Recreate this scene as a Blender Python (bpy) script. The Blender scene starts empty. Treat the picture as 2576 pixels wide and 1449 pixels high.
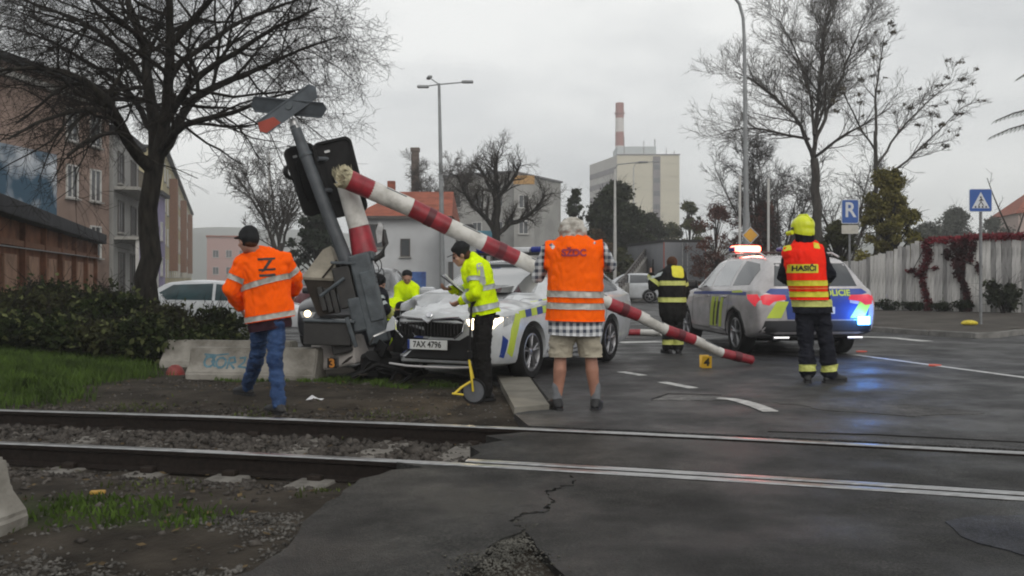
import bpy, bmesh, math, random
import numpy as np
from mathutils import Vector, Matrix, noise
from mathutils.bvhtree import BVHTree

# ------------------------------------------------------------------ camera, sky, sun, exposure
SC = bpy.context.scene
COL = SC.collection
F, CX, HY, CH = 2367.0, 1288.0, 700.0, 1.2      # survey of the photograph: focal length, axis, horizon, eye height
cam_d = bpy.data.cameras.new('camera')
cam_d.lens = 36.0 * F / 2576.0
cam_d.sensor_width = 36.0
cam_d.shift_y = -24.5 / 2576.0
cam_d.clip_start = 0.1
cam_d.clip_end = 4000
cam = bpy.data.objects.new('camera', cam_d)
cam.location = (0, 0, CH)
cam.rotation_euler = (math.radians(90), 0, 0)
COL.objects.link(cam)
SC.camera = cam
SC.view_settings.view_transform = 'Standard'
SC.view_settings.look = 'None'
SC.view_settings.gamma = 1
SC.view_settings.exposure = 0.0
SC.view_settings.use_curve_mapping = False
SC.render.engine = 'CYCLES'
SC.cycles.filter_width = 2.0
SC.cycles.use_denoising = True
SC.cycles.max_bounces = 8
SC.cycles.volume_bounces = 1

SUN_EL, SUN_ROT = math.radians(30), math.radians(160)
world = bpy.data.worlds.new('World')
SC.world = world
world.use_nodes = True
wn, wl = world.node_tree.nodes, world.node_tree.links
bg = wn['Background']
sky = wn.new('ShaderNodeTexSky')
sky.sky_type = 'NISHITA'
sky.sun_disc = False
sky.sun_elevation = SUN_EL
sky.sun_rotation = SUN_ROT
hs = wn.new('ShaderNodeHueSaturation')
hs.inputs['Saturation'].default_value = 0.3
wl.new(sky.outputs['Color'], hs.inputs['Color'])
tc = wn.new('ShaderNodeTexCoord')
mp = wn.new('ShaderNodeMapping')
mp.inputs['Scale'].default_value = (1.0, 1.0, 2.6)
wl.new(tc.outputs['Generated'], mp.inputs['Vector'])
cl = wn.new('ShaderNodeTexNoise')
cl.inputs['Scale'].default_value = 2.3
cl.inputs['Detail'].default_value = 5
cl.inputs['Roughness'].default_value = 0.5
wl.new(mp.outputs['Vector'], cl.inputs['Vector'])
rp = wn.new('ShaderNodeValToRGB')
rp.color_ramp.elements[0].position = 0.36
rp.color_ramp.elements[0].color = (0.48, 0.497, 0.515, 1)
rp.color_ramp.elements[1].position = 0.62
rp.color_ramp.elements[1].color = (0.85, 0.855, 0.845, 1)
wl.new(cl.outputs['Fac'], rp.inputs['Fac'])
up = wn.new('ShaderNodeMix')
up.data_type = 'RGBA'
up.blend_type = 'MULTIPLY'
up.inputs[0].default_value = 1.0
wl.new(rp.outputs['Color'], up.inputs[6])
up.inputs[7].default_value = (8.35, 8.35, 8.3, 1)
mx = wn.new('ShaderNodeMix')
mx.data_type = 'RGBA'
mx.inputs[0].default_value = 0.9
wl.new(hs.outputs['Color'], mx.inputs[6])
wl.new(up.outputs[2], mx.inputs[7])
wl.new(mx.outputs[2], bg.inputs['Color'])
bg.inputs["Strength"].default_value = 0.145

sun_d = bpy.data.lights.new('sun', 'SUN')
sun_d.energy = 1.3
sun_d.angle = math.radians(45)
sun_d.color = (1.0, 0.96, 0.9)
sun = bpy.data.objects.new('sun', sun_d)
sdir = Vector((math.sin(SUN_ROT) * math.cos(SUN_EL), math.cos(SUN_ROT) * math.cos(SUN_EL), math.sin(SUN_EL)))
sun.rotation_euler = sdir.to_track_quat('Z', 'Y').to_euler()
sun.location = sdir * 50
COL.objects.link(sun)

# ------------------------------------------------------------------ helpers
RND = random.Random(11)
NR = np.random.default_rng(11)


def W(px, py, d):
    return Vector(((px - CX) / F * d, d, CH + (HY - py) / F * d))


def G(px, py, z=0.0):
    return W(px, py, (CH - z) * F / (py - HY))


MATS = {}


def mat(name, col, rough=0.75, var=0.15, scale=6.0, bump=0.0, metal=0.0, col2=None, stretch=(1, 1, 1), bscale=None,
        spec=0.5, emit=None, estr=0.0, coat=0.0, ramp=(0.35, 0.65), detail=6, coord='Object', trans=0.0):
    if name in MATS:
        return MATS[name]
    if rough >= 0.7 and spec == 0.5:
        spec = 0.14          # cloth, bark, earth, plaster: hardly any sheen
    m = bpy.data.materials.new(name)
    m.use_nodes = True
    n, l = m.node_tree.nodes, m.node_tree.links
    b = n['Principled BSDF']
    b.inputs['Roughness'].default_value = rough
    b.inputs['Metallic'].default_value = metal
    b.inputs['Specular IOR Level'].default_value = spec
    b.inputs['Coat Weight'].default_value = coat
    if emit:
        b.inputs['Emission Color'].default_value = (*emit, 1)
        b.inputs['Emission Strength'].default_value = estr
    c1 = tuple(max(0, c * (1 - var)) for c in col)
    c2 = col2 or tuple(min(1, c * (1 + var)) for c in col)
    t = n.new('ShaderNodeTexCoord')
    mp = n.new('ShaderNodeMapping')
    mp.inputs['Scale'].default_value = stretch
    l.new(t.outputs[coord], mp.inputs['Vector'])
    nz = n.new('ShaderNodeTexNoise')
    nz.inputs['Scale'].default_value = scale
    nz.inputs['Detail'].default_value = detail
    nz.inputs['Roughness'].default_value = 0.6
    l.new(mp.outputs['Vector'], nz.inputs['Vector'])
    r = n.new('ShaderNodeValToRGB')
    r.color_ramp.elements[0].position, r.color_ramp.elements[1].position = ramp
    r.color_ramp.elements[0].color = (*c1, 1)
    r.color_ramp.elements[1].color = (*c2, 1)
    l.new(nz.outputs['Fac'], r.inputs['Fac'])
    l.new(r.outputs['Color'], b.inputs['Base Color'])
    if bump:
        n2 = n.new('ShaderNodeTexNoise')
        n2.inputs['Scale'].default_value = bscale or scale * 6
        n2.inputs['Detail'].default_value = 8
        l.new(mp.outputs['Vector'], n2.inputs['Vector'])
        bp = n.new('ShaderNodeBump')
        bp.inputs['Strength'].default_value = bump
        bp.inputs['Distance'].default_value = 0.02
        l.new(n2.outputs['Fac'], bp.inputs['Height'])
        l.new(bp.outputs['Normal'], b.inputs['Normal'])
    MATS[name] = m
    return m


ROOTM = {}


def place(o, parent):
    COL.objects.link(o)
    if parent is not None:
        o.parent = parent
        ROOTM[o.name] = ROOTM.get(parent.name, Matrix.Identity(4))


def tag(o, label=None, cat=None, group=None, kind=None):
    if label: o['label'] = label
    if cat: o['category'] = cat
    if group: o['group'] = group
    if kind: o['kind'] = kind
    return o


def thing(name, label, cat, loc=(0, 0, 0), rz=0.0, group=None, rot=None):
    o = bpy.data.objects.new(name, None)
    o.empty_display_size = 0.2
    o.location = loc
    o.rotation_euler = rot if rot else (0, 0, rz)
    COL.objects.link(o)
    ROOTM[o.name] = Matrix.Translation(Vector(loc)) @ o.rotation_euler.to_matrix().to_4x4()
    return tag(o, label, cat, group)


def copy_tree(o, parent=None, loc=None, rz=None, label=None, group=None):
    kids = list(o.children)
    c = o.copy()
    COL.objects.link(c)
    c.parent = parent
    if loc is not None: c.location = loc
    if rz is not None: c.rotation_euler = (0, 0, rz)
    if label: c['label'] = label
    if group: c['group'] = group
    for k in kids:
        copy_tree(k, c)
    return c


def basis(a, side=None):
    a = Vector(a).normalized()
    if side is None:
        side = Vector((0, 0, 1)) if abs(a.z) < 0.9 else Vector((1, 0, 0))
    s = (Vector(side) - a * a.dot(Vector(side)))
    if s.length < 1e-6:
        s = a.orthogonal()
    s.normalize()
    return a, s, a.cross(s)


class MB:
    """collects shapes and links them as one mesh object"""

    def __init__(self):
        self.v, self.f, self.mi, self.n = [], [], [], 0
        self.cur = 0

    def add(self, verts, faces):
        k = self.n
        verts = np.asarray(verts, float).reshape(-1, 3)
        self.v.append(verts)
        self.n += len(verts)
        for f in faces:
            self.f.append([i + k for i in f])
            self.mi.append(self.cur)
        return self

    def box(self, c, s, rot=None, taper=(1, 1)):
        hx, hy, hz_ = s[0] / 2, s[1] / 2, s[2] / 2
        v = np.array([(x * hx * (taper[0] if z > 0 else 1), y * hy * (taper[1] if z > 0 else 1), z * hz_)
                      for z in (-1, 1) for y in (-1, 1) for x in (-1, 1)])
        if rot is not None:
            r = np.array(rot if isinstance(rot, Matrix) else Matrix.Rotation(rot, 3, 'Z'))[:3, :3]
            v = v @ r.T
        v = v + np.array(c)
        return self.add(v, [(0, 2, 3, 1), (4, 5, 7, 6), (0, 1, 5, 4), (2, 6, 7, 3), (0, 4, 6, 2), (1, 3, 7, 5)])

    def bbox(self, c, s, b=0.01, rot=None):
        """box with bevelled edges"""
        bm = bmesh.new()
        bmesh.ops.create_cube(bm, size=1)
        for v in bm.verts:
            v.co = Vector((v.co.x * s[0], v.co.y * s[1], v.co.z * s[2]))
        bmesh.ops.bevel(bm, geom=bm.edges[:], offset=min(b, min(s) * 0.45), segments=2, affect='EDGES', profile=0.5)
        r = (rot if isinstance(rot, Matrix) else Matrix.Rotation(rot, 3, 'Z')) if rot is not None else Matrix.Identity(3)
        r = r.to_3x3()
        bm.verts.index_update()
        v = [tuple(r @ x.co + Vector(c)) for x in bm.verts]
        f = [[q.index for q in x.verts] for x in bm.faces]
        bm.free()
        return self.add(v, f)

    def tube(self, pts, rad, n=8, caps=True, flat=1.0, side=None):
        pts = [Vector(p) for p in pts]
        if not hasattr(rad, '__len__'):
            rad = [rad] * len(pts)
        vs, fs = [], []
        K = len(pts)
        for i, p in enumerate(pts):
            d = pts[min(i + 1, K - 1)] - pts[max(i - 1, 0)]
            a, s, t = basis(d, side)
            for k in range(n):
                th = 2 * math.pi * k / n
                vs.append(p + s * (rad[i] * math.cos(th)) + t * (rad[i] * flat * math.sin(th)))
        for i in range(K - 1):
            for k in range(n):
                k2 = (k + 1) % n
                fs.append((i * n + k, i * n + k2, (i + 1) * n + k2, (i + 1) * n + k))
        if caps:
            fs.append(tuple(reversed(range(n))))
            fs.append(tuple((K - 1) * n + k for k in range(n)))
        return self.add([tuple(v) for v in vs], fs)

    def caps(self, p0, p1, r0, r1, flat=1.0, side=None, n=12):
        """tapered capsule"""
        p0, p1 = Vector(p0), Vector(p1)
        if (p1 - p0).length < 1e-4:
            p1 = p0 + Vector((0, 0, 1e-3))
        a, s, t = basis(p1 - p0, side)
        rings = [(p0 - a * r0 * math.cos(x), r0 * math.sin(x)) for x in (0.35, 0.8, 1.2)]
        rings += [(p0, r0), (p1, r1)]
        rings += [(p1 + a * r1 * math.cos(x), r1 * math.sin(x)) for x in (1.2, 0.8, 0.35)]
        vs, fs = [], []
        for c, r in rings:
            for k in range(n):
                th = 2 * math.pi * k / n
                vs.append(tuple(c + s * (r * math.cos(th)) + t * (r * flat * math.sin(th))))
        K = len(rings)
        for i in range(K - 1):
            for k in range(n):
                k2 = (k + 1) % n
                fs.append((i * n + k, i * n + k2, (i + 1) * n + k2, (i + 1) * n + k))
        fs.append(tuple(reversed(range(n))))
        fs.append(tuple((K - 1) * n + k for k in range(n)))
        return self.add(vs, fs)

    def ell(self, c, r, rot=None, n=14, m=9):
        vs, fs = [], []
        R3 = rot.to_3x3() if rot is not None else Matrix.Identity(3)
        c = Vector(c)
        for i in range(m + 1):
            ph = math.pi * (0.02 + 0.96 * i / m)
            for k in range(n):
                th = 2 * math.pi * k / n
                vs.append(tuple(c + R3 @ Vector((r[0] * math.sin(ph) * math.cos(th), r[1] * math.sin(ph) * math.sin(th), r[2] * math.cos(ph)))))
        for i in range(m):
            for k in range(n):
                k2 = (k + 1) % n
                fs.append((i * n + k, (i + 1) * n + k, (i + 1) * n + k2, i * n + k2))
        fs.append(tuple(range(n)))
        fs.append(tuple(reversed([m * n + k for k in range(n)])))
        return self.add(vs, fs)

    def lathe(self, prof, c=(0, 0, 0), axis=(0, 0, 1), n=24, closed=False):
        a, s, t = basis(axis)
        c = Vector(c)
        vs, fs = [], []
        for r, h in prof:
            for k in range(n):
                th = 2 * math.pi * k / n
                vs.append(tuple(c + a * h + s * (r * math.cos(th)) + t * (r * math.sin(th))))
        K = len(prof)
        for i in range(K if closed else K - 1):
            j = (i + 1) % K
            for k in range(n):
                k2 = (k + 1) % n
                fs.append((i * n + k, i * n + k2, j * n + k2, j * n + k))
        if not closed:
            if prof[0][0] > 1e-4: fs.append(tuple(reversed(range(n))))
            if prof[-1][0] > 1e-4: fs.append(tuple((K - 1) * n + k for k in range(n)))
        return self.add(vs, fs)

    def prism(self, poly, o, u, v, th):
        """polygon (2D) in the plane o,u,v, extruded by th along u x v"""
        o, u, v = Vector(o), Vector(u), Vector(v)
        w = u.cross(v).normalized()
        n = len(poly)
        a = sum(poly[i][0] * poly[(i + 1) % n][1] - poly[(i + 1) % n][0] * poly[i][1] for i in range(n))
        if a < 0: poly = list(reversed(poly))
        b = [tuple(o + u * p[0] + v * p[1]) for p in poly]
        t = [tuple(Vector(x) + w * th) for x in b]
        fs = [tuple(reversed(range(n))), tuple(range(n, 2 * n))]
        for i in range(n):
            j = (i + 1) % n
            fs.append((i, j, n + j, n + i))
        return self.add(b + t, fs)

    def mesh(self, name):
        me = bpy.data.meshes.new(name)
        if self.n:
            me.from_pydata(np.concatenate(self.v).tolist(), [], self.f)
        return me

    def build(self, name, m, parent=None, w=False, smooth=None, **tags):
        """w: the shapes are in world coordinates and go into the parent's frame"""
        me = self.mesh(name)
        for x in (m if isinstance(m, (list, tuple)) else [m]):
            me.materials.append(x)
        if any(self.mi):
            me.polygons.foreach_set('material_index', self.mi)
        if w and parent is not None:
            me.transform(ROOTM.get(parent.name, Matrix.Identity(4)).inverted())
        me.validate()
        me.update()
        if smooth is not None:
            me.shade_smooth()
            if smooth > 0:
                me.set_sharp_from_angle(angle=math.radians(smooth))
        o = bpy.data.objects.new(name, me)
        place(o, parent)
        return tag(o, **tags)


def np_mesh(name, verts, faces, m, parent=None, smooth=False, **tags):
    """verts (N,3), faces (M,k) arrays"""
    me = bpy.data.meshes.new(name)
    verts = np.ascontiguousarray(verts, dtype=np.float32)
    faces = np.ascontiguousarray(faces, dtype=np.int32)
    k = faces.shape[1]
    me.vertices.add(len(verts))
    me.vertices.foreach_set('co', verts.ravel())
    me.loops.add(faces.size)
    me.loops.foreach_set('vertex_index', faces.ravel())
    me.polygons.add(len(faces))
    me.polygons.foreach_set('loop_start', np.arange(len(faces), dtype=np.int32) * k)
    me.update(calc_edges=True)
    me.validate()
    if smooth: me.shade_smooth()
    for x in (m if isinstance(m, (list, tuple)) else [m]):
        me.materials.append(x)
    o = bpy.data.objects.new(name, me)
    place(o, parent)
    return tag(o, **tags)


def remeshed(mb, voxel, smooth=4, wrinkle=0.0, wscale=9.0, wst=(1, 1, 0.6)):
    """grow the collected shapes into one continuous surface"""
    me = mb.mesh('tmp')
    o = bpy.data.objects.new('tmp', me)
    COL.objects.link(o)
    r = o.modifiers.new('r', 'REMESH')
    r.mode = 'VOXEL'
    r.voxel_size = voxel
    r.use_smooth_shade = True
    if smooth:
        s = o.modifiers.new('s', 'SMOOTH')
        s.factor = 0.5
        s.iterations = smooth
    dg = bpy.context.evaluated_depsgraph_get()
    out = bpy.data.meshes.new_from_object(o.evaluated_get(dg))
    bpy.data.objects.remove(o)
    bpy.data.meshes.remove(me)
    if wrinkle:
        n = len(out.vertices)
        nor = np.empty(n * 3, dtype=np.float32)
        out.vertex_normals.foreach_get('vector', nor)
        nor = nor.reshape(-1, 3)
        for v, q in zip(out.vertices, nor):
            c = v.co
            p = Vector((c.x * wscale * wst[0], c.y * wscale * wst[1], c.z * wscale * wst[2]))
            h = noise.noise(p) + 0.6 * (abs(noise.noise(p * 2.3)) * 2 - 0.6)
            v.co = c + Vector(q) * (h * wrinkle)
    out.shade_smooth()
    return out


def link_mesh(name, me, m, parent=None, w=False, **tags):
    me.materials.clear()
    for x in (m if isinstance(m, (list, tuple)) else [m]):
        me.materials.append(x)
    if w and parent is not None:
        me.transform(ROOTM.get(parent.name, Matrix.Identity(4)).inverted())
    me.name = name
    o = bpy.data.objects.new(name, me)
    place(o, parent)
    return tag(o, **tags)


def cut_shell(src, planes, pred, off):
    """the piece of a mesh between planes [(point, normal keeps the + side)], lifted by off: stripes and panels on cloth"""
    bm = bmesh.new()
    bm.from_mesh(src)
    bm.normal_update()
    for p, n in planes:
        bmesh.ops.bisect_plane(bm, geom=bm.verts[:] + bm.edges[:] + bm.faces[:], plane_co=p, plane_no=n, clear_inner=True)
    if pred:
        kill = [f for f in bm.faces if not pred(f.calc_center_median(), f.normal)]
        bmesh.ops.delete(bm, geom=kill, context='FACES')
    bm.normal_update()
    nn = {v: v.normal.copy() for v in bm.verts}
    for v in bm.verts:
        v.co += nn[v] * off
    be = [e for e in bm.edges if e.is_boundary]
    r = bmesh.ops.extrude_edge_only(bm, edges=be)
    for v in r['geom']:
        if isinstance(v, bmesh.types.BMVert):
            v.co -= v.normal * off * 1.6 if v.normal.length else Vector()
    me = bpy.data.meshes.new('shell')
    bm.to_mesh(me)
    bm.free()
    me.shade_smooth()
    return me


def bvh_of(me):
    bm = bmesh.new()
    bm.from_mesh(me)
    t = BVHTree.FromBMesh(bm)
    bm.free()
    return t


def text_geo(txt, size, bold=0.0, align='CENTER'):
    cu = bpy.data.curves.new('t', 'FONT')
    cu.body = txt
    cu.size = size
    cu.align_x = align
    cu.align_y = 'CENTER'
    cu.offset = bold
    cu.resolution_u = 3
    o = bpy.data.objects.new('t', cu)
    COL.objects.link(o)
    dg = bpy.context.evaluated_depsgraph_get()
    me = bpy.data.meshes.new_from_object(o.evaluated_get(dg))
    v = [tuple(x.co) for x in me.vertices]
    f = [tuple(p.vertices) for p in me.polygons]
    bpy.data.objects.remove(o)
    bpy.data.curves.remove(cu)
    bpy.data.meshes.remove(me)
    return v, f


def project(bvh, v2, faces, o, u, v, off, res=0.06, skirt=True, far=1.5, depth=None):
    """lay flat geometry given in the plane (o,u,v) onto a surface, looking along -(u x v); returns an MB"""
    o, u, v = Vector(o), Vector(u).normalized(), Vector(v).normalized()
    w = u.cross(v).normalized()
    bm = bmesh.new()
    vs = [bm.verts.new((p[0], p[1], 0)) for p in v2]
    for f in faces:
        try:
            bm.faces.new([vs[i] for i in f])
        except ValueError:
            pass
    if res:
        for ax in (0, 1):
            lo, hi = min(p[ax] for p in v2), max(p[ax] for p in v2)
            k = int((hi - lo) / res)
            for i in range(1, k + 1):
                co, no = [0, 0, 0], [0, 0, 0]
                co[ax] = lo + i * (hi - lo) / (k + 1)
                no[ax] = 1
                bmesh.ops.bisect_plane(bm, geom=bm.verts[:] + bm.edges[:] + bm.faces[:], plane_co=co, plane_no=no)
    last = None
    miss = []
    for q in bm.verts:
        p = o + u * q.co.x + v * q.co.y
        hit, nor, idx, dist = bvh.ray_cast(p + w * far, -w)
        if hit is None or (depth is not None and dist > far + depth):
            miss.append(q)
            q.co = p
        else:
            last = (p + w * far - hit).dot(w)
            if nor.dot(w) < 0: nor = -nor
            q.co = hit + (nor * 0.6 + w * 0.6).normalized() * off
    if miss:
        good = [q.co.copy() for q in bm.verts if q not in set(miss)]
        for q in miss:
            if good:
                g = min(good, key=lambda c: (c - q.co - w * (c - q.co).dot(w)).length)
                q.co = q.co + w * (g - q.co).dot(w)
    if skirt:
        be = [e for e in bm.edges if e.is_boundary]
        r = bmesh.ops.extrude_edge_only(bm, edges=be)
        for x in r['geom']:
            if isinstance(x, bmesh.types.BMVert):
                x.co -= w * off * 2.2
    bm.verts.index_update()
    mb = MB()
    mb.add([tuple(x.co) for x in bm.verts], [[y.index for y in f.verts] for f in bm.faces])
    bm.free()
    return mb


def poly_faces(p):
    return [tuple(range(len(p)))]


def rrect(w, h, r, n=3, cx=0.0, cy=0.0):
    out = []
    for (sx, sy, a0) in ((1, 1, 0), (-1, 1, 90), (-1, -1, 180), (1, -1, 270)):
        for i in range(n + 1):
            a = math.radians(a0 + 90 * i / n)
            out.append((cx + sx * (w / 2 - r) + r * math.cos(a), cy + sy * (h / 2 - r) + r * math.sin(a)))
    return out
# ------------------------------------------------------------------ ground, road, railway
def ss(a, b, x):
    t = np.clip((x - a) / (b - a), 0, 1)
    return t * t * (3 - 2 * t)


def yc(x):
    x = np.clip(x, -13.0, 14.0)
    return 6.763 - 0.273 * x - 0.01034 * x * x


def slope(x):
    return -0.273 - 0.02068 * np.clip(x, -13, 14)


def vnoise(x, y, s, seed=0):
    """cheap smooth value noise on arrays"""
    g = np.random.default_rng(seed).random((64, 64))
    u, v = x * s + 1000.0, y * s + 1000.0
    i, j = np.floor(u).astype(int), np.floor(v).astype(int)
    fu, fv = u - i, v - j
    fu, fv = fu * fu * (3 - 2 * fu), fv * fv * (3 - 2 * fv)
    a = g[i % 64, j % 64]; b = g[(i + 1) % 64, j % 64]; c = g[i % 64, (j + 1) % 64]; d = g[(i + 1) % 64, (j + 1) % 64]
    return (a * (1 - fu) + b * fu) * (1 - fv) + (c * (1 - fu) + d * fu) * fv


def fbm(x, y, s, seed=0, o=4):
    return sum(vnoise(x, y, s * 2 ** k, seed + k) / 2 ** k for k in range(o)) / sum(1 / 2 ** k for k in range(o))


# outlines in metres (X right, Y away)
ROAD = [(-0.12, 7.75), (0.02, 8.35), (0.22, 8.6), (0.1, 9.4), (-0.05, 10.3), (-0.35, 11.3), (-1.3, 12.5), (-3.0, 13.3), (-5.4, 14.6), (-5.7, 17), (-6.4, 22),
        (-9, 26), (-13.5, 33), (-20, 52), (-36, 96), (-70, 210), (-60, 400), (60, 400), (24, 130), (13, 70), (8.2, 40), (7.3, 28), (7.75, 22.5),
        (8.0, 21.4), (8.55, 20.1), (8.9, 19.2), (9.3, 18.7), (9.8, 18.9), (10.6, 19.8), (12.5, 21), (20, 23), (30, 24), (40, 16), (40, -4), (14.2, 2.2)]
BANK = np.array([(-4.1, 9.6), (-4.6, 10.6), (-4.1, 11.8), (-4.9, 13.2), (-6.0, 16), (-7, 22), (-9, 25), (-20, 30), (-30, 20), (-30, 12), (-14, 10), (-7, 9.5), (-4.8, 8.9)])


def inside(poly, x, y):
    poly = np.asarray(poly)
    r = np.zeros(np.shape(x), bool)
    n = len(poly)
    for i in range(n):
        x1, y1 = poly[i]
        x2, y2 = poly[(i + 1) % n]
        c = ((y1 > y) != (y2 > y)) & (x < (x2 - x1) * (y - y1) / (y2 - y1 + 1e-12) + x1)
        r ^= c
    return r


def edge_dist(poly, x, y):
    poly = np.asarray(poly)
    d = np.full(np.shape(x), 1e9)
    n = len(poly)
    for i in range(n):
        a, b = poly[i], poly[(i + 1) % n]
        ab = b - a
        t = np.clip(((x - a[0]) * ab[0] + (y - a[1]) * ab[1]) / (ab @ ab), 0, 1)
        d = np.minimum(d, np.hypot(x - a[0] - t * ab[0], y - a[1] - t * ab[1]))
    return d


def hz(x, y):
    x, y = np.asarray(x, float), np.asarray(y, float)
    dp = (y - yc(x)) * 0.96
    near = (np.abs(x) < 16) & (y < 30)
    z = -0.035 + 0.05 * (fbm(x, y, 0.9, 3) - 0.5) + 0.03 * (fbm(x, y, 3.5, 9) - 0.5)
    z = z + 0.22 * ss(0.0, 3.0, np.where(inside(BANK, x, y), edge_dist(BANK, x, y), 0)) * near
    z = z - 0.085 * (1 - ss(0.95, 1.45, np.abs(dp)))
    z = z - 0.03 * (1 - ss(1.4, 2.2, np.abs(dp)))
    z = np.where(x > 0.4, np.minimum(z, -0.05), z)
    z = np.where((x > -1.3) & (dp < -1.1), np.minimum(z, -0.02), z)
    z = np.where(y > 30, -0.09, z)
    ins = inside(ROAD, x, y)
    z = np.where(ins, np.where(edge_dist(ROAD, x, y) > 0.25, np.minimum(z, -0.07), np.minimum(z, -0.012)), z)
    return z


def axis_pts(lo, hi, step, far):
    a = list(np.arange(lo, hi, step))
    s, p = step, hi
    while p < far:
        a.append(p); s *= 1.35; p += s
    a.append(far)
    s, p = step, lo
    b = []
    while p > -far:
        s *= 1.35; p -= s; b.append(p)
    return np.array(sorted(set([max(-far, q) for q in b] + a)))


GX, GY = axis_pts(-9.0, 2.5, 0.075, 850), axis_pts(1.5, 16, 0.075, 850)
gx, gy = np.meshgrid(GX, GY)
gz = hz(gx, gy)
nx, ny = len(GX), len(GY)
idx = np.arange(nx * ny).reshape(ny, nx)
gf = np.stack([idx[:-1, :-1], idx[:-1, 1:], idx[1:, 1:], idx[1:, :-1]], -1).reshape(-1, 4)

m_ground = mat('ground_earth', (0.022, 0.0185, 0.0145), 0.95, 0.3, 2.4, bump=0.9, bscale=38, col2=(0.066, 0.056, 0.045), spec=0.1, ramp=(0.3, 0.72), detail=10)
# grass cover follows a painted region of the terrain itself
gm, gl = m_ground.node_tree.nodes, m_ground.node_tree.links
at = gm.new('ShaderNodeAttribute'); at.attribute_name = 'turf'
gn = gm.new('ShaderNodeTexNoise'); gn.inputs['Scale'].default_value = 5.0; gn.inputs['Detail'].default_value = 6
gr = gm.new('ShaderNodeValToRGB')
gr.color_ramp.elements[0].color = (0.012, 0.018, 0.005, 1); gr.color_ramp.elements[1].color = (0.040, 0.070, 0.014, 1)
mixg = gm.new('ShaderNodeMix'); mixg.data_type = 'RGBA'
src = gm['Principled BSDF'].inputs['Base Color'].links[0].from_socket
gl.new(gm['Texture Coordinate'].outputs['Object'], gn.inputs['Vector'])
gl.new(gn.outputs['Fac'], gr.inputs['Fac'])
gl.new(at.outputs['Fac'], mixg.inputs[0]); gl.new(src, mixg.inputs[6]); gl.new(gr.outputs['Color'], mixg.inputs[7])
gl.new(mixg.outputs[2], gm['Principled BSDF'].inputs['Base Color'])

ground = np_mesh('ground', np.stack([gx, gy, gz], -1).reshape(-1, 3), gf, m_ground, smooth=True, kind='structure')
PATCHES = [(np.array([(-2.45, 4.5), (-1.5, 4.55), (-1.35, 4.95), (-1.9, 5.35), (-2.7, 5.45), (-3.4, 5.6), (-3.2, 5.2)]), 0.45),
           (np.array([(-3.3, 3.6), (-2.6, 3.7), (-2.1, 3.45), (-1.6, 3.3), (-1.4, 3.0), (-3.5, 2.6), (-4.2, 4.6), (-3.2, 4.6)]), 0.9),
           (np.array([(-1.5, 11.9), (-0.5, 10.9), (-0.5, 10.2), (-1.4, 10.6), (-2.2, 11.0), (-3.6, 11.3), (-3.9, 11.6)]), 0.7),
           (np.array([(-1.35, 6.35), (-0.4, 6.2), (-0.3, 6.45), (-1.3, 6.75)]), 0.5)]
turf = np.where(inside(BANK, gx, gy), ss(0.0, 0.9, edge_dist(BANK, gx, gy)), 0)
for P_, k in PATCHES:
    turf = np.maximum(turf, k * np.where(inside(P_, gx, gy), ss(0, 0.3, edge_dist(P_, gx, gy)), 0))
turf = np.maximum(turf, np.where(gy > 40, 0.8, 0))
turf = np.clip(turf * (0.5 + fbm(gx, gy, 1.8, 21)), 0, 1)
a_ = ground.data.attributes.new('turf', 'FLOAT', 'POINT')
a_.data.foreach_set('value', turf.ravel().astype(np.float32))

def asphalt(name, a, b, rough, stain=0.35, scale=0.45, grain=0.6):
    """worn asphalt: wide stains, mottling, and the pale and dark chippings of the surface"""
    m = mat(name, a, rough, 0.1, scale, bump=0.7, bscale=130, col2=b, spec=0.30, ramp=(0.3, 0.7), detail=9)
    n, l = m.node_tree.nodes, m.node_tree.links
    bs = n['Principled BSDF']
    cur = bs.inputs['Base Color'].links[0].from_socket
    for sc, lo, hi, st in ((60.0, 0.36, 0.64, grain), (150.0, 0.38, 0.62, 0.5), (8.0, 0.38, 0.62, 0.30), (1.6, 0.38, 0.62, stain)):
        z = n.new('ShaderNodeTexNoise'); z.inputs['Scale'].default_value = sc; z.inputs['Detail'].default_value = 4
        l.new(n['Mapping'].outputs['Vector'], z.inputs['Vector'])
        r = n.new('ShaderNodeMapRange'); r.inputs[1].default_value = lo; r.inputs[2].default_value = hi
        r.inputs[3].default_value = 1 - st; r.inputs[4].default_value = 1 + st
        l.new(z.outputs['Fac'], r.inputs[0])
        k = n.new('ShaderNodeVectorMath'); k.operation = 'SCALE'
        l.new(cur, k.inputs[0]); l.new(r.outputs[0], k.inputs['Scale'])
        cur = k.outputs[0]
    l.new(cur, bs.inputs['Base Color'])
    z = n.new('ShaderNodeTexNoise'); z.inputs['Scale'].default_value = 1.1; z.inputs['Detail'].default_value = 7
    l.new(n['Mapping'].outputs['Vector'], z.inputs['Vector'])
    r = n.new('ShaderNodeMapRange'); r.inputs[1].default_value = 0.40; r.inputs[2].default_value = 0.62
    r.inputs[3].default_value = rough - 0.24; r.inputs[4].default_value = rough + 0.16      # damp and dry areas
    l.new(z.outputs['Fac'], r.inputs[0]); l.new(r.outputs[0], bs.inputs['Roughness'])
    return m


m_asph = asphalt('asphalt', (0.030, 0.030, 0.031), (0.054, 0.053, 0.052), 0.60, 0.26)
m_asph2 = asphalt('asphalt_dark', (0.014, 0.0138, 0.0128), (0.026, 0.025, 0.0225), 0.66, 0.34)
m_asph3 = asphalt('asphalt_patch', (0.050, 0.048, 0.046), (0.070, 0.067, 0.064), 0.7, 0.2)
m_white_paint = mat('road_paint', (0.36, 0.36, 0.35), 0.6, 0.4, 9.0, ramp=(0.3, 0.6), bump=0.2, bscale=90)
m_tar = mat('tar', (0.013, 0.012, 0.011), 0.8, 0.3, 20)


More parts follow.
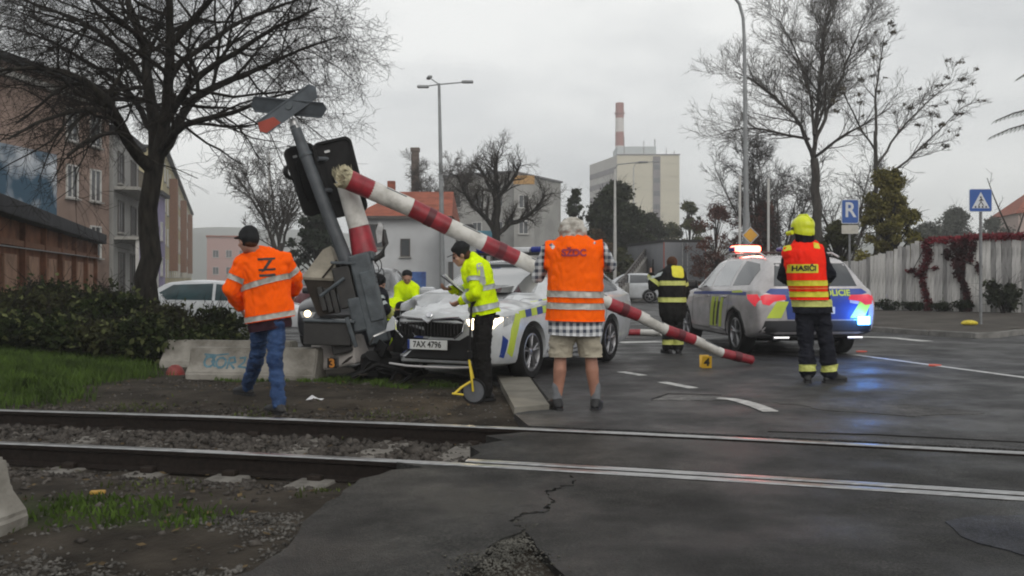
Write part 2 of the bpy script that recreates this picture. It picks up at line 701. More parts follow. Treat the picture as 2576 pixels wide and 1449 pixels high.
def slab(name, poly, z, th, m, kind='structure', parent=None, jag=0.0, seed=1):
    """flat sheet with a real edge; jag roughens the outline"""
    pts = []
    n = len(poly)
    r = random.Random(seed)
    for i in range(n):
        a, b = Vector(poly[i]), Vector(poly[(i + 1) % n])
        L = (b - a).length
        k = max(1, int(L / 0.12)) if (jag and L < 9) else 1
        for j in range(k):
            p = a.lerp(b, j / k)
            if jag:
                p = p + Vector((r.uniform(-jag, jag), r.uniform(-jag, jag)))
            pts.append((p.x, p.y))
    mb = MB()
    mb.prism(pts, (0, 0, z - th), (1, 0, 0), (0, 1, 0), th)
    return mb.build(name, m, parent, kind=kind)


def rail_off(x, off):
    """point on the line parallel to the track at distance off (+ away)"""
    s = slope(x)
    k = 1 / math.hypot(1, s)
    return (x - s * k * off, yc(x) + k * off)


def rail_line(x0, x1, off, n=40):
    return [tuple(float(q) for q in rail_off(x0 + (x1 - x0) * i / n, off)) for i in range(n + 1)]


# main road behind the far rail
far_edge = rail_line(13.8, -0.1, 0.90, 40)
main = ROAD[:-2] + [(40, -4), (14.2, 2.2)]
poly = far_edge + [p for p in ROAD[1:-1]]
slab('road', poly, 0.0, 0.12, m_asph, jag=0.0)
# strip between the rails and the foreground carriageway
strip = rail_line(-0.15, 13.8, -0.525, 40) + rail_line(13.8, -0.05, 0.62, 40) + [(-0.2, 7.2), (-0.06, 7.0), (-0.3, 6.75), (-0.22, 6.5)]
slab('crossing_surface', strip, -0.004, 0.12, m_asph2)
fl = rail_line(-0.9, 0.35, -0.83, 10)
right_fore = rail_line(0.38, 13.8, -0.83, 40)
crack = [Vector(p) for p in [(0.36, 5.72), (0.35, 5.45), (0.21, 5.28), (0.23, 5.02), (0.10, 4.8), (0.02, 4.62), (0.06, 4.45)]]
rc = random.Random(77)
for amp in (0.045, 0.025, 0.014):      # break the joint up into finer and finer crumbs
    nc = [crack[0]]
    for a, b in zip(crack, crack[1:]):
        d = (b - a)
        nc += [a.lerp(b, 0.5) + Vector((-d.y, d.x)).normalized() * rc.uniform(-amp, amp), b]
    crack = nc
crack = [(p.x, p.y) for p in crack]
slab('road', right_fore + [(14, -4), (0.1, -4), (0.25, 3.2), (0.2, 3.8), (0.12, 4.2)] + list(reversed(crack)), 0.0, 0.11, m_asph2, jag=0.012, seed=4)
left_fore = [(-0.55, 5.95)] + [p for p in fl[3:]] + [(p[0] - 0.006 - 0.022 * rc.random() * i / len(crack), p[1] - 0.003) for i, p in enumerate(crack)] + \
    [(-0.1, 4.15), (-0.18, 3.8), (-0.3, 3.4), (-0.2, 2.8), (0.0, 2.0), (0.0, -4), (-3.0, -4), (-1.55, 2.6), (-1.28, 3.4), (-1.08, 3.85), (-0.98, 4.3), (-1.02, 4.75), (-0.95, 5.15), (-0.9, 5.6), (-0.75, 5.85)]
slab('path', left_fore, 0.006, 0.11, m_asph3 if False else m_asph2, jag=0.02, seed=9)

# railway track: rails, guard rail, sleepers
m_rail = mat('rail_rust', (0.016, 0.012, 0.010), 0.8, 0.35, 30, bump=0.3)
m_railtop = mat('rail_steel', (0.36, 0.36, 0.36), 0.30, 0.25, 12, metal=0.95, stretch=(0.3, 3, 1))
m_sleeper = mat('sleeper_concrete', (0.16, 0.15, 0.135), 0.9, 0.3, 12, bump=0.4)
track = tag(bpy.data.objects.new('railway_track', None), kind='structure')
COL.objects.link(track)


def rail(name, off, x0, x1, zt=0.004, h=0.155, n=60):
    prof = [(-0.062, -h), (0.062, -h), (0.062, -h + 0.012), (0.010, -h + 0.03), (0.010, -0.045), (0.034, -0.036), (0.036, -0.008), (0.028, 0), (-0.028, 0), (-0.036, -0.008), (-0.034, -0.036), (-0.010, -0.045), (-0.010, -h + 0.03), (-0.062, -h + 0.012)]
    mb = MB()
    vs = []
    for i in range(n + 1):
        x = x0 + (x1 - x0) * i / n
        for o, z in prof:
            p = rail_off(x, off + o)
            vs.append((p[0], p[1], z + zt))
    K = len(prof)
    top, rest = [], []
    for i in range(n):
        for k in range(K):
            k2 = (k + 1) % K
            (top if k in (6, 7, 8) else rest).append((i * K + k, i * K + k2, (i + 1) * K + k2, (i + 1) * K + k))
    mb.add(vs, rest + top)
    mb.mi = [0] * len(rest) + [1] * len(top)
    return mb.build(name, [m_rail, m_railtop], track, smooth=None)


rail('rail', 0.7525, -13, 13.5)
rail('rail', -0.7525, -13, 13.5)
rail('guard_rail', -0.575, -0.15, 13.5, zt=-0.004)
sl0 = None
for i in range(17):
    x = -10.4 + i * 0.62
    a = math.atan(slope(x))
    p = (x, float(yc(x)), -0.218 + RND.uniform(-0.008, 0.012))
    if sl0 is None:
        sl0 = MB().bbox((0, 0, 0), (0.26, 2.5, 0.16), 0.015).build('sleeper', m_sleeper, track)
        o = sl0
    else:
        o = sl0.copy(); COL.objects.link(o)
    o.location = p
    o.rotation_euler = (0, 0, a + RND.uniform(-0.02, 0.02))

# loose stone: ballast between and beside the rails, gravel in the foreground
m_stone = mat('ballast_stone', (0.040, 0.034, 0.029), 0.9, 0.6, 9.0, col2=(0.125, 0.112, 0.10), bump=0.3, bscale=40, ramp=(0.35, 0.75))
m_gravel = mat('gravel_stone', (0.055, 0.050, 0.044), 0.9, 0.6, 11.0, col2=(0.19, 0.18, 0.165), ramp=(0.35, 0.75))


def stones(name, xs, ys, size, m, lift=0.2):
    n = len(xs)
    oc = np.array([(1, 0, 0), (-1, 0, 0), (0, 1, 0), (0, -1, 0), (0, 0, 1), (0, 0, -1)], float)
    of = np.array([(0, 2, 4), (2, 1, 4), (1, 3, 4), (3, 0, 4), (2, 0, 5), (1, 2, 5), (3, 1, 5), (0, 3, 5)])
    r = size * NR.uniform(0.55, 1.35, n)
    v = oc[None] * NR.uniform(0.6, 1.2, (n, 6, 1)) + NR.normal(0, 0.18, (n, 6, 3))
    v *= NR.uniform(0.7, 1.2, (n, 1, 3))
    th = NR.uniform(0, 6.28, n)
    c, s = np.cos(th)[:, None], np.sin(th)[:, None]
    v = np.stack([v[..., 0] * c - v[..., 1] * s, v[..., 0] * s + v[..., 1] * c, v[..., 2] * 0.7], -1)
    v = v * r[:, None, None] + np.stack([xs, ys, hz(xs, ys) + r * lift], -1)[:, None]
    f = of[None] + (np.arange(n) * 6)[:, None, None]
    return np_mesh(name, v.reshape(-1, 3), f.reshape(-1, 3), m, kind='stuff')


n = 7500
x = NR.uniform(-10, -0.2, n); d = NR.uniform(-0.68, 0.68, n)
stones('ballast', x - slope(x) * d * .95, yc(x) + d * .95, 0.036, m_stone, 0.3)
n = 3000
x = NR.uniform(-7, -1.0, n); d = np.concatenate([NR.normal(-1.15, 0.22, n // 2), NR.normal(1.25, 0.22, n // 2)])
k = np.abs(d) > 0.85
stones('ballast', (x - slope(x) * d)[k], (yc(x) + d)[k], 0.026, m_stone, 0.15)
GRAV = [(-2.7, 4.5), (-1.6, 4.9), (-1.1, 5.0), (-1.0, 4.3), (-1.25, 3.6), (-1.5, 3.0), (-2.4, 3.4), (-3.3, 4.3)]
n = 15000
x = NR.uniform(-3.4, -0.9, n); y = NR.uniform(2.9, 5.2, n)
k = inside(GRAV, x, y) & (NR.random(n) < ss(0.35, 0.6, fbm(x, y, 1.4, 5)))
stones('gravel', x[k], y[k], 0.013, m_gravel, 0.2)
n = 9000
x = NR.uniform(-8, 0.3, n); y = NR.uniform(3, 12, n)
k = (~inside(BANK, x, y)) & (NR.random(n) < ss(0.4, 0.7, fbm(x, y, 0.8, 15))) & ~inside(ROAD, x, y) & ~((x > -1.2) & (y < yc(x) - 0.8))
stones('gravel', x[k], y[k], 0.015, m_gravel, 0.15)
# grit that has gathered in the broken joint of the foreground asphalt
n = 2600
t = NR.random(n)
x = -0.06 + (0.05 + 0.10 * (1 - t)) * NR.normal(0, 1, n) + 0.14 * (t - .5); y = 3.0 + t * 1.6
cx_ = np.array(crack)
j = NR.integers(0, len(cx_), 900)
x = np.concatenate([x, cx_[j, 0] + NR.normal(0, .02, 900)]); y = np.concatenate([y, cx_[j, 1] + NR.normal(0, .03, 900)])
m_grit = mat('grit', (0.07, 0.068, 0.06), 0.95, 0.5, 9, col2=(0.13, 0.125, 0.11))
oc = stones('gravel', x, y, 0.008, m_grit, 0.2)
oc.location.z = 0.045

# rail clips along both feet of each rail
m_clip = mat('rail_clip', (0.020, 0.015, 0.012), 0.7, 0.3, 12)
clip_me = None
for i in range(17):
    x = -10.4 + i * 0.62
    for off in (-0.7525, 0.7525):
        for s_ in (-0.085, 0.085):
            p = rail_off(x, off + s_)
            if clip_me is None:
                o = MB().bbox((0, 0, 0), (0.10, 0.07, 0.045), 0.012).build('rail_clip', m_clip, track)
                clip_me = o.data
            else:
                o = bpy.data.objects.new('rail_clip', clip_me); place(o, track)
            o.location = (p[0], p[1], -0.125)
            o.rotation_euler = (0, 0, math.atan(slope(x)))

# larger stones, clods and rubbish on the earth
n = 420
x = NR.uniform(-7, -0.2, n); y = NR.uniform(3, 11.6, n)
k = ~inside(ROAD, x, y) & ~((x > -1.1) & (y < yc(x) - .8)) & (np.abs(y - yc(x)) > .95) & ~inside(BANK, x, y)
stones('gravel', x[k], y[k], 0.032, m_stone, 0.1)

# painted lines and repaired patches lie 4 mm and 8 mm proud


def ribbon(pts, w, z, name='road_marking', m=None, taper=None):
    pts = [Vector((p[0], p[1])) for p in pts]
    L, Rr = [], []
    for i, p in enumerate(pts):
        d = (pts[min(i + 1, len(pts) - 1)] - pts[max(i - 1, 0)]).normalized()
        nrm = Vector((-d.y, d.x)) * (w[i] if hasattr(w, '__len__') else w) / 2
        L.append((p + nrm).to_tuple()); Rr.append((p - nrm).to_tuple())
    mb = MB()
    k = len(pts)
    v = [(*p, z) for p in L] + [(*p, z) for p in Rr]
    v += [(a, b, c - 0.004) for a, b, c in v]
    f = []
    for i in range(k - 1):
        f += [(i, k + i, k + i + 1, i + 1), (i, i + 1, 2 * k + i + 1, 2 * k + i), (k + i + 1, k + i, 3 * k + i, 3 * k + i + 1)]
    f += [(0, 2 * k, 3 * k, k), (k - 1, 2 * k - 1, 4 * k - 1, 3 * k - 1)]
    mb.add(v, f)
    return mb.build(name, m or m_white_paint, kind='structure')


def g2(px, py):
    q = G(px, py)
    return (q.x, q.y)


ribbon([g2(1562, 936), g2(1616, 945)], 0.13, 0.006)
ribbon([g2(1666, 962), g2(1744, 977)], 0.13, 0.006)
ribbon([g2(1806, 1003), g2(1842, 1006), g2(1872, 1013), g2(1904, 1023), g2(1938, 1037)], [0.10, 0.13, 0.15, 0.15, 0.15], 0.010)
ribbon([g2(2150, 847), g2(2240, 850), g2(2330, 859)], 0.30, 0.006)
ribbon([g2(2150, 893), g2(2350, 920), g2(2620, 956)], 0.12, 0.006)
ribbon([g2(1556, 862), g2(1662, 860)], 0.42, 0.006)
slab('road_patch', [g2(1640, 1008), g2(1682, 994), g2(1815, 998), g2(1838, 1008)], 0.005, 0.004, asphalt('asphalt_pale', (0.085, 0.083, 0.080), (0.13, 0.127, 0.122), 0.75), jag=0.02, seed=3)
slab('road_patch', [g2(1950, 1012), g2(2200, 1010), g2(2480, 1040), g2(2300, 1048), g2(2080, 1032)], 0.004, 0.003, m_asph3, jag=0.05, seed=13)
ribbon([g2(1640, 1006), g2(1682, 992), g2(1815, 996)], 0.02, 0.011, 'tar_joint', m_tar)
ribbon([(2.0, 7.35), (2.8, 7.2), (3.6, 6.92), (4.6, 6.55), (6.0, 5.95)], [0.015, 0.03, 0.03, 0.025, 0.02], 0.006, 'tar_joint', m_tar)
mb = MB()
q = G(2540, 1360)
m_puddle = asphalt('wet_asphalt', (0.013, 0.0145, 0.021), (0.022, 0.0235, 0.031), 0.6)
slab('road_patch', [(q.x - .20, q.y + .05), (q.x - .16, q.y + .30), (q.x + .05, q.y + .44), (q.x + .5, q.y + .5), (q.x + .9, q.y + .4), (q.x + .9, q.y - .3), (q.x + .3, q.y - .36), (q.x - .02, q.y - .28)], 0.004, 0.003, m_puddle, jag=0.03, seed=5)

# ------------------------------------------------------------------ grass
m_grass = mat('grass_blade', (0.022, 0.038, 0.010), 0.85, 0.5, 2.6, col2=(0.085, 0.14, 0.026), spec=0.1, ramp=(0.3, 0.72))
m_grass2 = mat('grass_dry', (0.060, 0.075, 0.022), 0.85, 0.5, 3, spec=0.2)


def grass(xs, ys, h, m, name='grass'):
    n = len(xs)
    H = h * NR.uniform(0.5, 1.4, n)
    th = NR.uniform(0, 6.28, n)
    w = 0.006 + 0.004 * NR.random(n)
    dx, dy = np.cos(th), np.sin(th)
    le = NR.uniform(0.1, 0.7, n) * H
    la = NR.uniform(0, 6.28, n)
    z = hz(xs, ys) - 0.01
    b = np.stack([xs, ys, z], -1)
    s = np.stack([dx, dy, 0 * dx], -1) * w[:, None]
    lean = np.stack([np.cos(la), np.sin(la), 0 * la], -1)
    mid = b + lean * (le * 0.35)[:, None] + np.array([0, 0, 1]) * (H * 0.6)[:, None]
    tip = b + lean * le[:, None] + np.array([0, 0, 1]) * (H)[:, None]
    v = np.stack([b - s, b + s, mid - s * .7, mid + s * .7, tip], 1)
    f = np.array([(0, 1, 3), (0, 3, 2), (2, 3, 4)])[None] + (np.arange(n) * 5)[:, None, None]
    return np_mesh(name, v.reshape(-1, 3), f.reshape(-1, 3), m, kind='stuff')


n = 110000
x = NR.uniform(-11, -3.9, n); y = NR.uniform(8.5, 17, n)
k = inside(BANK, x, y)
x, y = x[k], y[k]
k = NR.random(len(x)) < ss(0.0, 0.7, edge_dist(BANK, x, y)) * ss(0.25, 0.6, fbm(x, y, 0.9, 31))
grass(x[k], y[k], 0.11, m_grass)
xs, ys = [], []
for (P_, dens) in PATCHES:
    lo, hi = P_.min(0), P_.max(0)
    A = np.prod(hi - lo)
    n = int(A * 3800 * dens)
    x = NR.uniform(lo[0], hi[0], n); y = NR.uniform(lo[1], hi[1], n)
    k = inside(P_, x, y) & (NR.random(n) < ss(0.42, 0.62, fbm(x, y, 1.9, 41)) * ss(0, 0.2, edge_dist(P_, x, y)))
    xs.append(x[k]); ys.append(y[k])
grass(np.concatenate(xs), np.concatenate(ys), 0.045, m_grass)
n = 5000
x = NR.uniform(-6, -0.8, n); d = NR.choice([-1.25, 1.3], n) + NR.normal(0, 0.25, n)
k = (NR.random(n) < ss(0.5, 0.65, fbm(x, d, 1.5, 51)))
grass((x - slope(x) * d)[k], (yc(x) + d)[k], 0.035, m_grass2)

# fallen leaves
m_leaf = mat('fallen_leaf', (0.07, 0.045, 0.022), 0.9, 0.6, 7, col2=(0.14, 0.10, 0.05))
n = 900
x = NR.uniform(-7, 0.0, n); y = NR.uniform(3.2, 11.5, n)
k = ~((x > -1.0) & (y < yc(x) - .8))
x, y = x[k], y[k]
n = len(x)
th = NR.uniform(0, 6.28, n); sz = NR.uniform(0.012, 0.03, n)
b = np.stack([x, y, hz(x, y) + 0.012 + NR.uniform(0, .01, n)], -1)
u = np.stack([np.cos(th), np.sin(th), NR.uniform(-.3, .3, n)], -1) * sz[:, None]
v_ = np.stack([-np.sin(th), np.cos(th), NR.uniform(-.3, .3, n)], -1) * sz[:, None] * 0.6
vv = np.stack([b - u, b + v_, b + u, b - v_], 1).reshape(-1, 3)
np_mesh('fallen_leaves', vv, np.arange(4 * n).reshape(-1, 4), m_leaf, kind='stuff')

# ------------------------------------------------------------------ pavement with kerb on the right
m_pave = mat('pavement_asphalt', (0.075, 0.068, 0.060), 0.85, 0.3, 1.5, bump=0.4, bscale=120)
m_kerb = mat('kerb_stone', (0.17, 0.165, 0.155), 0.85, 0.25, 6, bump=0.3)
KERB = [(8.2, 40), (7.3, 28), (7.75, 22.5), (8.0, 21.4), (8.55, 20.1), (8.9, 19.2), (9.3, 18.7), (9.8, 18.9), (10.6, 19.8), (12.5, 21), (20, 23), (30, 24)]
KERBZ = 0.11


def offset_line(pts, d):
    out = []
    pts = [Vector(p) for p in pts]
    for i, p in enumerate(pts):
        t = (pts[min(i + 1, len(pts) - 1)] - pts[max(i - 1, 0)]).normalized()
        out.append(p + Vector((-t.y, t.x)) * d)
    return out


inner = offset_line(KERB, 0.14)
pv = MB()
back = [(9.8, 45), (9.3, 33), (10.2, 29.5), (11.4, 28.2), (12.8, 27.0), (14.0, 26.2), (15.0, 25.8), (16.0, 25.6), (17.5, 25.5), (19, 25.5), (24, 26), (32, 27)]
vs = []
k = len(inner)
for a, b in zip(inner, back):
    b = Vector(b)
    for j in range(6):
        t = j / 5
        p = a.lerp(b, t)
        vs.append((p.x, p.y, KERBZ - 0.004 + 0.14 * t))
pv.add(vs, [(i * 6 + j, (i + 1) * 6 + j, (i + 1) * 6 + j + 1, i * 6 + j + 1) for i in range(k - 1) for j in range(5)])
pavement = pv.build('pavement', m_pave, kind='structure', smooth=0)
# kerb stones, each one a piece
kl = [Vector(p) for p in offset_line(KERB, 0.07)]
acc = [0]
for a, b in zip(kl, kl[1:]): acc.append(acc[-1] + (b - a).length)


def along(pts, acc, s):
    for i in range(len(pts) - 1):
        if s <= acc[i + 1]:
            t = (s - acc[i]) / (acc[i + 1] - acc[i])
            return pts[i].lerp(pts[i + 1], t)
    return pts[-1]


kerb0 = MB().bbox((0, 0, 0), (0.985, 0.14, 0.22), 0.012)
kerb_me = None
s = 0.5
while s < acc[-1] - 0.6:
    p, q = along(kl, acc, s), along(kl, acc, s + 1.0)
    if p.y < 30 and p.x < 17:
        if kerb_me is None:
            o = kerb0.build('kerb_stone', m_kerb, pavement)
            kerb_me = o.data
        else:
            o = bpy.data.objects.new('kerb_stone', kerb_me)
            place(o, pavement)
        c = (p + q) / 2
        o.location = (c.x, c.y, KERBZ - 0.11 + RND.uniform(-0.006, 0.006))
        o.rotation_euler = (0, 0, math.atan2(q.y - p.y, q.x - p.x))
    s += 1.0
# rough verge between the pavement and the fence
def pave_z(x, y):
    best = 0.2
    bd = 1e9
    for a, b in zip(inner, back):
        b = Vector(b)
        d = b - a
        t = max(0, min(1, ((x - a.x) * d.x + (y - a.y) * d.y) / d.length_squared))
        p = a + d * t
        q = (p.x - x) ** 2 + (p.y - y) ** 2
        if q < bd:
            bd, best = q, KERBZ + 0.14 * t
    return best


# hill line in the mist, far behind
m_hill = mat('hill_wood', (0.055, 0.060, 0.045), 0.95, 0.4, 0.02)
xs = np.linspace(-520, 360, 90)
top = 24 + 20 * fbm(xs, xs * 0, 0.006, 71) + np.where(xs < 0, 14 * ss(0, -260, xs) if False else 10 * ss(-20, -240, xs), 0)
hv = np.concatenate([np.stack([xs, 640 + 0 * xs, -1 + 0 * xs], -1), np.stack([xs, 700 + 0 * xs, top * 0.75], -1), np.stack([xs, 780 + 0 * xs, top], -1), np.stack([xs, 840 + 0 * xs, -1 + 0 * xs], -1)])
k = len(xs)
hf = np.array([(r * k + i, r * k + i + 1, (r + 1) * k + i + 1, (r + 1) * k + i) for r in range(3) for i in range(k - 1)])
np_mesh('hills', hv, hf, m_hill, smooth=True, kind='structure')

# the misty air
HAZE = True
if HAZE:
    hm = bpy.data.materials.new('haze')
    hm.use_nodes = True
    hn = hm.node_tree.nodes
    hn.remove(hn['Principled BSDF'])
    pvn = hn.new('ShaderNodeVolumePrincipled')
    pvn.inputs['Color'].default_value = (0.96, 0.97, 0.98, 1)
    pvn.inputs['Density'].default_value = 0.0012
    hm.node_tree.links.new(pvn.outputs['Volume'], hn['Material Output'].inputs['Volume'])
    MB().box((0, 0, 32), (1740, 1740, 68)).build('haze', hm, kind='stuff')
# ------------------------------------------------------------------ buildings
m_glass = mat('window_glass', (0.05, 0.055, 0.06), 0.12, 0.3, 0.4, spec=0.8)
m_frame_w = mat('frame_white', (0.50, 0.49, 0.47), 0.6, 0.15, 3)
m_frame_d = mat('frame_dark', (0.06, 0.05, 0.045), 0.6, 0.2, 3)
m_sill = mat('sill_stone', (0.30, 0.29, 0.27), 0.8, 0.2, 5)
WIN = {}


def window(parent, w, h, x, z, y=0.0, frame=None, mull=1, sill=True):
    """frame > pane, sill, on the wall plane y of the building's own frame"""
    frame = frame or m_frame_w
    key = (w, h, frame.name, mull, sill)
    if key not in WIN:
        t = 0.07
        mb = MB()
        mb.box((0, -0.03, h / 2 - t / 2), (w, 0.10, t)).box((0, -0.03, -h / 2 + t / 2), (w, 0.10, t))
        mb.box((-w / 2 + t / 2, -0.03, 0), (t, 0.10, h - 2 * t)).box((w / 2 - t / 2, -0.03, 0), (t, 0.10, h - 2 * t))
        for i in range(mull):
            xx = -w / 2 + w * (i + 1) / (mull + 1)
            mb.box((xx, -0.025, 0), (0.06, 0.07, h - 2 * t))
        pa = MB().box((0, -0.006, 0), (w - 2 * t, 0.02, h - 2 * t))
        si = MB().box((0, -0.09, -h / 2 - 0.04), (w + 0.16, 0.2, 0.07))
        WIN[key] = (mb.mesh('window'), pa.mesh('pane'), si.mesh('sill'))
        WIN[key][0].materials.append(frame); WIN[key][1].materials.append(m_glass); WIN[key][2].materials.append(m_sill)
    a, b, c = WIN[key]
    o = bpy.data.objects.new('window', a); place(o, parent); o.location = (x, y, z)
    p = bpy.data.objects.new('pane', b); place(p, o)
    if sill:
        s_ = bpy.data.objects.new('sill', c); place(s_, o)
    return o


def along_xy(p0, p1):
    d = Vector(p1) - Vector(p0)
    return d.length, math.atan2(d.y, d.x)


def house(name, label, cat, p0, p1, depth, z1, wall_m, z0=-0.3, roof_m=None, parapet=0.3, group=None):
    L, rz = along_xy(p0, p1)
    t = thing(name, label, cat, (p0[0], p0[1], 0), rz, group)
    mb = MB().box((L / 2, depth / 2, (z0 + z1) / 2), (L, depth, z1 - z0))
    mb.build('wall', wall_m, t)
    if roof_m:
        MB().box((L / 2, depth / 2 - 0.1, z1 + parapet / 2 + 0.003), (L + 0.4, depth + 0.6, parapet)).build('roof', roof_m, t)
    return t, L


m_pink = mat('render_salmon', (0.17, 0.115, 0.092), 0.9, 0.2, 0.35, col2=(0.30, 0.215, 0.175), bump=0.1)
m_roofd = mat('roof_dark', (0.028, 0.028, 0.032), 0.8, 0.3, 2)
m_brown = mat('kiosk_brown', (0.115, 0.045, 0.022), 0.85, 0.35, 1.6, col2=(0.20, 0.085, 0.045), detail=9)
m_panel = mat('kiosk_panel', (0.26, 0.155, 0.105), 0.8, 0.25, 2.2)
m_yellow = mat('render_yellow', (0.36, 0.31, 0.18), 0.9, 0.15, 0.2)
m_lilac = mat('render_lilac', (0.22, 0.19, 0.30), 0.9, 0.15, 0.4)
m_grey = mat('render_grey', (0.30, 0.295, 0.28), 0.9, 0.2, 0.3)
m_white = mat('render_white', (0.52, 0.53, 0.54), 0.9, 0.10, 0.5)
m_tile = mat('roof_tile_red', (0.25, 0.075, 0.045), 0.85, 0.3, 1.2, stretch=(1, 1, 4))
m_mural = mat('mural_paint', (0.05, 0.11, 0.17), 0.85, 0.2, 0.30, col2=(0.55, 0.58, 0.62), ramp=(0.42, 0.55), detail=3)
m_cream = mat('tower_cream', (0.50, 0.46, 0.36), 0.9, 0.08, 0.05)
m_band = mat('tower_band', (0.16, 0.14, 0.15), 0.8, 0.2, 0.2)

# low kiosk row with a flat dark roof
t, L = house('kiosk_row', 'low brown flat-roofed garage row with pale panels behind the dark bushes', 'garage', (-10.05, 17), (-16.4, 37.2), 4.0, 2.55, m_brown)
MB().bbox((L / 2 - 0.2, 1.95, 2.74), (L + 0.4, 4.6, 0.38), 0.03).build('roof', m_roofd, t)
for i in range(7):
    x = 1.6 + i * 2.85
    if x + 0.9 < L:
        MB().bbox((x, -0.03, 0.9), (1.35, 0.08, 1.7), 0.02).build('panel', m_panel, t)
        MB().box((x + 1.4, -0.06, 1.15), (0.16, 0.14, 2.76)).build('pilaster', m_brown, t)
MB().box((L / 2, -0.05, 2.02), (L - 0.3, 0.1, 0.14)).build('ledge', mat('kiosk_ledge', (0.16, 0.075, 0.042), 0.8), t)
MB().tube([(0, -0.16, 1.88), (L, -0.16, 1.98)], 0.018, 6).build('cable', mat('cable_grey', (0.2, 0.2, 0.2), 0.7), t)

# salmon block with a mural
t, L = house('apartment_building', 'tall salmon pink building with a blue and white mural, behind the bare tree', 'building', (-22.2, 34), (-20.55, 48), 10, 10.4, m_pink, roof_m=m_roofd)
MB().box((7.4, -0.03, 4.6), (4.2, 0.1, 4.6)).build('mural', m_mural, t)
for k, x in enumerate((1.6, 3.6, 10.8, 12.8)):
    for z in (3.0, 5.8, 8.5):
        window(t, 0.95, 1.6, x, z)
MB().box((L / 2, -0.10, 9.9), (L, 0.25, 0.25)).build('cornice', m_sill, t)
# grey balcony block
t, L = house('balcony_building', 'dark grey building with stacked balconies left of the tree trunk', 'building', (-20.6, 48.6), (-22.4, 56.5), 9, 8.8, m_grey, roof_m=m_roofd)
for z in (3.3, 5.9):
    b = MB().box((L / 2, -0.6, z), (L - 0.4, 1.2, 0.16)).build('balcony', m_sill, t)
    mb = MB().box((L / 2, -1.17, z + 0.95), (L - 0.4, 0.05, 0.06))
    for i in range(28):
        mb.box((0.3 + i * (L - 0.6) / 27, -1.17, z + 0.51), (0.03, 0.03, 0.84))
    mb.build('railing', m_frame_d, b)
    for i in range(2):
        window(t, 1.6, 1.7, 2 + i * 4, z + 1.2, frame=m_frame_d)
for i in range(4):
    MB().box((0.5 + i * (L - 1) / 3, -1.1, 1.46), (0.16, 0.16, 3.5)).build('post', m_frame_w, t)
for i in range(2):
    window(t, 1.7, 2.4, 2.2 + i * 3.6, 1.4, frame=m_frame_d, sill=False)
# lilac gable house
t, L = house('lilac_house', 'narrow lilac house front seen just right of the tree trunk', 'house', (-29.4, 78), (-30.6, 83), 8, 8.2, m_lilac, roof_m=m_roofd)
for z in (2.2, 5.2):
    window(t, 1.1, 1.6, 2.5, z)
# yellow street front
t, L = house('yellow_terrace', 'long pale yellow terraced building receding down the left street', 'building', (-33.4, 90), (-63, 185), 12, 13.6, m_yellow, roof_m=m_roofd)
for i in range(18):
    for z in (2.2, 5.4, 8.6, 11.6):
        window(t, 1.3, 1.8, 3 + i * 5.3, z)
for i in range(3):
    MB().box((14 + i * 30, -0.4, 7), (3.0, 0.8, 10)).build('bay', mat('bay_brown', (0.20, 0.10, 0.06), 0.9), t)
t, L = house('pink_terrace', 'faint pink building at the misty end of the left street', 'building', (-72, 222), (-62, 225), 10, 11, mat('render_pink', (0.36, 0.23, 0.21), 0.9), roof_m=m_tile)
for i in range(3):
    for z in (3, 7):
        window(t, 1.4, 1.8, 2 + i * 3, z)

# white house with a red roof
t, L = house('white_house', 'white plastered house with a red hipped roof behind the crossing', 'house', (-9.6, 60), (-4.3, 60), 9, 5.15, m_white)
rf = MB()
e, zt, zb = 0.5, 7.1, 5.15
rv = [(-e, -e, zb), (L + e, -e, zb), (L + e, 9 + e, zb), (-e, 9 + e, zb), (1.9, 4.2, zt), (L + 0.3, 4.2, zt)]
rf.add(rv, [(0, 1, 5, 4), (1, 2, 5), (2, 3, 4, 5), (3, 0, 4), (3, 2, 1, 0)])
rf.build('roof', m_tile, t)
MB().box((L / 2, -0.56, 5.06), (L + 1.0, 0.12, 0.16)).build('gutter', m_frame_d, t)
window(t, 0.62, 1.15, 2.8, 3.15, frame=m_frame_d, mull=0)
window(t, 1.0, 1.5, 0.9, 3.9, frame=m_frame_d)
MB().box((1.4, 4.0, 7.3), (0.5, 0.5, 1.0)).build('chimney', m_tile, t)
t, L = house('white_annex', 'pale grey lean-to annex right of the white house with narrow windows', 'house', (-4.25, 57), (-2.6, 57), 7, 4.3, mat('render_pale', (0.40, 0.41, 0.42), 0.9, 0.12, 0.6), roof_m=m_roofd, parapet=0.15)
window(t, 0.30, 1.2, 0.55, 1.6, frame=m_frame_d, mull=0, sill=False)
window(t, 0.5, 0.7, 1.1, 3.3, frame=m_frame_d, mull=0, sill=False)
MB().tube([(0.0, -0.1, -0.3), (0.0, -0.1, 4.9)], 0.06, 8).build('downpipe', m_frame_d, t)

# brick stack beside it
m_brick = mat('brick_old', (0.13, 0.105, 0.09), 0.95, 0.3, 1.5, stretch=(1, 1, 4))
t = thing('brick_chimney', 'square brown brick chimney stack rising behind the red roof', 'chimney', (-7.2, 70, 0))
MB().box((0, 0, 5.3), (0.62, 0.62, 11.2), taper=(0.86, 0.86)).build('shaft', m_brick, t)
MB().box((0, 0, 10.75), (0.66, 0.66, 0.28)).build('cap', m_brick, t)
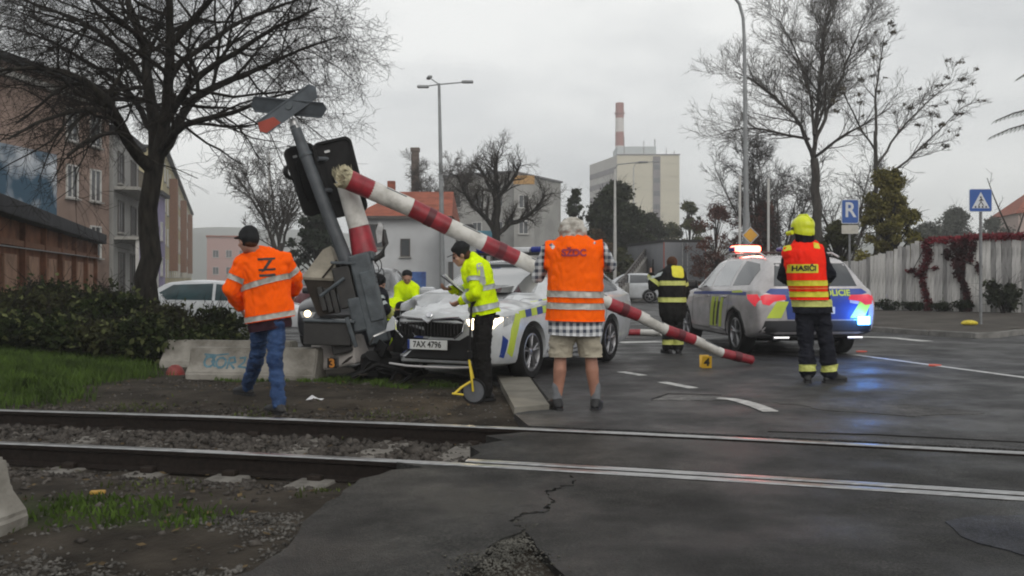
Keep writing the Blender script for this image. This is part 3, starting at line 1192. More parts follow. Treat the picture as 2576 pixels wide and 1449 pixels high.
# grey warehouse and yellow block behind the pollarded tree
t, L = house('grey_warehouse', 'plain grey building behind the pollarded tree', 'building', (-7.5, 104), (0.2, 100), 12, 12.4, m_grey, roof_m=mat('roof_grey', (0.16, 0.16, 0.165), 0.8), parapet=0.2)
for i in range(3):
    for z in (3.5, 6.6, 9.6):
        window(t, 1.2, 1.4, 1.6 + i * 2.6, z)
t, L = house('ochre_block', 'ochre topped building right of the grey warehouse', 'building', (0.2, 98), (2.3, 98), 10, 11.0, m_grey)
MB().box((L / 2, 5, 11.45), (L + 0.1, 10.1, 0.9)).build('attic', mat('render_ochre', (0.42, 0.25, 0.10), 0.9), t)
for z in (3.5, 6.5, 9.2):
    window(t, 1.0, 1.4, 1.0, z)

# tower block and striped chimney in the mist
t, L = house('tower_block', 'tall cream tower block with a dark vertical stair strip in the mist', 'tower', (33.5, 300), (53.4, 300), 22, 40.5, m_cream)
MB().box((12.6, -0.15, 19.5), (2.3, 0.4, 41)).build('stair_strip', m_band, t)
MB().box((6.5, 8, 42.0), (12.5, 12, 3.0)).build('roof_house', mat('plant_white', (0.42, 0.45, 0.46), 0.8), t)
mb = MB().tube([(12.5, 3, 43.4), (12.5, 3, 46)], 0.15, 6)
mb.build('mast', m_band, t)
for ax_, ah in ((2.5, 3.2), (8.8, 2.0), (16.0, 2.6), (18.5, 1.6)):
    MB().tube([(ax_, 2, 40.4), (ax_, 2, 43.4 + ah if ax_ < 12 else 40.5 + ah)], 0.10, 6).build('antenna', m_band, t)
MB().box((10, -0.12, 40.62), (20.1, 0.3, 0.35)).build('parapet', m_band, t)
for k in range(1, 10):
    MB().box((5.6, -0.02, k * 4.2), (11.4, 0.08, 0.10)).build('panel_joint', mat('joint_grey', (0.36, 0.34, 0.28), 0.9), t)
    MB().box((16.8, -0.02, k * 4.2), (6.2, 0.08, 0.10)).build('panel_joint', mat('joint_grey', (0.36, 0.34, 0.28), 0.9), t)
for k in range(9):
    MB().box((12.6, -0.38, 3 + k * 4.2), (1.9, 0.12, 1.6)).build('pane', m_glass, t)
t, L = house('tower_wing', 'banded side wing left of the cream tower block', 'tower', (26.9, 326), (33.4, 300.2), 16, 40.4, mat('wing_pale', (0.42, 0.40, 0.37), 0.9, 0.08, 0.05))
for k in range(9):
    MB().box((L / 2, -0.08, 4.0 + k * 4.0), (L - 1, 0.2, 1.7)).build('window_band', m_band, t)
t = thing('striped_chimney', 'tall power station chimney with red and white bands beside the tower block', 'chimney', (38.9, 340, 0))
m_cr, m_cw = mat('chimney_red', (0.26, 0.10, 0.085), 0.8), mat('chimney_white', (0.50, 0.47, 0.45), 0.8)
zz = [0, 38, 44, 49, 54, 59, 64.5]
for k in range(6):
    a, b = zz[k], zz[k + 1]
    ra, rb = 2.0 - 0.5 * a / 64, 2.0 - 0.5 * b / 64
    MB().lathe([(ra, a), (rb, b)], n=24).build('band' if k else 'shaft', m_cw if k in (0, 2, 4) else m_cr, t, smooth=40)
MB().lathe([(1.62, 60.6), (1.9, 60.6), (1.9, 61.0), (1.62, 61.0)], n=24, closed=True).build('gallery', m_cr, t)

# teal hoarding, blue notice boards
t = thing('billboard', 'teal advertising hoarding below the pollarded tree', 'billboard', (-1.55, 52, 0))
MB().bbox((0, 0, 3.35), (1.15, 0.12, 0.95), 0.02).build('panel', mat('board_teal', (0.06, 0.20, 0.27), 0.6, 0.3, 1.5), t)
for sx in (-0.4, 0.4):
    MB().tube([(sx, 0.09, -0.1), (sx, 0.09, 3.1)], 0.05, 8).build('post', m_frame_d, t)
t = thing('notice_board', 'blue notice board standing in front of the white house', 'sign', (-3.05, 30, 0))
MB().bbox((0, 0, 1.1), (0.62, 0.08, 0.62), 0.02).build('panel', mat('board_blue', (0.012, 0.028, 0.16), 0.5, 0.3, 3, col2=(0.06, 0.14, 0.36)), t)
for sx in (-0.25, 0.25):
    MB().tube([(sx, 0.05, -0.1), (sx, 0.05, 0.9)], 0.025, 8).build('post', m_frame_d, t)

# far right house above the fence
t, L = house('pale_house', 'pale pinkish house with a red roof beyond the fence at the right edge', 'house', (59.2, 110), (72, 107), 12, 8.8, mat('render_blush', (0.42, 0.32, 0.29), 0.9))
MB().add([(-.4, -.4, 8.8), (L + .4, -.4, 8.8), (L + .4, 12.4, 8.8), (-.4, 12.4, 8.8), (3.0, 6, 12.0), (L - 2, 6, 12.0)],
         [(0, 1, 5, 4), (1, 2, 5), (2, 3, 4, 5), (3, 0, 4), (3, 2, 1, 0)]).build('roof', m_tile, t)
for i in range(2):
    window(t, 1.1, 1.4, 1.8 + i * 3, 3.8)

# retaining wall with a railing that climbs towards the lorry
m_conc = mat('concrete_old', (0.20, 0.19, 0.175), 0.9, 0.3, 2.5, bump=0.3, col2=(0.29, 0.28, 0.26))
t = thing('ramp_wall', 'grey retaining wall with a railing climbing towards the lorry', 'wall', (0, 0, 0))
a, b = Vector((4.75, 43, 0)), Vector((8.0, 57, 0))
mb = MB()
d = (b - a).normalized(); nrm = Vector((d.y, -d.x, 0)) * 0.3
za, zb_ = 0.55, 2.6
mb.add([tuple(p) for p in (a - Vector((0, 0, .2)), b - Vector((0, 0, .2)), b + Vector((0, 0, zb_)), a + Vector((0, 0, za)),
                           a + nrm - Vector((0, 0, .2)), b + nrm - Vector((0, 0, .2)), b + nrm + Vector((0, 0, zb_)), a + nrm + Vector((0, 0, za)))],
       [(0, 1, 2, 3), (7, 6, 5, 4), (3, 2, 6, 7), (0, 3, 7, 4), (1, 5, 6, 2)])
mb.build('wall', m_conc, t)
m_steel = mat('steel_grey', (0.16, 0.165, 0.17), 0.5, 0.2, 4, metal=0.6)
for dz in (0.45, 0.25):
    MB().tube([a + Vector((0, 0, za + dz)) + nrm * 0.5, b + Vector((0, 0, zb_ + dz)) + nrm * 0.5], 0.05, 8).build('rail', m_frame_d, t)
for i in range(15):
    q = i / 14
    p = a.lerp(b, q) + nrm * 0.5
    z = za + (zb_ - za) * q
    MB().tube([p + Vector((0, 0, z - 0.02)), p + Vector((0, 0, z + 0.45))], 0.035, 6).build('post', m_frame_d, t)

# ------------------------------------------------------------------ weathered board fence on the right
m_plank = mat('fence_plank', (0.16, 0.155, 0.15), 0.9, 0.35, 2.2, stretch=(5, 5, 0.7), col2=(0.52, 0.51, 0.50), bump=0.4, ramp=(0.25, 0.62), detail=9)
fence = thing('board_fence', 'weathered white board fence along the right pavement, red creeper over it', 'fence', (12.8, 27.0, 0))
FP = [Vector(p) for p in [(8.9, 33.5), (10.2, 29.6), (11.4, 28.3), (12.8, 27.1), (14.0, 26.3), (15.0, 25.9), (16.0, 25.7), (17.5, 25.6)]]
facc = [0]
for p, q in zip(FP, FP[1:]): facc.append(facc[-1] + (q - p).length)


def fence_top(x):
    return 1.72 + 0.6 * float(ss(10.4, 12.3, x)) - 0.05 * float(ss(13, 16, x))


s, k = 0.0, 0
SH = [0.75, 1.0, 1.12, 0.9, 0.62, 1.05]
m_planks = [m_plank, mat('fence_plank_grey', (0.09, 0.088, 0.088), 0.9, 0.35, 2.6, stretch=(5, 5, 0.6), col2=(0.30, 0.295, 0.29), bump=0.4, ramp=(0.25, 0.65), detail=9),
            mat('fence_plank_pale', (0.26, 0.25, 0.24), 0.9, 0.35, 1.8, stretch=(5, 5, 0.8), col2=(0.58, 0.57, 0.55), bump=0.4, ramp=(0.25, 0.55), detail=9)]
while s < facc[-1] - 0.15:
    w = RND.choice((0.115, 0.125, 0.135))
    p, q = along(FP, facc, s), along(FP, facc, s + w)
    c = (p + q) / 2
    zb0 = pave_z(c.x, c.y) - 0.05
    h = fence_top(c.x) - zb0 + RND.uniform(-0.05, 0.035)
    mb = MB().bbox((0, 0, h / 2), (w * 0.955, 0.024, h), 0.005, Matrix.Rotation(RND.uniform(-0.012, 0.012), 3, 'Y'))
    o = mb.build('plank', m_planks[RND.choice((0, 0, 0, 1, 2, 2))], fence)
    o.location = (c.x - 12.8, c.y - 27.0 + RND.uniform(-0.012, 0.012), zb0)
    o.rotation_euler = (0, 0, math.atan2(q.y - p.y, q.x - p.x))
    s += w
    k += 1
for hh in (0.45, 1.35):
    mb = MB()
    for p, q in zip(FP, FP[1:]):
        dd = (q - p)
        mb.box(((p.x + q.x) / 2 - 12.8 - dd.y / dd.length * 0.05, (p.y + q.y) / 2 - 27 + dd.x / dd.length * 0.05, 0.25 + hh), (dd.length, 0.05, 0.09), math.atan2(dd.y, dd.x))
    mb.build('crossbar', m_plank, fence)
# ------------------------------------------------------------------ trees, shrubs
m_bark = mat('bark_dark', (0.012, 0.0105, 0.009), 0.95, 0.4, 5, bump=0.8, bscale=24, stretch=(2, 2, 0.5), col2=(0.034, 0.030, 0.025))
m_bark2 = mat('bark_grey', (0.060, 0.055, 0.050), 0.95, 0.35, 5, bump=0.5, bscale=30, stretch=(2, 2, 0.5))
m_twig = mat('twig_dark', (0.018, 0.015, 0.013), 0.95, 0.3, 3)
m_twig3 = mat('twig_pale', (0.095, 0.088, 0.080), 0.95, 0.3, 3)
m_twig2 = mat('twig_grey', (0.060, 0.053, 0.047), 0.95, 0.3, 3)


def tubes_np(polys, sides):
    """polys: list of (K,4) arrays x,y,z,r -> verts, quads"""
    V, Fc, n0 = [], [], 0
    by = {}
    for p in polys: by.setdefault(len(p), []).append(p)
    for K, ps in by.items():
        A = np.array(ps)
        P, Rr = A[..., :3], A[..., 3]
        D = np.empty_like(P)
        D[:, 1:-1] = P[:, 2:] - P[:, :-2]; D[:, 0] = P[:, 1] - P[:, 0]; D[:, -1] = P[:, -1] - P[:, -2]
        D /= np.linalg.norm(D, axis=-1, keepdims=True) + 1e-9
        ref = np.where((np.abs(D[:, :1, 2]) < 0.8)[..., None], np.array([0, 0, 1.0]), np.array([1.0, 0, 0]))
        S = np.cross(D, ref); S /= np.linalg.norm(S, axis=-1, keepdims=True) + 1e-9
        T = np.cross(D, S)
        a = 2 * np.pi * np.arange(sides) / sides
        v = P[:, :, None] + Rr[:, :, None, None] * (S[:, :, None] * np.cos(a)[:, None] + T[:, :, None] * np.sin(a)[:, None])
        N = len(ps)
        V.append(v.reshape(-1, 3))
        base = n0 + (np.arange(N) * K * sides)[:, None, None] + (np.arange(K - 1) * sides)[None, :, None]
        k = np.arange(sides)[None, None]
        k2 = (k + 1) % sides
        Fc.append(np.stack([base + k, base + k2, base + sides + k2, base + sides + k], -1).reshape(-1, 4))
        n0 += N * K * sides
    return np.concatenate(V), np.concatenate(Fc)


def limb(p, d, L, r0, r1, K, wob, up, rng):
    out = [(p[0], p[1], p[2], r0)]
    p = np.array(p, float); d = np.array(d, float)
    for i in range(1, K):
        d = d + rng.normal(0, wob, 3); d[2] += up
        d /= np.linalg.norm(d)
        p = p + d * L / (K - 1)
        out.append((p[0], p[1], p[2], r0 + (r1 - r0) * i / (K - 1)))
    return np.array(out)


def sprout(par, n, lo, L0, ang, rng, levels, out, K=5, wob=0.12, up=0.05, rr=0.6, ratio=0.55, lv=0, rmin=0.003, pw=1.0):
    """children along a parent polyline, recursively"""
    k = len(par)
    for i in range(n):
        t = lo + (1 - lo) * ((i + rng.random()) / n) ** pw
        f = t * (k - 1); j = min(int(f), k - 2); u = f - j
        q = par[j] * (1 - u) + par[j + 1] * u
        d = par[j + 1][:3] - par[j][:3]; d /= np.linalg.norm(d) + 1e-9
        perp = np.cross(d, rng.normal(0, 1, 3)); perp /= np.linalg.norm(perp) + 1e-9
        a = ang * rng.uniform(0.6, 1.3)
        nd = d * math.cos(a) + perp * math.sin(a)
        L = L0 * rng.uniform(0.6, 1.25) * (1.15 - 0.5 * t)
        r = max(min(q[3] * rr, q[3]) * rng.uniform(0.7, 1.0), rmin)
        c = limb(q[:3], nd, L, r, max(r * 0.35, rmin * 0.7), K, wob, up, rng)
        out[lv].append(c)
        if levels > 1:
            sprout(c, max(2, int(n * ratio)), 0.15, L0 * 0.52, ang, rng, levels - 1, out, max(3, K - 1), wob * 1.15, up, rr, ratio, lv + 1, rmin)


def tree(name, label, base, main, seed, nsub=(9,), L0=2.2, ang=0.75, levels=3, up=0.04, wob=0.13, bark=None, twig=None, rmin=0.004, group=None, ratio=0.7, lo=0.25, cat='tree', thick=2):
    """main: list of polylines (x,y,z,r) in metres relative to base"""
    rng = np.random.default_rng(seed)
    t = thing(name, label, cat, base, 0, group)
    mains = []
    for m in main:
        m = np.array(m, float)
        # resample and roughen
        s = np.concatenate([[0], np.cumsum(np.linalg.norm(np.diff(m[:, :3], axis=0), axis=1))])
        K = max(5, int(s[-1] / 0.35))
        q = np.linspace(0, s[-1], K)
        r = np.stack([np.interp(q, s, m[:, c]) for c in range(4)], -1)
        for _ in range(2):
            r[1:-1, :3] = (r[:-2, :3] + 2 * r[1:-1, :3] + r[2:, :3]) / 4
        r[1:-1, :3] += rng.normal(0, 1, (K - 2, 3)) * np.minimum(0.035, r[1:-1, 3:4] * 0.4)
        mains.append(r)
    out = [[] for _ in range(levels)]
    for m in mains[1:] if len(mains) > 1 else mains:
        L = np.linalg.norm(m[-1, :3] - m[0, :3])
        n = max(3, int(nsub[0] * L / 3))
        sprout(m, n, lo, L0, ang, rng, levels, out, 6, wob, up, 0.6, ratio, 0, rmin)
    V, Fq = tubes_np(mains, 10)
    V2, F2 = tubes_np(out[0], 5)
    np_mesh('trunk', np.concatenate([V, V2]), np.concatenate([Fq, F2 + len(V)]), bark or m_bark, t, smooth=True)
    rest = sum(out[1:], [])
    if rest:
        V, Fq = tubes_np(rest, 3)
        np_mesh('crown', V, Fq, twig or m_twig, t)
    return t, mains, out


def leaf_cloud(cent, rad, n, size, rng, shell=0.45, flat=1.0):
    """n leaf quads spread through ellipsoids (cent (C,3), rad (C,3))"""
    C = len(cent)
    w = np.prod(rad, 1) ** 0.66
    i = rng.choice(C, n, p=w / w.sum())
    d = rng.normal(0, 1, (n, 3)); d /= np.linalg.norm(d, axis=1, keepdims=True)
    r = (shell + (1 - shell) * rng.random(n) ** 0.7) * (0.78 + 0.5 * rng.random(n) ** 2.2)
    p = cent[i] + d * rad[i] * r[:, None]
    u = rng.normal(0, 1, (n, 3)); u /= np.linalg.norm(u, axis=1, keepdims=True)
    v = np.cross(u, rng.normal(0, 1, (n, 3))); v /= np.linalg.norm(v, axis=1, keepdims=True)
    s = size * rng.uniform(0.5, 1.4, n)[:, None]
    u, v = u * s, v * s * 0.55 * flat
    V = np.stack([p - u, p + v, p + u, p - v], 1).reshape(-1, 3)
    return V


m_lf_dark = mat('leaf_dark', (0.014, 0.020, 0.009), 0.8, 0.5, 1.5, col2=(0.035, 0.045, 0.018), spec=0.25)
m_lf_green = mat('leaf_green', (0.035, 0.048, 0.014), 0.8, 0.5, 1.2, col2=(0.085, 0.085, 0.026), spec=0.25)
m_lf_brown = mat('leaf_brown', (0.055, 0.038, 0.022), 0.85, 0.5, 1.6, col2=(0.10, 0.065, 0.03), spec=0.2)
m_lf_red = mat('leaf_red', (0.085, 0.030, 0.024), 0.85, 0.5, 1.8, col2=(0.15, 0.065, 0.045), spec=0.2)  # reddish foliage, the red also standing in for the beacon's glow on it
BG = 'dark bushes on the left bank'
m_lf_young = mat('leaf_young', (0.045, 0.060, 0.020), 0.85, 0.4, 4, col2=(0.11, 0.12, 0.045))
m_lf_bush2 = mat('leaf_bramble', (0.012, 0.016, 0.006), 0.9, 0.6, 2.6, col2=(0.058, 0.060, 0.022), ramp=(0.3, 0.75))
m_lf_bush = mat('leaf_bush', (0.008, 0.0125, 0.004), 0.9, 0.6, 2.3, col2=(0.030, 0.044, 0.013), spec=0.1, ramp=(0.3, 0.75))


def bush(name, label, base, rx, ry, rzz, n, size, m, seed, group=None, clumps=14, stems=6, cat='bush', shell=0.45):
    rng = np.random.default_rng(seed)
    t = thing(name, label, cat, base, 0, group)
    d = rng.normal(0, 1, (clumps, 3)); d /= np.linalg.norm(d, axis=1, keepdims=True)
    c = d * np.array([rx, ry, rzz]) * rng.uniform(0.3, 0.75, clumps)[:, None] + np.array([0, 0, rzz * 1.0])
    c[:, 2] = np.maximum(c[:, 2], rzz * 0.35)
    k = rng.uniform(0.28, 0.5, clumps)[:, None]
    V = leaf_cloud(c, k * np.array([rx, ry, rzz]), n, size, rng, shell)
    V[:, 2] = np.maximum(V[:, 2], 0.0)
    np_mesh('foliage', V, np.arange(len(V)).reshape(-1, 4), m, t)
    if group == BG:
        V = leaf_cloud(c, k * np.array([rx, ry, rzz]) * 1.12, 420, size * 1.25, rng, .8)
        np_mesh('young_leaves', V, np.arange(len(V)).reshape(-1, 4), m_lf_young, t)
    ps = []
    for q in c[:stems]:
        ps.append(limb((rng.uniform(-.1, .1) * rx, rng.uniform(-.1, .1) * ry, -0.05), q / np.linalg.norm(q), np.linalg.norm(q) * 1.2, 0.02 + 0.012 * rzz, 0.006, 6, 0.06, 0.0, rng))
    for q in c:
        for _ in range(5):
            ps.append(limb(q, rng.normal(0, 1, 3) + np.array([0, 0, .8]), rzz * rng.uniform(.5, 1.3), 0.006, 0.003, 7, 0.22, -0.02, rng))
    V, Fq = tubes_np(ps, 4)
    np_mesh('stems', V, Fq, m_twig, t)
    return t


def rel(pts, base, d):
    """photo outline of a limb at the tree's own distance -> metres relative to its base: (px, py, depth offset, radius)"""
    out = []
    for px, py, dy, r in pts:
        p = W(px, py, d + dy)
        out.append((p.x - base[0], p.y - base[1], p.z - base[2], r))
    return out


# the big bare tree on the left
D1 = 16.0
b1 = W(362, 760, D1)
b1 = (b1.x, D1, 0.1)
main = [[(0, 0, -0.2, 0.36), (0.03, 0, 0.35, 0.27)] + rel([(372, 600, 0, .225), (385, 480, 0, .205), (392, 395, 0, .20)], b1, D1),
        rel([(392, 400, 0, .17), (388, 330, .1, .15), (378, 235, .2, .13), (375, 140, .5, .10), (340, 40, .8, .085), (300, -80, 1.2, .05), (280, -200, 1.5, .025)], b1, D1),
        rel([(392, 395, 0, .16), (408, 310, -.2, .13), (425, 200, -.5, .11), (430, 100, -.6, .09), (425, -30, -.8, .07), (440, -180, -1, .03)], b1, D1),
        rel([(385, 430, 0, .15), (345, 380, -.5, .13), (300, 310, -.9, .12), (275, 250, -1.2, .11), (255, 205, -1.4, .09), (190, 170, -1.6, .06), (60, 160, -2, .04), (-60, 190, -2.2, .02)], b1, D1),
        rel([(395, 400, 0, .13), (440, 290, .5, .11), (480, 250, .9, .10), (560, 205, 1.3, .085), (650, 175, 1.8, .06), (760, 120, 2, .035), (860, 90, 2.2, .015)], b1, D1),
        rel([(398, 385, 0, .09), (440, 325, -.8, .075), (520, 300, -1.2, .06), (600, 280, -1.6, .045), (660, 250, -2, .03), (740, 230, -2.2, .015)], b1, D1),
        rel([(415, 300, 0, .09), (470, 220, -.9, .08), (560, 150, -1.5, .06), (680, 80, -2, .04), (800, 20, -2.4, .02)], b1, D1),
        rel([(380, 240, .2, .09), (330, 150, .9, .08), (240, 70, 1.4, .06), (120, 20, 1.9, .04), (0, -20, 2.2, .02)], b1, D1),
        rel([(390, 350, .1, .08), (330, 230, 1.5, .07), (230, 160, 2.2, .05), (100, 90, 2.7, .03), (-20, 60, 3, .015)], b1, D1),
        rel([(426, 120, -.6, .08), (480, 40, -.9, .07), (560, -40, -1.2, .05), (700, -90, -1.6, .02)], b1, D1),
        rel([(430, 180, -.5, .07), (540, 90, .5, .06), (680, 20, 1.2, .04), (820, -20, 1.6, .015)], b1, D1),
        rel([(370, 120, .5, .07), (280, 20, -.6, .06), (150, -60, -1.2, .03)], b1, D1),
        rel([(330, 345, -.7, .05), (285, 330, -1.6, .045), (230, 330, -2.2, .035), (170, 390, -2.7, .02)], b1, D1),
        rel([(290, 280, -1, .06), (200, 260, -1.8, .05), (100, 290, -2.3, .035), (20, 350, -2.6, .02)], b1, D1)]
main = [[(x_, y_, z_, r_ * (0.74 if i_ == 0 else 0.74)) for x_, y_, z_, r_ in m_] for i_, m_ in enumerate(main)]
tree('bare_tree', 'large bare dark-barked tree with a dense twiggy crown on the left bank', b1, main, 5, nsub=(11,), L0=1.75, ang=0.85, levels=4, up=-0.035, wob=0.22, rmin=0.0029, ratio=0.60, lo=0.2)

# pollarded tree in the middle
D2 = 45.0
b2 = (W(1248, 0, D2).x, D2, -0.05)
k = 52.6
main = [[(0, 0, -0.1, .26), (0, 0, 3.2, .2), (0.02, 0, 5.2, .17)],
        rel([(1248, 520, 0, .15), (1250, 460, .2, .12), (1246, 415, .3, .08), (1252, 380, .3, .03)], b2, D2),
        rel([(1246, 590, 0, .13), (1215, 540, -.4, .11), (1185, 515, -.6, .09), (1160, 470, -.8, .06), (1150, 440, -1, .03)], b2, D2),
        rel([(1250, 590, 0, .13), (1290, 560, .4, .11), (1340, 540, .8, .09), (1372, 490, 1, .05)], b2, D2),
        rel([(1246, 500, 0, .10), (1220, 440, .8, .08), (1195, 410, 1.1, .04)], b2, D2),
        rel([(1250, 500, 0, .10), (1290, 450, -.6, .08), (1310, 410, -1, .04)], b2, D2)]
tree('pollarded_tree', 'pollarded bare tree with knobbly limbs above the teal hoarding', b2, main, 8, nsub=(18,), L0=1.2, ang=0.8, levels=3, up=0.08, wob=0.18, twig=m_twig2, rmin=0.0075, ratio=0.5, lo=0.15)

# right-hand bare tree behind the police estate
D4 = 36.0
b4 = (W(2056, 0, D4).x, D4, 0.05)
main = [[(0, 0, -0.2, .24), (0, 0, 2.5, .19)] + rel([(2048, 400, 0, .15)], b4, D4),
        rel([(2048, 410, 0, .12), (2052, 300, .2, .10), (2065, 200, .5, .08), (2070, 100, .6, .06), (2090, 0, .8, .03), (2100, -60, 1, .02)], b4, D4),
        rel([(2047, 405, 0, .10), (2030, 340, -.4, .09), (1990, 280, -.9, .07), (1920, 220, -1.4, .05), (1850, 180, -1.8, .02)], b4, D4),
        rel([(2050, 360, 0, .10), (2100, 230, .8, .07), (2140, 130, 1.1, .05), (2180, 40, 1.3, .02)], b4, D4),
        rel([(2048, 340, 0, .08), (2040, 230, .8, .06), (2000, 120, 1.2, .04), (1960, 50, 1.5, .02)], b4, D4),
        rel([(2050, 395, 0, .08), (2110, 350, -1, .06), (2180, 310, -1.4, .04), (2240, 270, -1.6, .02)], b4, D4),
        rel([(2035, 350, -.3, .07), (1980, 340, -1, .06), (1900, 320, -1.5, .04), (1820, 330, -1.8, .02)], b4, D4)]
main = [[(x_, y_, z_, r_ * (1.0 if i_ == 0 else 0.78)) for x_, y_, z_, r_ in m_] for i_, m_ in enumerate(main)]
tree('bare_tree', 'slender bare tree behind the firefighter in the yellow helmet', b4, main, 13, nsub=(13,), L0=1.75, ang=0.6, levels=4, up=0.075, wob=0.14, bark=m_bark2, twig=m_twig3, rmin=0.0052, ratio=0.45, lo=0.15)
D5 = 34.0
b5 = (W(2208, 0, D5).x, D5, 0.15)
main = [[(0, 0, -0.2, .14), (0, 0, 2.2, .12)] + rel([(2204, 430, 0, .10), (2202, 330, 0, .08)], b5, D5),
        rel([(2204, 340, 0, .07), (2200, 250, .2, .05), (2215, 150, .4, .03), (2225, 90, .5, .015)], b5, D5),
        rel([(2205, 420, 0, .06), (2260, 330, .5, .05), (2330, 260, .9, .03), (2400, 200, 1.1, .015)], b5, D5),
        rel([(2206, 460, 0, .06), (2290, 400, -.5, .05), (2360, 330, -.8, .03), (2420, 270, -1, .015)], b5, D5),
        rel([(2203, 380, 0, .05), (2150, 300, -.6, .04), (2120, 230, -.9, .02)], b5, D5)]
main = [[(x_, y_, z_, r_ * 0.75) for x_, y_, z_, r_ in m_] for m_ in main]
t5, mains5, out5 = tree('bare_tree', 'thin tree with a few clusters of dry leaves above the fence', b5, main, 17, nsub=(8,), L0=1.3, ang=0.6, levels=3, up=0.06, wob=0.15, bark=m_bark2, twig=m_twig3, rmin=0.0065, ratio=0.6, lo=0.2)
rng = np.random.default_rng(3)
ends = np.array([p[-1, :3] + rng.normal(0, .04, 3) for p in out5[0] + out5[1][::4]])
ends = ends[(rng.random(len(ends)) < 0.55) & (ends[:, 2] > 3.2)]
V = leaf_cloud(ends, rng.uniform(.07, .20, (len(ends), 1)) * np.array([[1, 1, .6]]), 1700, 0.055, rng, 0.0, 0.7)
np_mesh('leaves', V, np.arange(len(V)).reshape(-1, 4), mat('leaf_withered', (0.06, 0.052, 0.036), 0.9, 0.4, 2, col2=(0.12, 0.105, 0.075)), t5)

# thinner bare trees further back on the right
for i, (px, d, top, sd, lab) in enumerate([(1905, 52, 330, 23, 'low bare tree with a dark tangle left of the tall lamp post'), (1960, 47, 400, 27, 'dark twiggy bare tree between the lamp post and the slender tree'),
                                           (2130, 44, 380, 29, 'small bare tree behind the parking sign')]):
    b = (W(px, 0, d).x, d, -0.05)
    H = CH + (HY - top) / F * d
    main = [[(0, 0, -0.1, .16), (0.1, 0, H * 0.35, .12)]]
    rg = np.random.default_rng(sd)
    for j in range(6):
        a = rg.uniform(0, 6.28)
        main.append([(0.05, 0, H * (0.2 + 0.03 * j), .07), (math.cos(a) * H * .12, math.sin(a) * H * .12, H * .5, .05), (math.cos(a) * H * .26, math.sin(a) * H * .26, H * rg.uniform(.7, 1), .015)])
    tree('bare_tree', lab, b, main, sd, nsub=(8,), L0=1.6, ang=0.7, levels=3, up=0.03, wob=0.15, bark=m_bark2, twig=m_twig, rmin=0.010, ratio=0.6, lo=0.1)
# behind the crossing, left of the white house
for i, (px, d, top, sd, lab) in enumerate([(700, 46, 380, 33, 'bare tree standing beyond the orange-jacketed worker'), (1085, 72, 395, 37, 'bare tree beside the brick chimney stack')]):
    b = (W(px, 0, d).x, d, -0.05)
    H = CH + (HY - top) / F * d
    main = [[(0, 0, -0.1, .18), (0.1, 0, H * 0.4, .13)]]
    rg = np.random.default_rng(sd)
    for j in range(7):
        a = rg.uniform(0, 6.28)
        main.append([(0.05, 0, H * (0.25 + 0.04 * j), .08), (math.cos(a) * H * .12, math.sin(a) * H * .12, H * .6, .05), (math.cos(a) * H * .28, math.sin(a) * H * .28, H * rg.uniform(.75, 1), .015)])
    tree('bare_tree', lab, b, main, sd, nsub=(9,), L0=1.5, ang=0.75, levels=3, up=0.03, wob=0.16, bark=m_bark2, twig=m_twig2, rmin=0.011, ratio=0.6, lo=0.1)

# leafy trees: conifer behind the signal, dark clump left of the tower, shrubs on the right
def leafy(name, label, px, d, top, rx, seed, n, size, m, zc=0.5, clumps=22, trunk_r=0.16, cat='tree', group=None, shell=0.3, base_z=-0.05):
    rng = np.random.default_rng(seed)
    b = (W(px, 0, d).x, d, base_z)
    H = CH + (HY - top) / F * d - base_z
    t = thing(name, label, cat, b, 0, group)
    c = []
    clumps = int(clumps * 3.2)
    lob = rng.uniform(0, 6.28, 3)
    for i in range(clumps):
        z = rng.uniform(0.12, 0.97) * H
        rr = rx * math.sin(math.pi * min(1, max(0.12, (z / H) ** zc))) ** 0.7 * rng.uniform(0.25, 1.0) * (1 + 0.22 * math.sin(z * 5 / H + lob[0]))
        a = rng.uniform(0, 6.28)
        c.append((math.cos(a) * rr, math.sin(a) * rr, z))
    c = np.array(c)
    k = rng.uniform(0.12, 0.30, clumps)[:, None] * np.array([rx, rx, min(rx, H * 0.4) * 0.8])
    V = leaf_cloud(c, k, int(n * 1.5), size * 0.8, rng, shell)
    V[:, 2] = np.maximum(V[:, 2], 0.05)
    np_mesh('crown', V, np.arange(len(V)).reshape(-1, 4), m, t)
    ps = [np.array([(0, 0, -0.1, trunk_r), (0.05, 0, H * 0.3, trunk_r * 0.8), (0, 0.05, H * 0.6, trunk_r * 0.5), (0, 0, H * 0.9, trunk_r * 0.15)])]
    for q in c:
        for _ in range(3):
            d = rng.normal(0, 1, 3) + np.array([q[0] / rx, q[1] / rx, 0.6])
            ps.append(limb(q, d / np.linalg.norm(d), rx * rng.uniform(.25, .55), trunk_r * .06, trunk_r * .03, 4, .2, .02, rng))
        z0 = q[2] * 0.6
        ps.append(np.array([(0, 0, z0, trunk_r * 0.35), (q[0] * .4, q[1] * .4, z0 + (q[2] - z0) * .5, trunk_r * .25), (q[0] * .8, q[1] * .8, q[2] * .95, trunk_r * .15), (q[0], q[1], q[2], trunk_r * .08)]))
    V, Fq = tubes_np(ps, 6)
    np_mesh('trunk', V, Fq, m_bark, t, smooth=True)
    return t


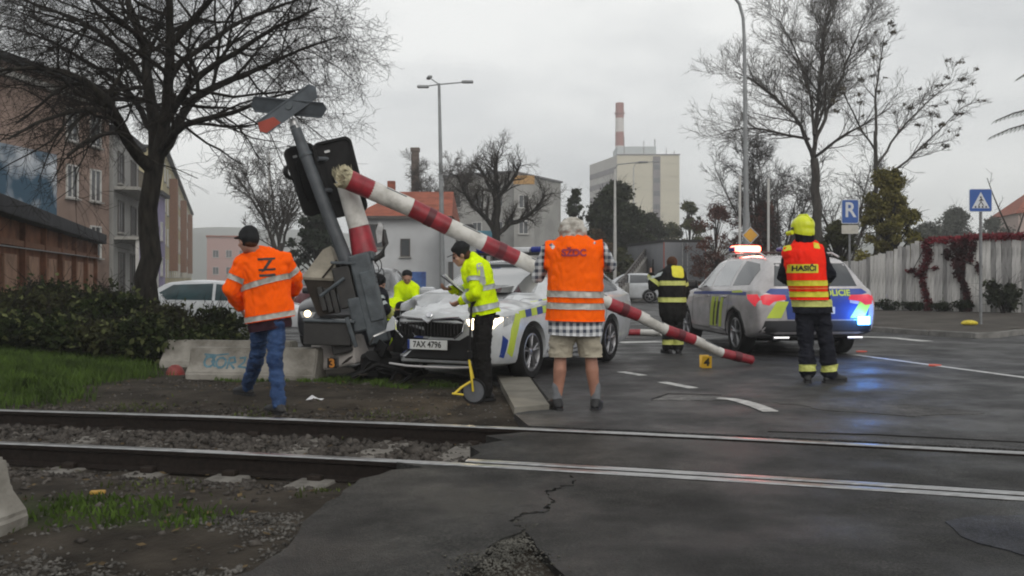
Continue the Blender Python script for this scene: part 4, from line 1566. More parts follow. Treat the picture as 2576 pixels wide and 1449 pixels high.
leafy('conifer', 'shaggy dark pine behind the leaning crossing signal', 800, 42, 500, 1.5, 41, 5000, 0.13, mat('needle_dark', (0.022, 0.030, 0.020), 0.85, 0.5, 1.2), zc=0.45)
leafy('evergreen_tree', 'dark bushy evergreen in front of the cream tower block', 1548, 62, 462, 2.7, 43, 14000, 0.16, m_lf_dark, clumps=34)
leafy('evergreen_tree', 'lower dark evergreen right of the thin lamp poles', 1625, 78, 535, 2.6, 47, 8000, 0.16, m_lf_dark, clumps=22)
leafy('loose_tree', 'loose thin-leaved tree left of the dark evergreen', 1446, 58, 470, 1.3, 53, 2200, 0.13, m_lf_dark, clumps=14, shell=0.1)
leafy('autumn_shrub', 'reddish autumn shrub glowing beside the red light bar', 1800, 50, 515, 1.9, 59, 5200, 0.08, m_lf_red, clumps=24, cat='shrub', trunk_r=.06)
leafy('autumn_shrub', 'brown-red thicket behind the yellow diamond sign', 1925, 48, 510, 1.7, 61, 4600, 0.08, m_lf_red, clumps=22, cat='shrub', trunk_r=.06)
leafy('green_shrub', 'dull green shrub left of the autumn shrub behind the lorry', 1735, 74, 505, 1.7, 67, 5000, 0.14, m_lf_green, clumps=18, cat='shrub')
leafy('evergreen_bush', 'tall green ivy-clad bush behind the parking sign and fence', 2240, 31.5, 425, 1.25, 71, 22000, 0.07, mat('leaf_olive', (0.070, 0.072, 0.020), 0.85, 0.5, 1.5, col2=(0.20, 0.175, 0.048)), clumps=30, cat='bush', base_z=0.2, zc=0.7)
leafy('evergreen_bush', 'olive bush at the foot of the tall green bush, behind the police estate', 2110, 34, 555, 1.0, 73, 6000, 0.08, m_lf_green, clumps=18, cat='bush', base_z=0.1)
m_lgrey = mat('leaf_grey', (0.07, 0.075, 0.06), 0.9, 0.4, 1)
leafy('far_tree', 'grey misty tree beyond the fence near the crossing sign', 2400, 90, 525, 3.6, 79, 6000, 0.18, m_lgrey, clumps=24)
leafy('far_tree', 'low misty tree beyond the fence left of the crossing sign', 2330, 80, 560, 2.8, 81, 5000, 0.16, m_lgrey, clumps=20)
leafy('far_tree', 'wide misty tree beyond the fence right of the crossing sign', 2505, 95, 545, 3.2, 83, 5000, 0.18, m_lgrey, clumps=20)
for i, (px, d, top, rx, lab, m) in enumerate([(640, 95, 640, 2.6, 'low brown bush at the far end of the left street', m_lf_brown), (1395, 85, 610, 1.8, 'brown bush behind the white-haired man', m_lf_brown),
                                              (1500, 60, 580, 1.8, 'olive brown bush under the dark evergreen', m_lf_brown), (1562, 58, 625, 1.3, 'green bush at the foot of the lamp poles', m_lf_green),
                                              (1690, 82, 560, 2.8, 'green brown thicket above the lorry', m_lf_green)]):
    leafy('far_bush', lab, px, d, top, rx, 90 + i, 3500, 0.14, m, clumps=16, cat='bush', trunk_r=0.06)

# dark bushes on the left bank
BG = 'dark bushes on the left bank'
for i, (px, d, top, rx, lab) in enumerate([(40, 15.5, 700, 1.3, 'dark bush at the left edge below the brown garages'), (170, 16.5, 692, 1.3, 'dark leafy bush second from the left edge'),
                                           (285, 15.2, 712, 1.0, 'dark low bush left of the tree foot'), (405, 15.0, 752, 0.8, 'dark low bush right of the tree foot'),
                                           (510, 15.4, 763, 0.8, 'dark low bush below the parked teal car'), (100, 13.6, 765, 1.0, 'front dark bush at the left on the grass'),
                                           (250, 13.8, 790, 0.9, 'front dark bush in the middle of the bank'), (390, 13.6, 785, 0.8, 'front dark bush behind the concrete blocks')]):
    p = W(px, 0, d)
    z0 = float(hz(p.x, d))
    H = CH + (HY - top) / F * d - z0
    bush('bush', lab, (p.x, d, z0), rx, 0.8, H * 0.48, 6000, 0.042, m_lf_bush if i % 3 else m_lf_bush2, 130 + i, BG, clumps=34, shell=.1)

# creeper on the fence
def creeper(name, label, pts, n, size, m, seed):
    rng = np.random.default_rng(seed)
    b = Vector(pts[0][0])
    t = thing(name, label, 'creeper', b)
    c = np.array([tuple(Vector(p) - b) for p, r in pts]); r = np.array([r for p, r in pts])
    V = leaf_cloud(c, r, n, size, rng, 0.0)
    np_mesh('leaves', V, np.arange(len(V)).reshape(-1, 4), m, t)
    ps = [np.array([(c[i][0], c[i][1], c[i][2], .012), ((c[i][0] + c[i + 1][0]) / 2 + .02, (c[i][1] + c[i + 1][1]) / 2, (c[i][2] + c[i + 1][2]) / 2, .012), (c[i + 1][0], c[i + 1][1], c[i + 1][2], .01)]) for i in range(len(c) - 1)]
    V, Fq = tubes_np(ps, 5)
    np_mesh('stem', V, Fq, m_twig, t)


m_cr_red = mat('creeper_red', (0.10, 0.012, 0.018), 0.85, 0.5, 2.5, col2=(0.30, 0.045, 0.060), spec=0.1)
m_cr_mid = mat('creeper_mid', (0.040, 0.010, 0.011), 0.85, 0.5, 4, col2=(0.15, 0.022, 0.030), spec=0.1)
m_cr_dark = mat('creeper_dark', (0.020, 0.008, 0.008), 0.85, 0.5, 2.5, col2=(0.075, 0.016, 0.018), spec=0.2)


def fpt(px, z, off=0.08):
    """point on the fence face seen at photo column px"""
    best = None
    for i in range(len(FP) - 1):
        for t in np.linspace(0, 1, 40):
            p = FP[i].lerp(FP[i + 1], t)
            e = abs(CX + F * p.x / p.y - px)
            if best is None or e < best[0]: best = (e, p, FP[i + 1] - FP[i])
    d = best[2].normalized()
    return Vector((best[1].x + d.y * off, best[1].y - d.x * off, z))


creeper('creeper', 'narrow dark red creeper hanging left on the white fence', [(fpt(2330 + 9 * math.sin(z * 4), z), (0.13 + .07 * (z > 1.2), 0.06, 0.16)) for z in np.linspace(0.3, 2.25, 12)] + [(fpt(x, z), (.12, .05, .08)) for x, z in ((2300, 1.45), (2312, 1.3), (2290, 1.4), (2352, 1.5))], 2100, 0.042, m_cr_mid, 3)
creeper('creeper', 'wide dark red creeper hanging beside the crossing sign post', [(fpt(2425 + 10 * math.sin(z * 3), z), (0.14 + 0.12 * (z > 1.2), 0.06, 0.16)) for z in np.linspace(0.3, 2.2, 12)] + [(fpt(x, z), (0.14, 0.07, 0.2)) for x, z in ((2400, 2.1), (2440, 1.8), (2450, 2.1), (2405, 1.7), (2385, 1.9), (2465, 1.5))], 4200, 0.042, m_cr_dark, 4)
creeper('creeper', 'bright red creeper spilling along the top of the fence at the right', [(fpt(x, 2.30 + 0.06 * (x > 2430), -0.05), (0.24, 0.16, 0.13)) for x in np.linspace(2345, 2640, 16)], 6500, 0.042, m_cr_red, 5)

# leafy plant and weeds at the foot of the fence
bush('weed', 'broad-leaved dark plant at the foot of the fence by the right edge', (fpt(2530, 0.22, 0.5).x, fpt(2530, .2, .5).y, 0.22), 0.62, 0.4, 0.52, 1300, 0.07, m_lf_dark, 201, clumps=16, cat='plant', shell=0.1)
for i, px in enumerate((2185, 2240, 2300, 2370, 2420)):
    q = fpt(px, 0.2, 0.22)
    bush('weed', ['low weeds below the left end of the fence', 'low weeds left of the narrow creeper', 'low weeds under the narrow creeper', 'low weeds between the two creepers', 'low weeds under the wide creeper'][i],
         (q.x, q.y, pave_z(q.x, q.y) - 0.02), 0.55, 0.25, 0.17, 1100, 0.03, m_lf_bush, 210 + i, clumps=9, cat='weeds', group='weeds along the fence foot')
# bare saplings over the fence, spruce boughs reaching in from the right
b = fpt(2545, 0.1, -0.9)
tree('sapling', 'leafless sapling rising over the fence at the right edge', (b.x, b.y, 0.2), [[(0, 0, -0.1, .05), (0, 0, 2.2, .035)], [(0, 0, 2.0, .03), (-.5, 0, 3.0, .02), (-.75, .1, 3.9, .01)], [(0, 0, 2.1, .03), (.3, 0, 2.9, .02), (.5, 0, 3.6, .01)]], 97, nsub=(4,), L0=0.5, levels=2, rmin=0.006, bark=m_bark2, twig=m_twig2)
sp = thing('spruce', 'spruce at the right edge with only its bough tips reaching into view', 'tree', (13.6, 22.6, 0.25))
ps = [np.array([(0, 0, -0.1, .18), (0, 0, 3, .14), (0, 0, 6, .1), (0, 0, 9, .03)])]
nd = []
rng = np.random.default_rng(8)
for z, a, L in [(5.05, 3.3, 2.15), (4.75, 3.0, 1.95), (6.15, 3.05, 1.35), (6.9, 3.4, 1.2), (4.4, 0.3, 2.4), (5.2, 1.2, 2), (5.4, 5, 2), (4.2, 5.6, 2.4), (4.3, 0.9, 2.2)]:
    e = np.array([math.cos(a) * L, math.sin(a) * L, z - 0.35])
    pl = np.array([(0, 0, z, .035), (e[0] * .5, e[1] * .5, z - .02, .022), (e[0] * .8, e[1] * .8, z - .18, .014), (*e, .006)])
    ps.append(pl)
    for t in np.linspace(0.3, 1, 15):
        q = np.array([np.interp(t, [0, .5, .8, 1], pl[:, c]) for c in range(3)])
        for s_ in (-1, 1):
            dd = np.array([math.cos(a + s_ * 0.8), math.sin(a + s_ * 0.8), -0.75]) * (0.20 * (1.15 - t) + 0.10)
            tw = np.array([(*q, .008), (*(q + dd * .5 + np.array([0, 0, .01])), .009), (*(q + dd), .004)])
            nd.append(tw)
V, Fq = tubes_np(ps, 5)
np_mesh('trunk', V, Fq, m_bark2, sp)
V, Fq = tubes_np(nd, 4)
np_mesh('crown', V, Fq, mat('needle_green', (0.085, 0.10, 0.075), 0.9, 0.4, 3), sp)
# ------------------------------------------------------------------ level crossing barrier, blocks, signs, lamps
m_mast = mat('mast_paint', (0.055, 0.062, 0.070), 0.55, 0.25, 6, bump=0.15, bscale=60)
m_steelb = mat('drive_bluegrey', (0.042, 0.052, 0.062), 0.5, 0.4, 6, bump=0.2, bscale=40, col2=(0.10, 0.118, 0.13), ramp=(.3, .75), detail=9)
m_black = mat('black_plastic', (0.007, 0.007, 0.0075), 0.62, 0.3, 8, spec=0.22)
m_dark = mat('drive_dark', (0.022, 0.021, 0.020), 0.6, 0.3, 6)
m_tan = mat('cover_tan', (0.26, 0.235, 0.19), 0.75, 0.2, 4)
m_umber = mat('case_brown', (0.032, 0.026, 0.021), 0.75, 0.3, 4)
m_red = mat('boom_red', (0.20, 0.012, 0.020), 0.45, 0.2, 5, col2=(0.36, 0.024, 0.038), bump=.08, bscale=30, detail=9)
m_whiteb = mat('boom_white', (0.36, 0.345, 0.30), 0.5, 0.25, 5, ramp=(0.22, 0.55), col2=(0.60, 0.585, 0.55), bump=.08, bscale=30, detail=9)
m_fibre = mat('torn_fibre', (0.42, 0.38, 0.26), 0.95, 0.35, 14, bump=0.4)
m_sleeve = mat('boom_sleeve', (0.10, 0.008, 0.014), 0.5, 0.2, 4)
m_signgrey = mat('sign_back', (0.10, 0.115, 0.13), 0.5, 0.25, 4, metal=0.3)
m_signred = mat('sign_red', (0.32, 0.055, 0.035), 0.5, 0.2, 4)
m_silver = mat('bare_metal', (0.42, 0.42, 0.42), 0.4, 0.3, 8, metal=0.8)

DM = 11.7
bc = thing('crossing_barrier', 'knocked over level crossing signal mast with its dark barrier drive, leaning left', 'crossing barrier', (W(905, 0, DM).x, DM, 0.0))


def P(px, py, dy=0.0):
    return W(px, py, DM + dy)


pole = MB().tube([P(742, 318, .2), P(770, 395, .15), P(872, 660, 0), P(905, 745, 0)], [.066, .074, .088, .088], 20)
pole.build('pole', m_mast, bc, w=True, smooth=40)
mb = MB()
for a, b in (((767, 385), (770, 393)), ((806, 487), (809, 495))):
    mb.tube([P(*a, .15), P(*b, .15)], .084, 20)
mb.build('collar', m_steelb, bc, w=True, smooth=40)
MB().tube([P(736, 300, .2), P(745, 325, .2)], [.05, .072], 16).build('pole_cap', m_silver, bc, w=True, smooth=40)
# St Andrew's cross boards, seen from behind
cx = P(728, 268, .1)
nrm = Vector((-.25, -0.9, -0.35)).normalized()


def board(px0, py0, px1, py1, off, w, red_end):
    a, b = P(px0, py0, .1), P(px1, py1, .1)
    u = (b - a).normalized(); L = (b - a).length
    v = nrm.cross(u).normalized()
    n2 = u.cross(v)
    o = a + n2 * off
    pts = [(0, -w * .5), (L - .07, -w * .5), (L, 0.02), (L - .05, w * .5), (0.0, w * .5), (-0.05, -0.02)]
    ob = MB().prism(pts, o, u, v, 0.012)
    q = ob.build('cross_board', m_signgrey, bc, w=True)
    for yy in (-w * .5 + .008, w * .5 - .008):
        MB().prism([(0.01, yy - .008), (L - .06, yy - .008), (L - .06, yy + .008), (.01, yy + .008)], o + n2 * .0125, u, v, .012).build('flange', m_signgrey, q, w=True)
    if red_end:
        MB().prism([(-0.045, -0.02), (0.02, -w * .46), (.23, -w * .46), (.20, w * .12), (0.0, w * .4)], o + n2 * .013, u, v, .004).build('red_tip', m_signred, q, w=True)


board(660, 322, 798, 222, 0.02, 0.20, True)
board(640, 262, 822, 279, -0.02, 0.20, False)
MB().tube([cx + Vector((0, -.05, 0)), cx + Vector((0, .12, 0))], .045, 12).build('clamp', m_steelb, bc, w=True)


def head(cpx, cpy, dy, w, h, roll, yaw, name='signal_head'):
    c = P(cpx, cpy, dy)
    R3 = Matrix.Rotation(math.radians(yaw), 3, 'Z') @ Matrix.Rotation(math.radians(roll), 3, 'Y')
    u, v = R3 @ Vector((1, 0, 0)), R3 @ Vector((0, 0, 1))
    n_ = u.cross(v)
    pts = rrect(w, h, 0.09, 4)
    o = MB().prism(pts, c - n_ * 0.05, u, v, 0.05).build(name, m_black, bc, w=True)
    inner_, outer_ = rrect(w - .07, h - .07, .07, 4), rrect(w, h, .09, 4)
    k = len(inner_)
    vs = [tuple(c + n_ * t + u * p[0] + v * p[1]) for t in (0.001, .03) for r in (outer_, inner_) for p in r]
    fs = []
    for i in range(k):
        j = (i + 1) % k
        fs += [(2 * k + i, 2 * k + j, 3 * k + j, 3 * k + i), (i, j, 2 * k + j, 2 * k + i), (k + j, k + i, 3 * k + i, 3 * k + j)]
    MB().add(vs, fs).build('rim', m_black, o, w=True)
    MB().prism(rrect(w * .55, h * .6, .05, 3), c + n_ * .001, u, v, .045).build('lamp_housing', m_black, o, w=True)
    MB().prism(rrect(w * .14, .03, .01, 2, -.08, h * .36), c + n_ * .002, u, v, .012).build('latch', m_silver, o, w=True)
    for (a, b) in ((-.13, .16), (.13, .16), (0, -.18)):
        MB().lathe([(.10, 0), (.105, .16), (.09, .16), (.085, 0)], c - n_ * .05 + u * a + v * b, -n_, 16, closed=True).build('visor', m_black, o, w=True)


head(856, 446, .22, .50, .98, -14, 8)
head(777, 452, .48, .40, .92, -19, 28)
MB().tube([P(800, 400, .1), P(848, 400, .25)], .03, 8).build('bracket', m_mast, bc, w=True)
MB().tube([P(815, 480, .1), P(850, 478, .25)], .03, 8).build('bracket', m_mast, bc, w=True)

# barrier drive: column, housings, counterweight case and cover
col = MB()
a0, a1 = P(906, 640, -.05), P(957, 862, -.12)
ax = (a1 - a0).normalized()
rotc = Matrix((Vector((1, 0, 0)), Vector((0, 1, 0)), Vector((0, 0, 1)))).to_3x3()
lean = Matrix.Rotation(-math.atan2((a1 - a0).x, -(a1 - a0).z), 3, 'Y')
c = (a0 + a1) / 2
MB().bbox(c, (.25, .24, (a1 - a0).length), .02, lean).build('column', m_steelb, bc, w=True)
MB().bbox(P(935, 745, -.20), (.17, .05, .62), .015, lean).build('column_door', m_steelb, bc, w=True)
MB().bbox(P(868, 662, -.05), (.30, .34, .035), .008, Matrix.Rotation(math.radians(2), 3, 'Y')).build('top_plate', m_steelb, bc, w=True)
MB().bbox(P(872, 722, -.03), (.22, .30, .52), .02, lean).build('motor_housing', m_dark, bc, w=True)
MB().bbox(P(918, 648, .0), (.26, .28, .12), .03, Matrix.Rotation(math.radians(-14), 3, 'Y')).build('boom_socket', m_steelb, bc, w=True)
MB().bbox(P(905, 790, -.10), (.20, .20, .42), .02, Matrix.Rotation(math.radians(-12), 3, 'Y')).build('gear_box', m_steelb, bc, w=True)
# open counterweight case with tan cover
q = [(762, 700), (850, 703), (846, 788), (800, 795)]
mb = MB()
v = [tuple(P(*p, -.1)) for p in q] + [tuple(P(*p, .32)) for p in q]
mb.add(v, [(0, 3, 2, 1), (4, 5, 6, 7), (0, 1, 5, 4), (1, 2, 6, 5), (2, 3, 7, 6), (3, 0, 4, 7)]).build('weight_case', m_umber, bc, w=True)
q = [(760, 697), (852, 701), (868, 650), (832, 618), (812, 628)]
v = [tuple(P(*p, -.14)) for p in q[:2]] + [tuple(P(*p, .30)) for p in q[2:]]
v += [tuple(Vector(x) + Vector((0.0, .012, -.03))) for x in v]
mb = MB().add(v, [(0, 1, 2, 3, 4), (9, 8, 7, 6, 5), (0, 5, 6, 1), (1, 6, 7, 2), (2, 7, 8, 3), (3, 8, 9, 4), (4, 9, 5, 0)])
mb.build('case_cover', m_tan, bc, w=True)
MB().tube([P(812, 698, -.16), P(846, 655, .12)], .012, 6).build('cover_seam', m_umber, bc, w=True)
for k in range(3):
    MB().bbox(P(812 + k * 16, 752 + k * 3, -.13), (.06, .12, .30), .01, lean).build('counterweight', m_dark, bc, w=True)
MB().tube([P(806, 745, -.18), P(866, 700, -.2)], .022, 8).build('lever', m_steelb, bc, w=True)
MB().bbox(P(830, 836, -.08), (.58, .36, .30), .015, Matrix.Rotation(math.radians(1.5), 3, 'Y')).build('base_box', m_dark, bc, w=True)
MB().bbox(P(834, 806, -.1), (.62, .40, .03), .008, Matrix.Rotation(math.radians(2.0), 3, 'Y')).build('base_lid', m_steelb, bc, w=True)
MB().bbox(P(884, 836, -.28), (.05, .05, .38), .01, Matrix.Rotation(math.radians(-18), 3, 'Y')).build('brace', m_steelb, bc, w=True)
MB().bbox(P(862, 872, -.05), (.24, .22, .16), .02, lean).build('foot', m_dark, bc, w=True)
MB().tube([P(940, 655, -.05), P(962, 640, -.05), P(970, 612, -.03), P(966, 578, 0)], [.035, .04, .04, .022], 10).build('hook_arm', m_dark, bc, w=True, smooth=60)
MB().prism([(0, 0), (.05, .02), (.07, .22), (.02, .27), (-.02, .15)], P(950, 612, -.08), (1, 0, 0), (0, 0, 1), .02).build('torn_plate', m_silver, bc, w=True)
for k, (x, y) in enumerate(((952, 668), (945, 680), (958, 690))):
    pts = [P(x + 14 * math.cos(a) - 6, y + 20 * math.sin(a), -.05 + .04 * math.sin(2 * a + k)) for a in np.linspace(-1.8 + k * .4, 2.9, 12)]
    MB().tube(pts, .006, 5).build('cable', m_black, bc, w=True)
# stub of the boom still standing in its socket
rgb = np.random.default_rng(5)
st = [P(918, 640, .12), P(903, 572, .12), P(866, 448, .12)]
MB().tube([st[0], st[1]], [.165, .135], 20).build('red_band', m_red, bc, w=True, smooth=40)
MB().tube([st[1], st[2]], [.133, .118], 20).build('white_band', m_whiteb, bc, w=True, smooth=40)


def torn(c, ax, r, L, n, name, parent):
    """ragged splintered tube end"""
    a, s, t = basis(ax)
    vs, fs = [], []
    K = 26
    for ring, (rr, h) in enumerate(((r * 1.01, 0), (r * 1.03, L * .35), (r * 1.06, L), (r * .86, L * .8), (r * .8, 0.0))):
        for k in range(K):
            th = 2 * math.pi * k / K
            j = rgb.uniform(-.5, .45) * L if ring in (2, 3) else 0
            q = rgb.uniform(.9, 1.1) if ring in (2, 3) else 1
            vs.append(tuple(Vector(c) + a * (h + j) + s * (rr * q * math.cos(th)) + t * (rr * q * math.sin(th))))
    for ring in range(4):
        for k in range(K):
            k2 = (k + 1) % K
            fs.append((ring * K + k, ring * K + k2, (ring + 1) * K + k2, (ring + 1) * K + k))
    o = MB().add(vs, fs).build(name, m_fibre, parent, w=True)
    mb = MB()
    for _ in range(n):
        th = rgb.uniform(0, 6.28)
        p = Vector(c) + a * L * rgb.uniform(.2, .9) + (s * math.cos(th) + t * math.sin(th)) * r * rgb.uniform(.6, 1.05)
        mb.tube([p, p + a * L * rgb.uniform(.3, .9) + Vector(rgb.normal(0, .02, 3))], [.008, .002], 4)
    mb.build('splinters', m_fibre, o, w=True, kind='stuff')


torn(st[2], st[2] - st[1], .118, .12, 14, 'torn_end', bc)

# broken boom sloping down to the road
bb = thing('barrier_boom', 'broken red and white barrier boom sloping from the mast down to the road', 'barrier boom', G(1893, 918))
nodes = [(876, 452), (934, 478), (1034, 522), (1128, 570), (1216, 611), (1300, 649), (1392, 694), (1462, 728), (1531, 763), (1606, 794), (1675, 830), (1746, 855), (1816, 888), (1892, 915)]
ds = np.linspace(11.45, 13.0, len(nodes))
rad = np.linspace(.126, .060, len(nodes))
pts = [W(px, py, d) for (px, py), d in zip(nodes, ds)]
pts[-1].z = 0.07
for i in range(len(pts) - 1):
    red = i % 2 == 0
    p, q = pts[i], pts[i + 1]
    o = MB().tube([p, q], [rad[i], rad[i + 1]], 20).build('red_band' if red else 'white_band', m_red if red else m_whiteb, bb, w=True, smooth=40)
    d = (q - p).normalized()
    sd = d.cross(Vector((0, 0, 1))).normalized()
    if red and i:
        c = p.lerp(q, .5)
        MB().tube([c - d * .05, c + d * .05], [rad[i] * .98 + .006] * 2, 20).build('sleeve', m_sleeve, bb, w=True, smooth=40)
    if not red:
        c0, c1 = p.lerp(q, .3), p.lerp(q, .8)
        off = (Vector((0, -.55, .8)) - d * d.dot(Vector((0, -.55, .8)))).normalized() * (rad[i] + .000)
        MB().tube([c0 + off, c1 + off * .97], .007, 5).build('slot', m_signgrey, bb, w=True)
MB().lathe([(0.0, 0.012), (.05, .008), (.068, -.01)], pts[-1], pts[-1] - pts[-2], 20).build('end_cap', m_red, bb, w=True, smooth=60)
torn(pts[0], pts[0] - pts[1], .126, .10, 14, 'torn_end', bb)
# short piece of boom on the road further back
p0, p1, p2 = G(1570, 844), G(1612, 844), G(1664, 846)
fb = thing('boom_piece', 'short broken red and white boom piece lying on the road behind the estate car', 'boom piece', (p0.x, p0.y, 0))
for a, b, m, nme in ((p0, p1, m_red, 'red_band'), (p1, p2, m_whiteb, 'white_band')):
    MB().tube([a + Vector((0, 0, .068)), b + Vector((0, 0, .068))], .066, 14).build(nme, m, fb, w=True, smooth=40)
# black wreckage heaped under the mast
hp = W(950, 0, 11.3)
wk = thing('wreckage_heap', 'heap of black broken car parts under the leaning barrier drive', 'wreckage', (hp.x, 11.3, float(hz(hp.x, 11.3))))
rw2 = random.Random(21)
for i in range(26):
    a = rw2.uniform(.12, .42); b_ = rw2.uniform(.05, .22)
    px_, py_, pz_ = rw2.gauss(0, .24), rw2.gauss(.12, .20), abs(rw2.gauss(0, .16)) + .02
    R3 = Matrix.Rotation(rw2.uniform(0, 6.28), 3, 'Z') @ Matrix.Rotation(rw2.uniform(-1.1, 1.1), 3, 'Y') @ Matrix.Rotation(rw2.uniform(-.9, .9), 3, 'X')
    pts = [(-a / 2, -b_ * rw2.uniform(.2, .6)), (-a * .1, -b_ * rw2.uniform(.4, .7)), (a / 2, -b_ * rw2.uniform(.1, .5)), (a * rw2.uniform(.3, .5), b_ * rw2.uniform(.2, .6)), (-a * .2, b_ * .5), (-a * .45, b_ * rw2.uniform(.1, .5))]
    MB().prism(pts, Vector((px_, py_, pz_)), R3 @ Vector((1, 0, 0)), R3 @ Vector((0, 1, 0)), .012).build('fragment', m_umber if i % 4 == 0 else m_black, wk)
MB().tube([(-.3, -.05, .05), (0, .0, .2), (.25, .05, .12), (.4, .1, .02)], .03, 8).build('hose', m_black, wk)
MB().bbox((.02, .30, .16), (.5, .4, .32), .05).build('radiator', m_black, wk)
# crossing debris: red shards on the road
for i, (px, py, lab) in enumerate([(2350, 921, 'small orange-red shard on the white edge line'), (2166, 886, 'flat red shard beside the rear wheel of the silver police car')]):
    q = G(px, py)
    MB().prism([(-.09, -.03), (.0, -.05), (.10, 0), (.03, .05), (-.06, .04)], q + Vector((0, 0, .008)), (1, 0, 0), (0, .9, .12), .012).build('debris_shard', mat('shard_red', (0.55, 0.07, 0.035), 0.5), label=lab, cat='debris', group='red shards on the road')

# ------------------------------------------------------------------ concrete blocks
m_block = mat('block_concrete', (0.17, 0.155, 0.13), 0.9, 0.35, 2.6, bump=0.4, bscale=40, col2=(0.28, 0.265, 0.235))
m_blockw = mat('block_whitewash', (0.36, 0.33, 0.31), 0.9, 0.3, 4, bump=0.3, ramp=(.25, .5), col2=(0.44, 0.41, 0.39))
m_spray = mat('spray_blue', (0.065, 0.165, 0.225), 0.9, 0.3, 14, ramp=(.3, .7), col2=(0.13, 0.21, 0.24))


def block(label, p0, p1, h, m, tilt=0.0, wb=.5, wt=.24, z0=-.06, group='concrete blocks beside the crossing'):
    L, rz = along_xy(p0[:2], p1[:2])
    t = thing('concrete_block', label, 'concrete block', (p0[0], p0[1], z0), rot=(0, tilt, rz), group=group)
    bm = bmesh.new()
    pr = [(-wb / 2, 0), (-wb / 2, .10), (-wt / 2 - .03, h * .6), (-wt / 2, h), (wt / 2, h), (wt / 2 + .03, h * .6), (wb / 2, .10), (wb / 2, 0)]
    vs = [[bm.verts.new((x, y, z)) for y, z in pr] for x in (0, L)]
    n = len(pr)
    for i in range(n):
        bm.faces.new((vs[0][i], vs[0][(i + 1) % n], vs[1][(i + 1) % n], vs[1][i]))
    bm.faces.new(vs[0][::-1]); bm.faces.new(vs[1])
    bmesh.ops.recalc_face_normals(bm, faces=bm.faces)
    bmesh.ops.bevel(bm, geom=bm.edges[:], offset=.018, segments=2, affect='EDGES')
    bmesh.ops.subdivide_edges(bm, edges=[e for e in bm.edges if e.calc_length() > .15], cuts=5)
    for v in bm.verts:
        v.co += Vector((noise.noise(v.co * 5), noise.noise(v.co * 5 + Vector((9, 0, 0))), noise.noise(v.co * 5 + Vector((0, 9, 0))))) * .009
    me = bpy.data.meshes.new('block')
    bm.to_mesh(me); bm.free()
    me.shade_smooth(); me.set_sharp_from_angle(angle=.6)
    o = link_mesh('body', me, m, t)
    return t, L, me


a, b = W(488, 0, 11.75), W(806, 0, 11.6)
t, L, me = block('long concrete block with blue spray paint in front of the other blocks', a, b, .40, m_block)
mb = MB()
yf = -.21


def stroke(pts, w=.028):
    bv = bvh_of(me)
    for i in range(len(pts) - 1):
        (x0, z0), (x1, z1) = pts[i], pts[i + 1]
        d = Vector((x1 - x0, z1 - z0)); L_ = d.length; d /= L_
        n2 = Vector((-d.y, d.x)) * w / 2
        e = d * w * .3
        p4 = [(x0 - e.x + n2.x, z0 - e.y + n2.y), (x0 - e.x - n2.x, z0 - e.y - n2.y), (x1 + e.x - n2.x, z1 + e.y - n2.y), (x1 + e.x + n2.x, z1 + e.y + n2.y)]
        q = project(bv, p4, [(0, 1, 2, 3)], (0, -1, 0), (1, 0, 0), (0, 0, 1), .0025 + .0004 * (i % 4), 0, False)
        mb.add(np.concatenate(q.v), q.f)


circ = lambda cx_, cz_, rx_, rz_, a0=0, a1=6.4, n=11: [(cx_ + rx_ * math.cos(t_), cz_ + rz_ * math.sin(t_)) for t_ in np.linspace(a0, a1, n)]
stroke(circ(.27, .235, .065, .06), .026); stroke([(.22, .30), (.34, .30), (.30, .24), (.35, .18)], .022); stroke(circ(.42, .225, .06, .06), .026); stroke([(.51, .16), (.52, .28), (.58, .29), (.60, .23), (.53, .22), (.60, .16)], .024)
stroke([(.65, .28), (.72, .29), (.71, .23), (.65, .18), (.74, .17)], .022); stroke([(.2, .325), (.36, .315), (.5, .33)], .018)
mb.build('graffiti', m_spray, t)
a, b = W(424, 0, 13.2), W(742, 0, 12.9)
block('weathered concrete block behind with its left end showing beside the red dome', a, b, .40, m_block)
a, b = W(806, 0, 12.0), W(918, 0, 11.8)
block('pushed up pale concrete block under the crossing signal base', a, b, .36, m_blockw, tilt=-.20, wb=.46, wt=.26, z0=0.02)
a = (-2.62, 4.1, 0); b = (-2.62, 5.0, 0)
t_, L_, me_ = block('cropped grey concrete block at the left edge in the foreground', (-2.72, 3.9, 0), (-2.58, 4.72, 0), .37, m_block, wb=.36, wt=.12, z0=-.06)
q = W(441, 0, 12.1)
dm = thing('red_dome', 'round red dome on the grass by the concrete blocks', 'dome', (q.x, q.y, float(hz(q.x, q.y)) - .01))
MB().lathe([(.115, 0), (.11, .05), (.085, .10), (.045, .13), (0.0005, .138)], n=20).build('dome', mat('dome_red', (0.20, 0.03, 0.025), 0.6, 0.3, 8), dm, smooth=60)
MB().lathe([(.125, 0), (.125, .015), (.115, .018)], n=20).build('rim', mat('dome_red', (0.20, 0.03, 0.025)), dm)
# cable trough lid beside the man's feet
sl = thing('concrete_slab', 'long pale concrete slab lying at the road edge left of the white-haired man', 'concrete slab', (.05, 9.6, 0))
pq = [g2(1250, 952), g2(1332, 958), g2(1382, 1030), g2(1294, 1037)]
MB().prism(pq, (0, 0, -.03), (1, 0, 0), (0, 1, 0), .075).build('slab', mat('slab_concrete', (0.19, 0.18, 0.155), 0.9, 0.2, 3, bump=0.3, bscale=60), sl, w=True)
e0, e1 = Vector((*g2(1335, 957), .012)), Vector((*g2(1388, 1030), .012))
MB().tube([e0, e1], .028, 6).build('dark_gap', m_tar, sl, w=True)  # dark strip in place of the shaded gap along the slab edge

# evidence markers


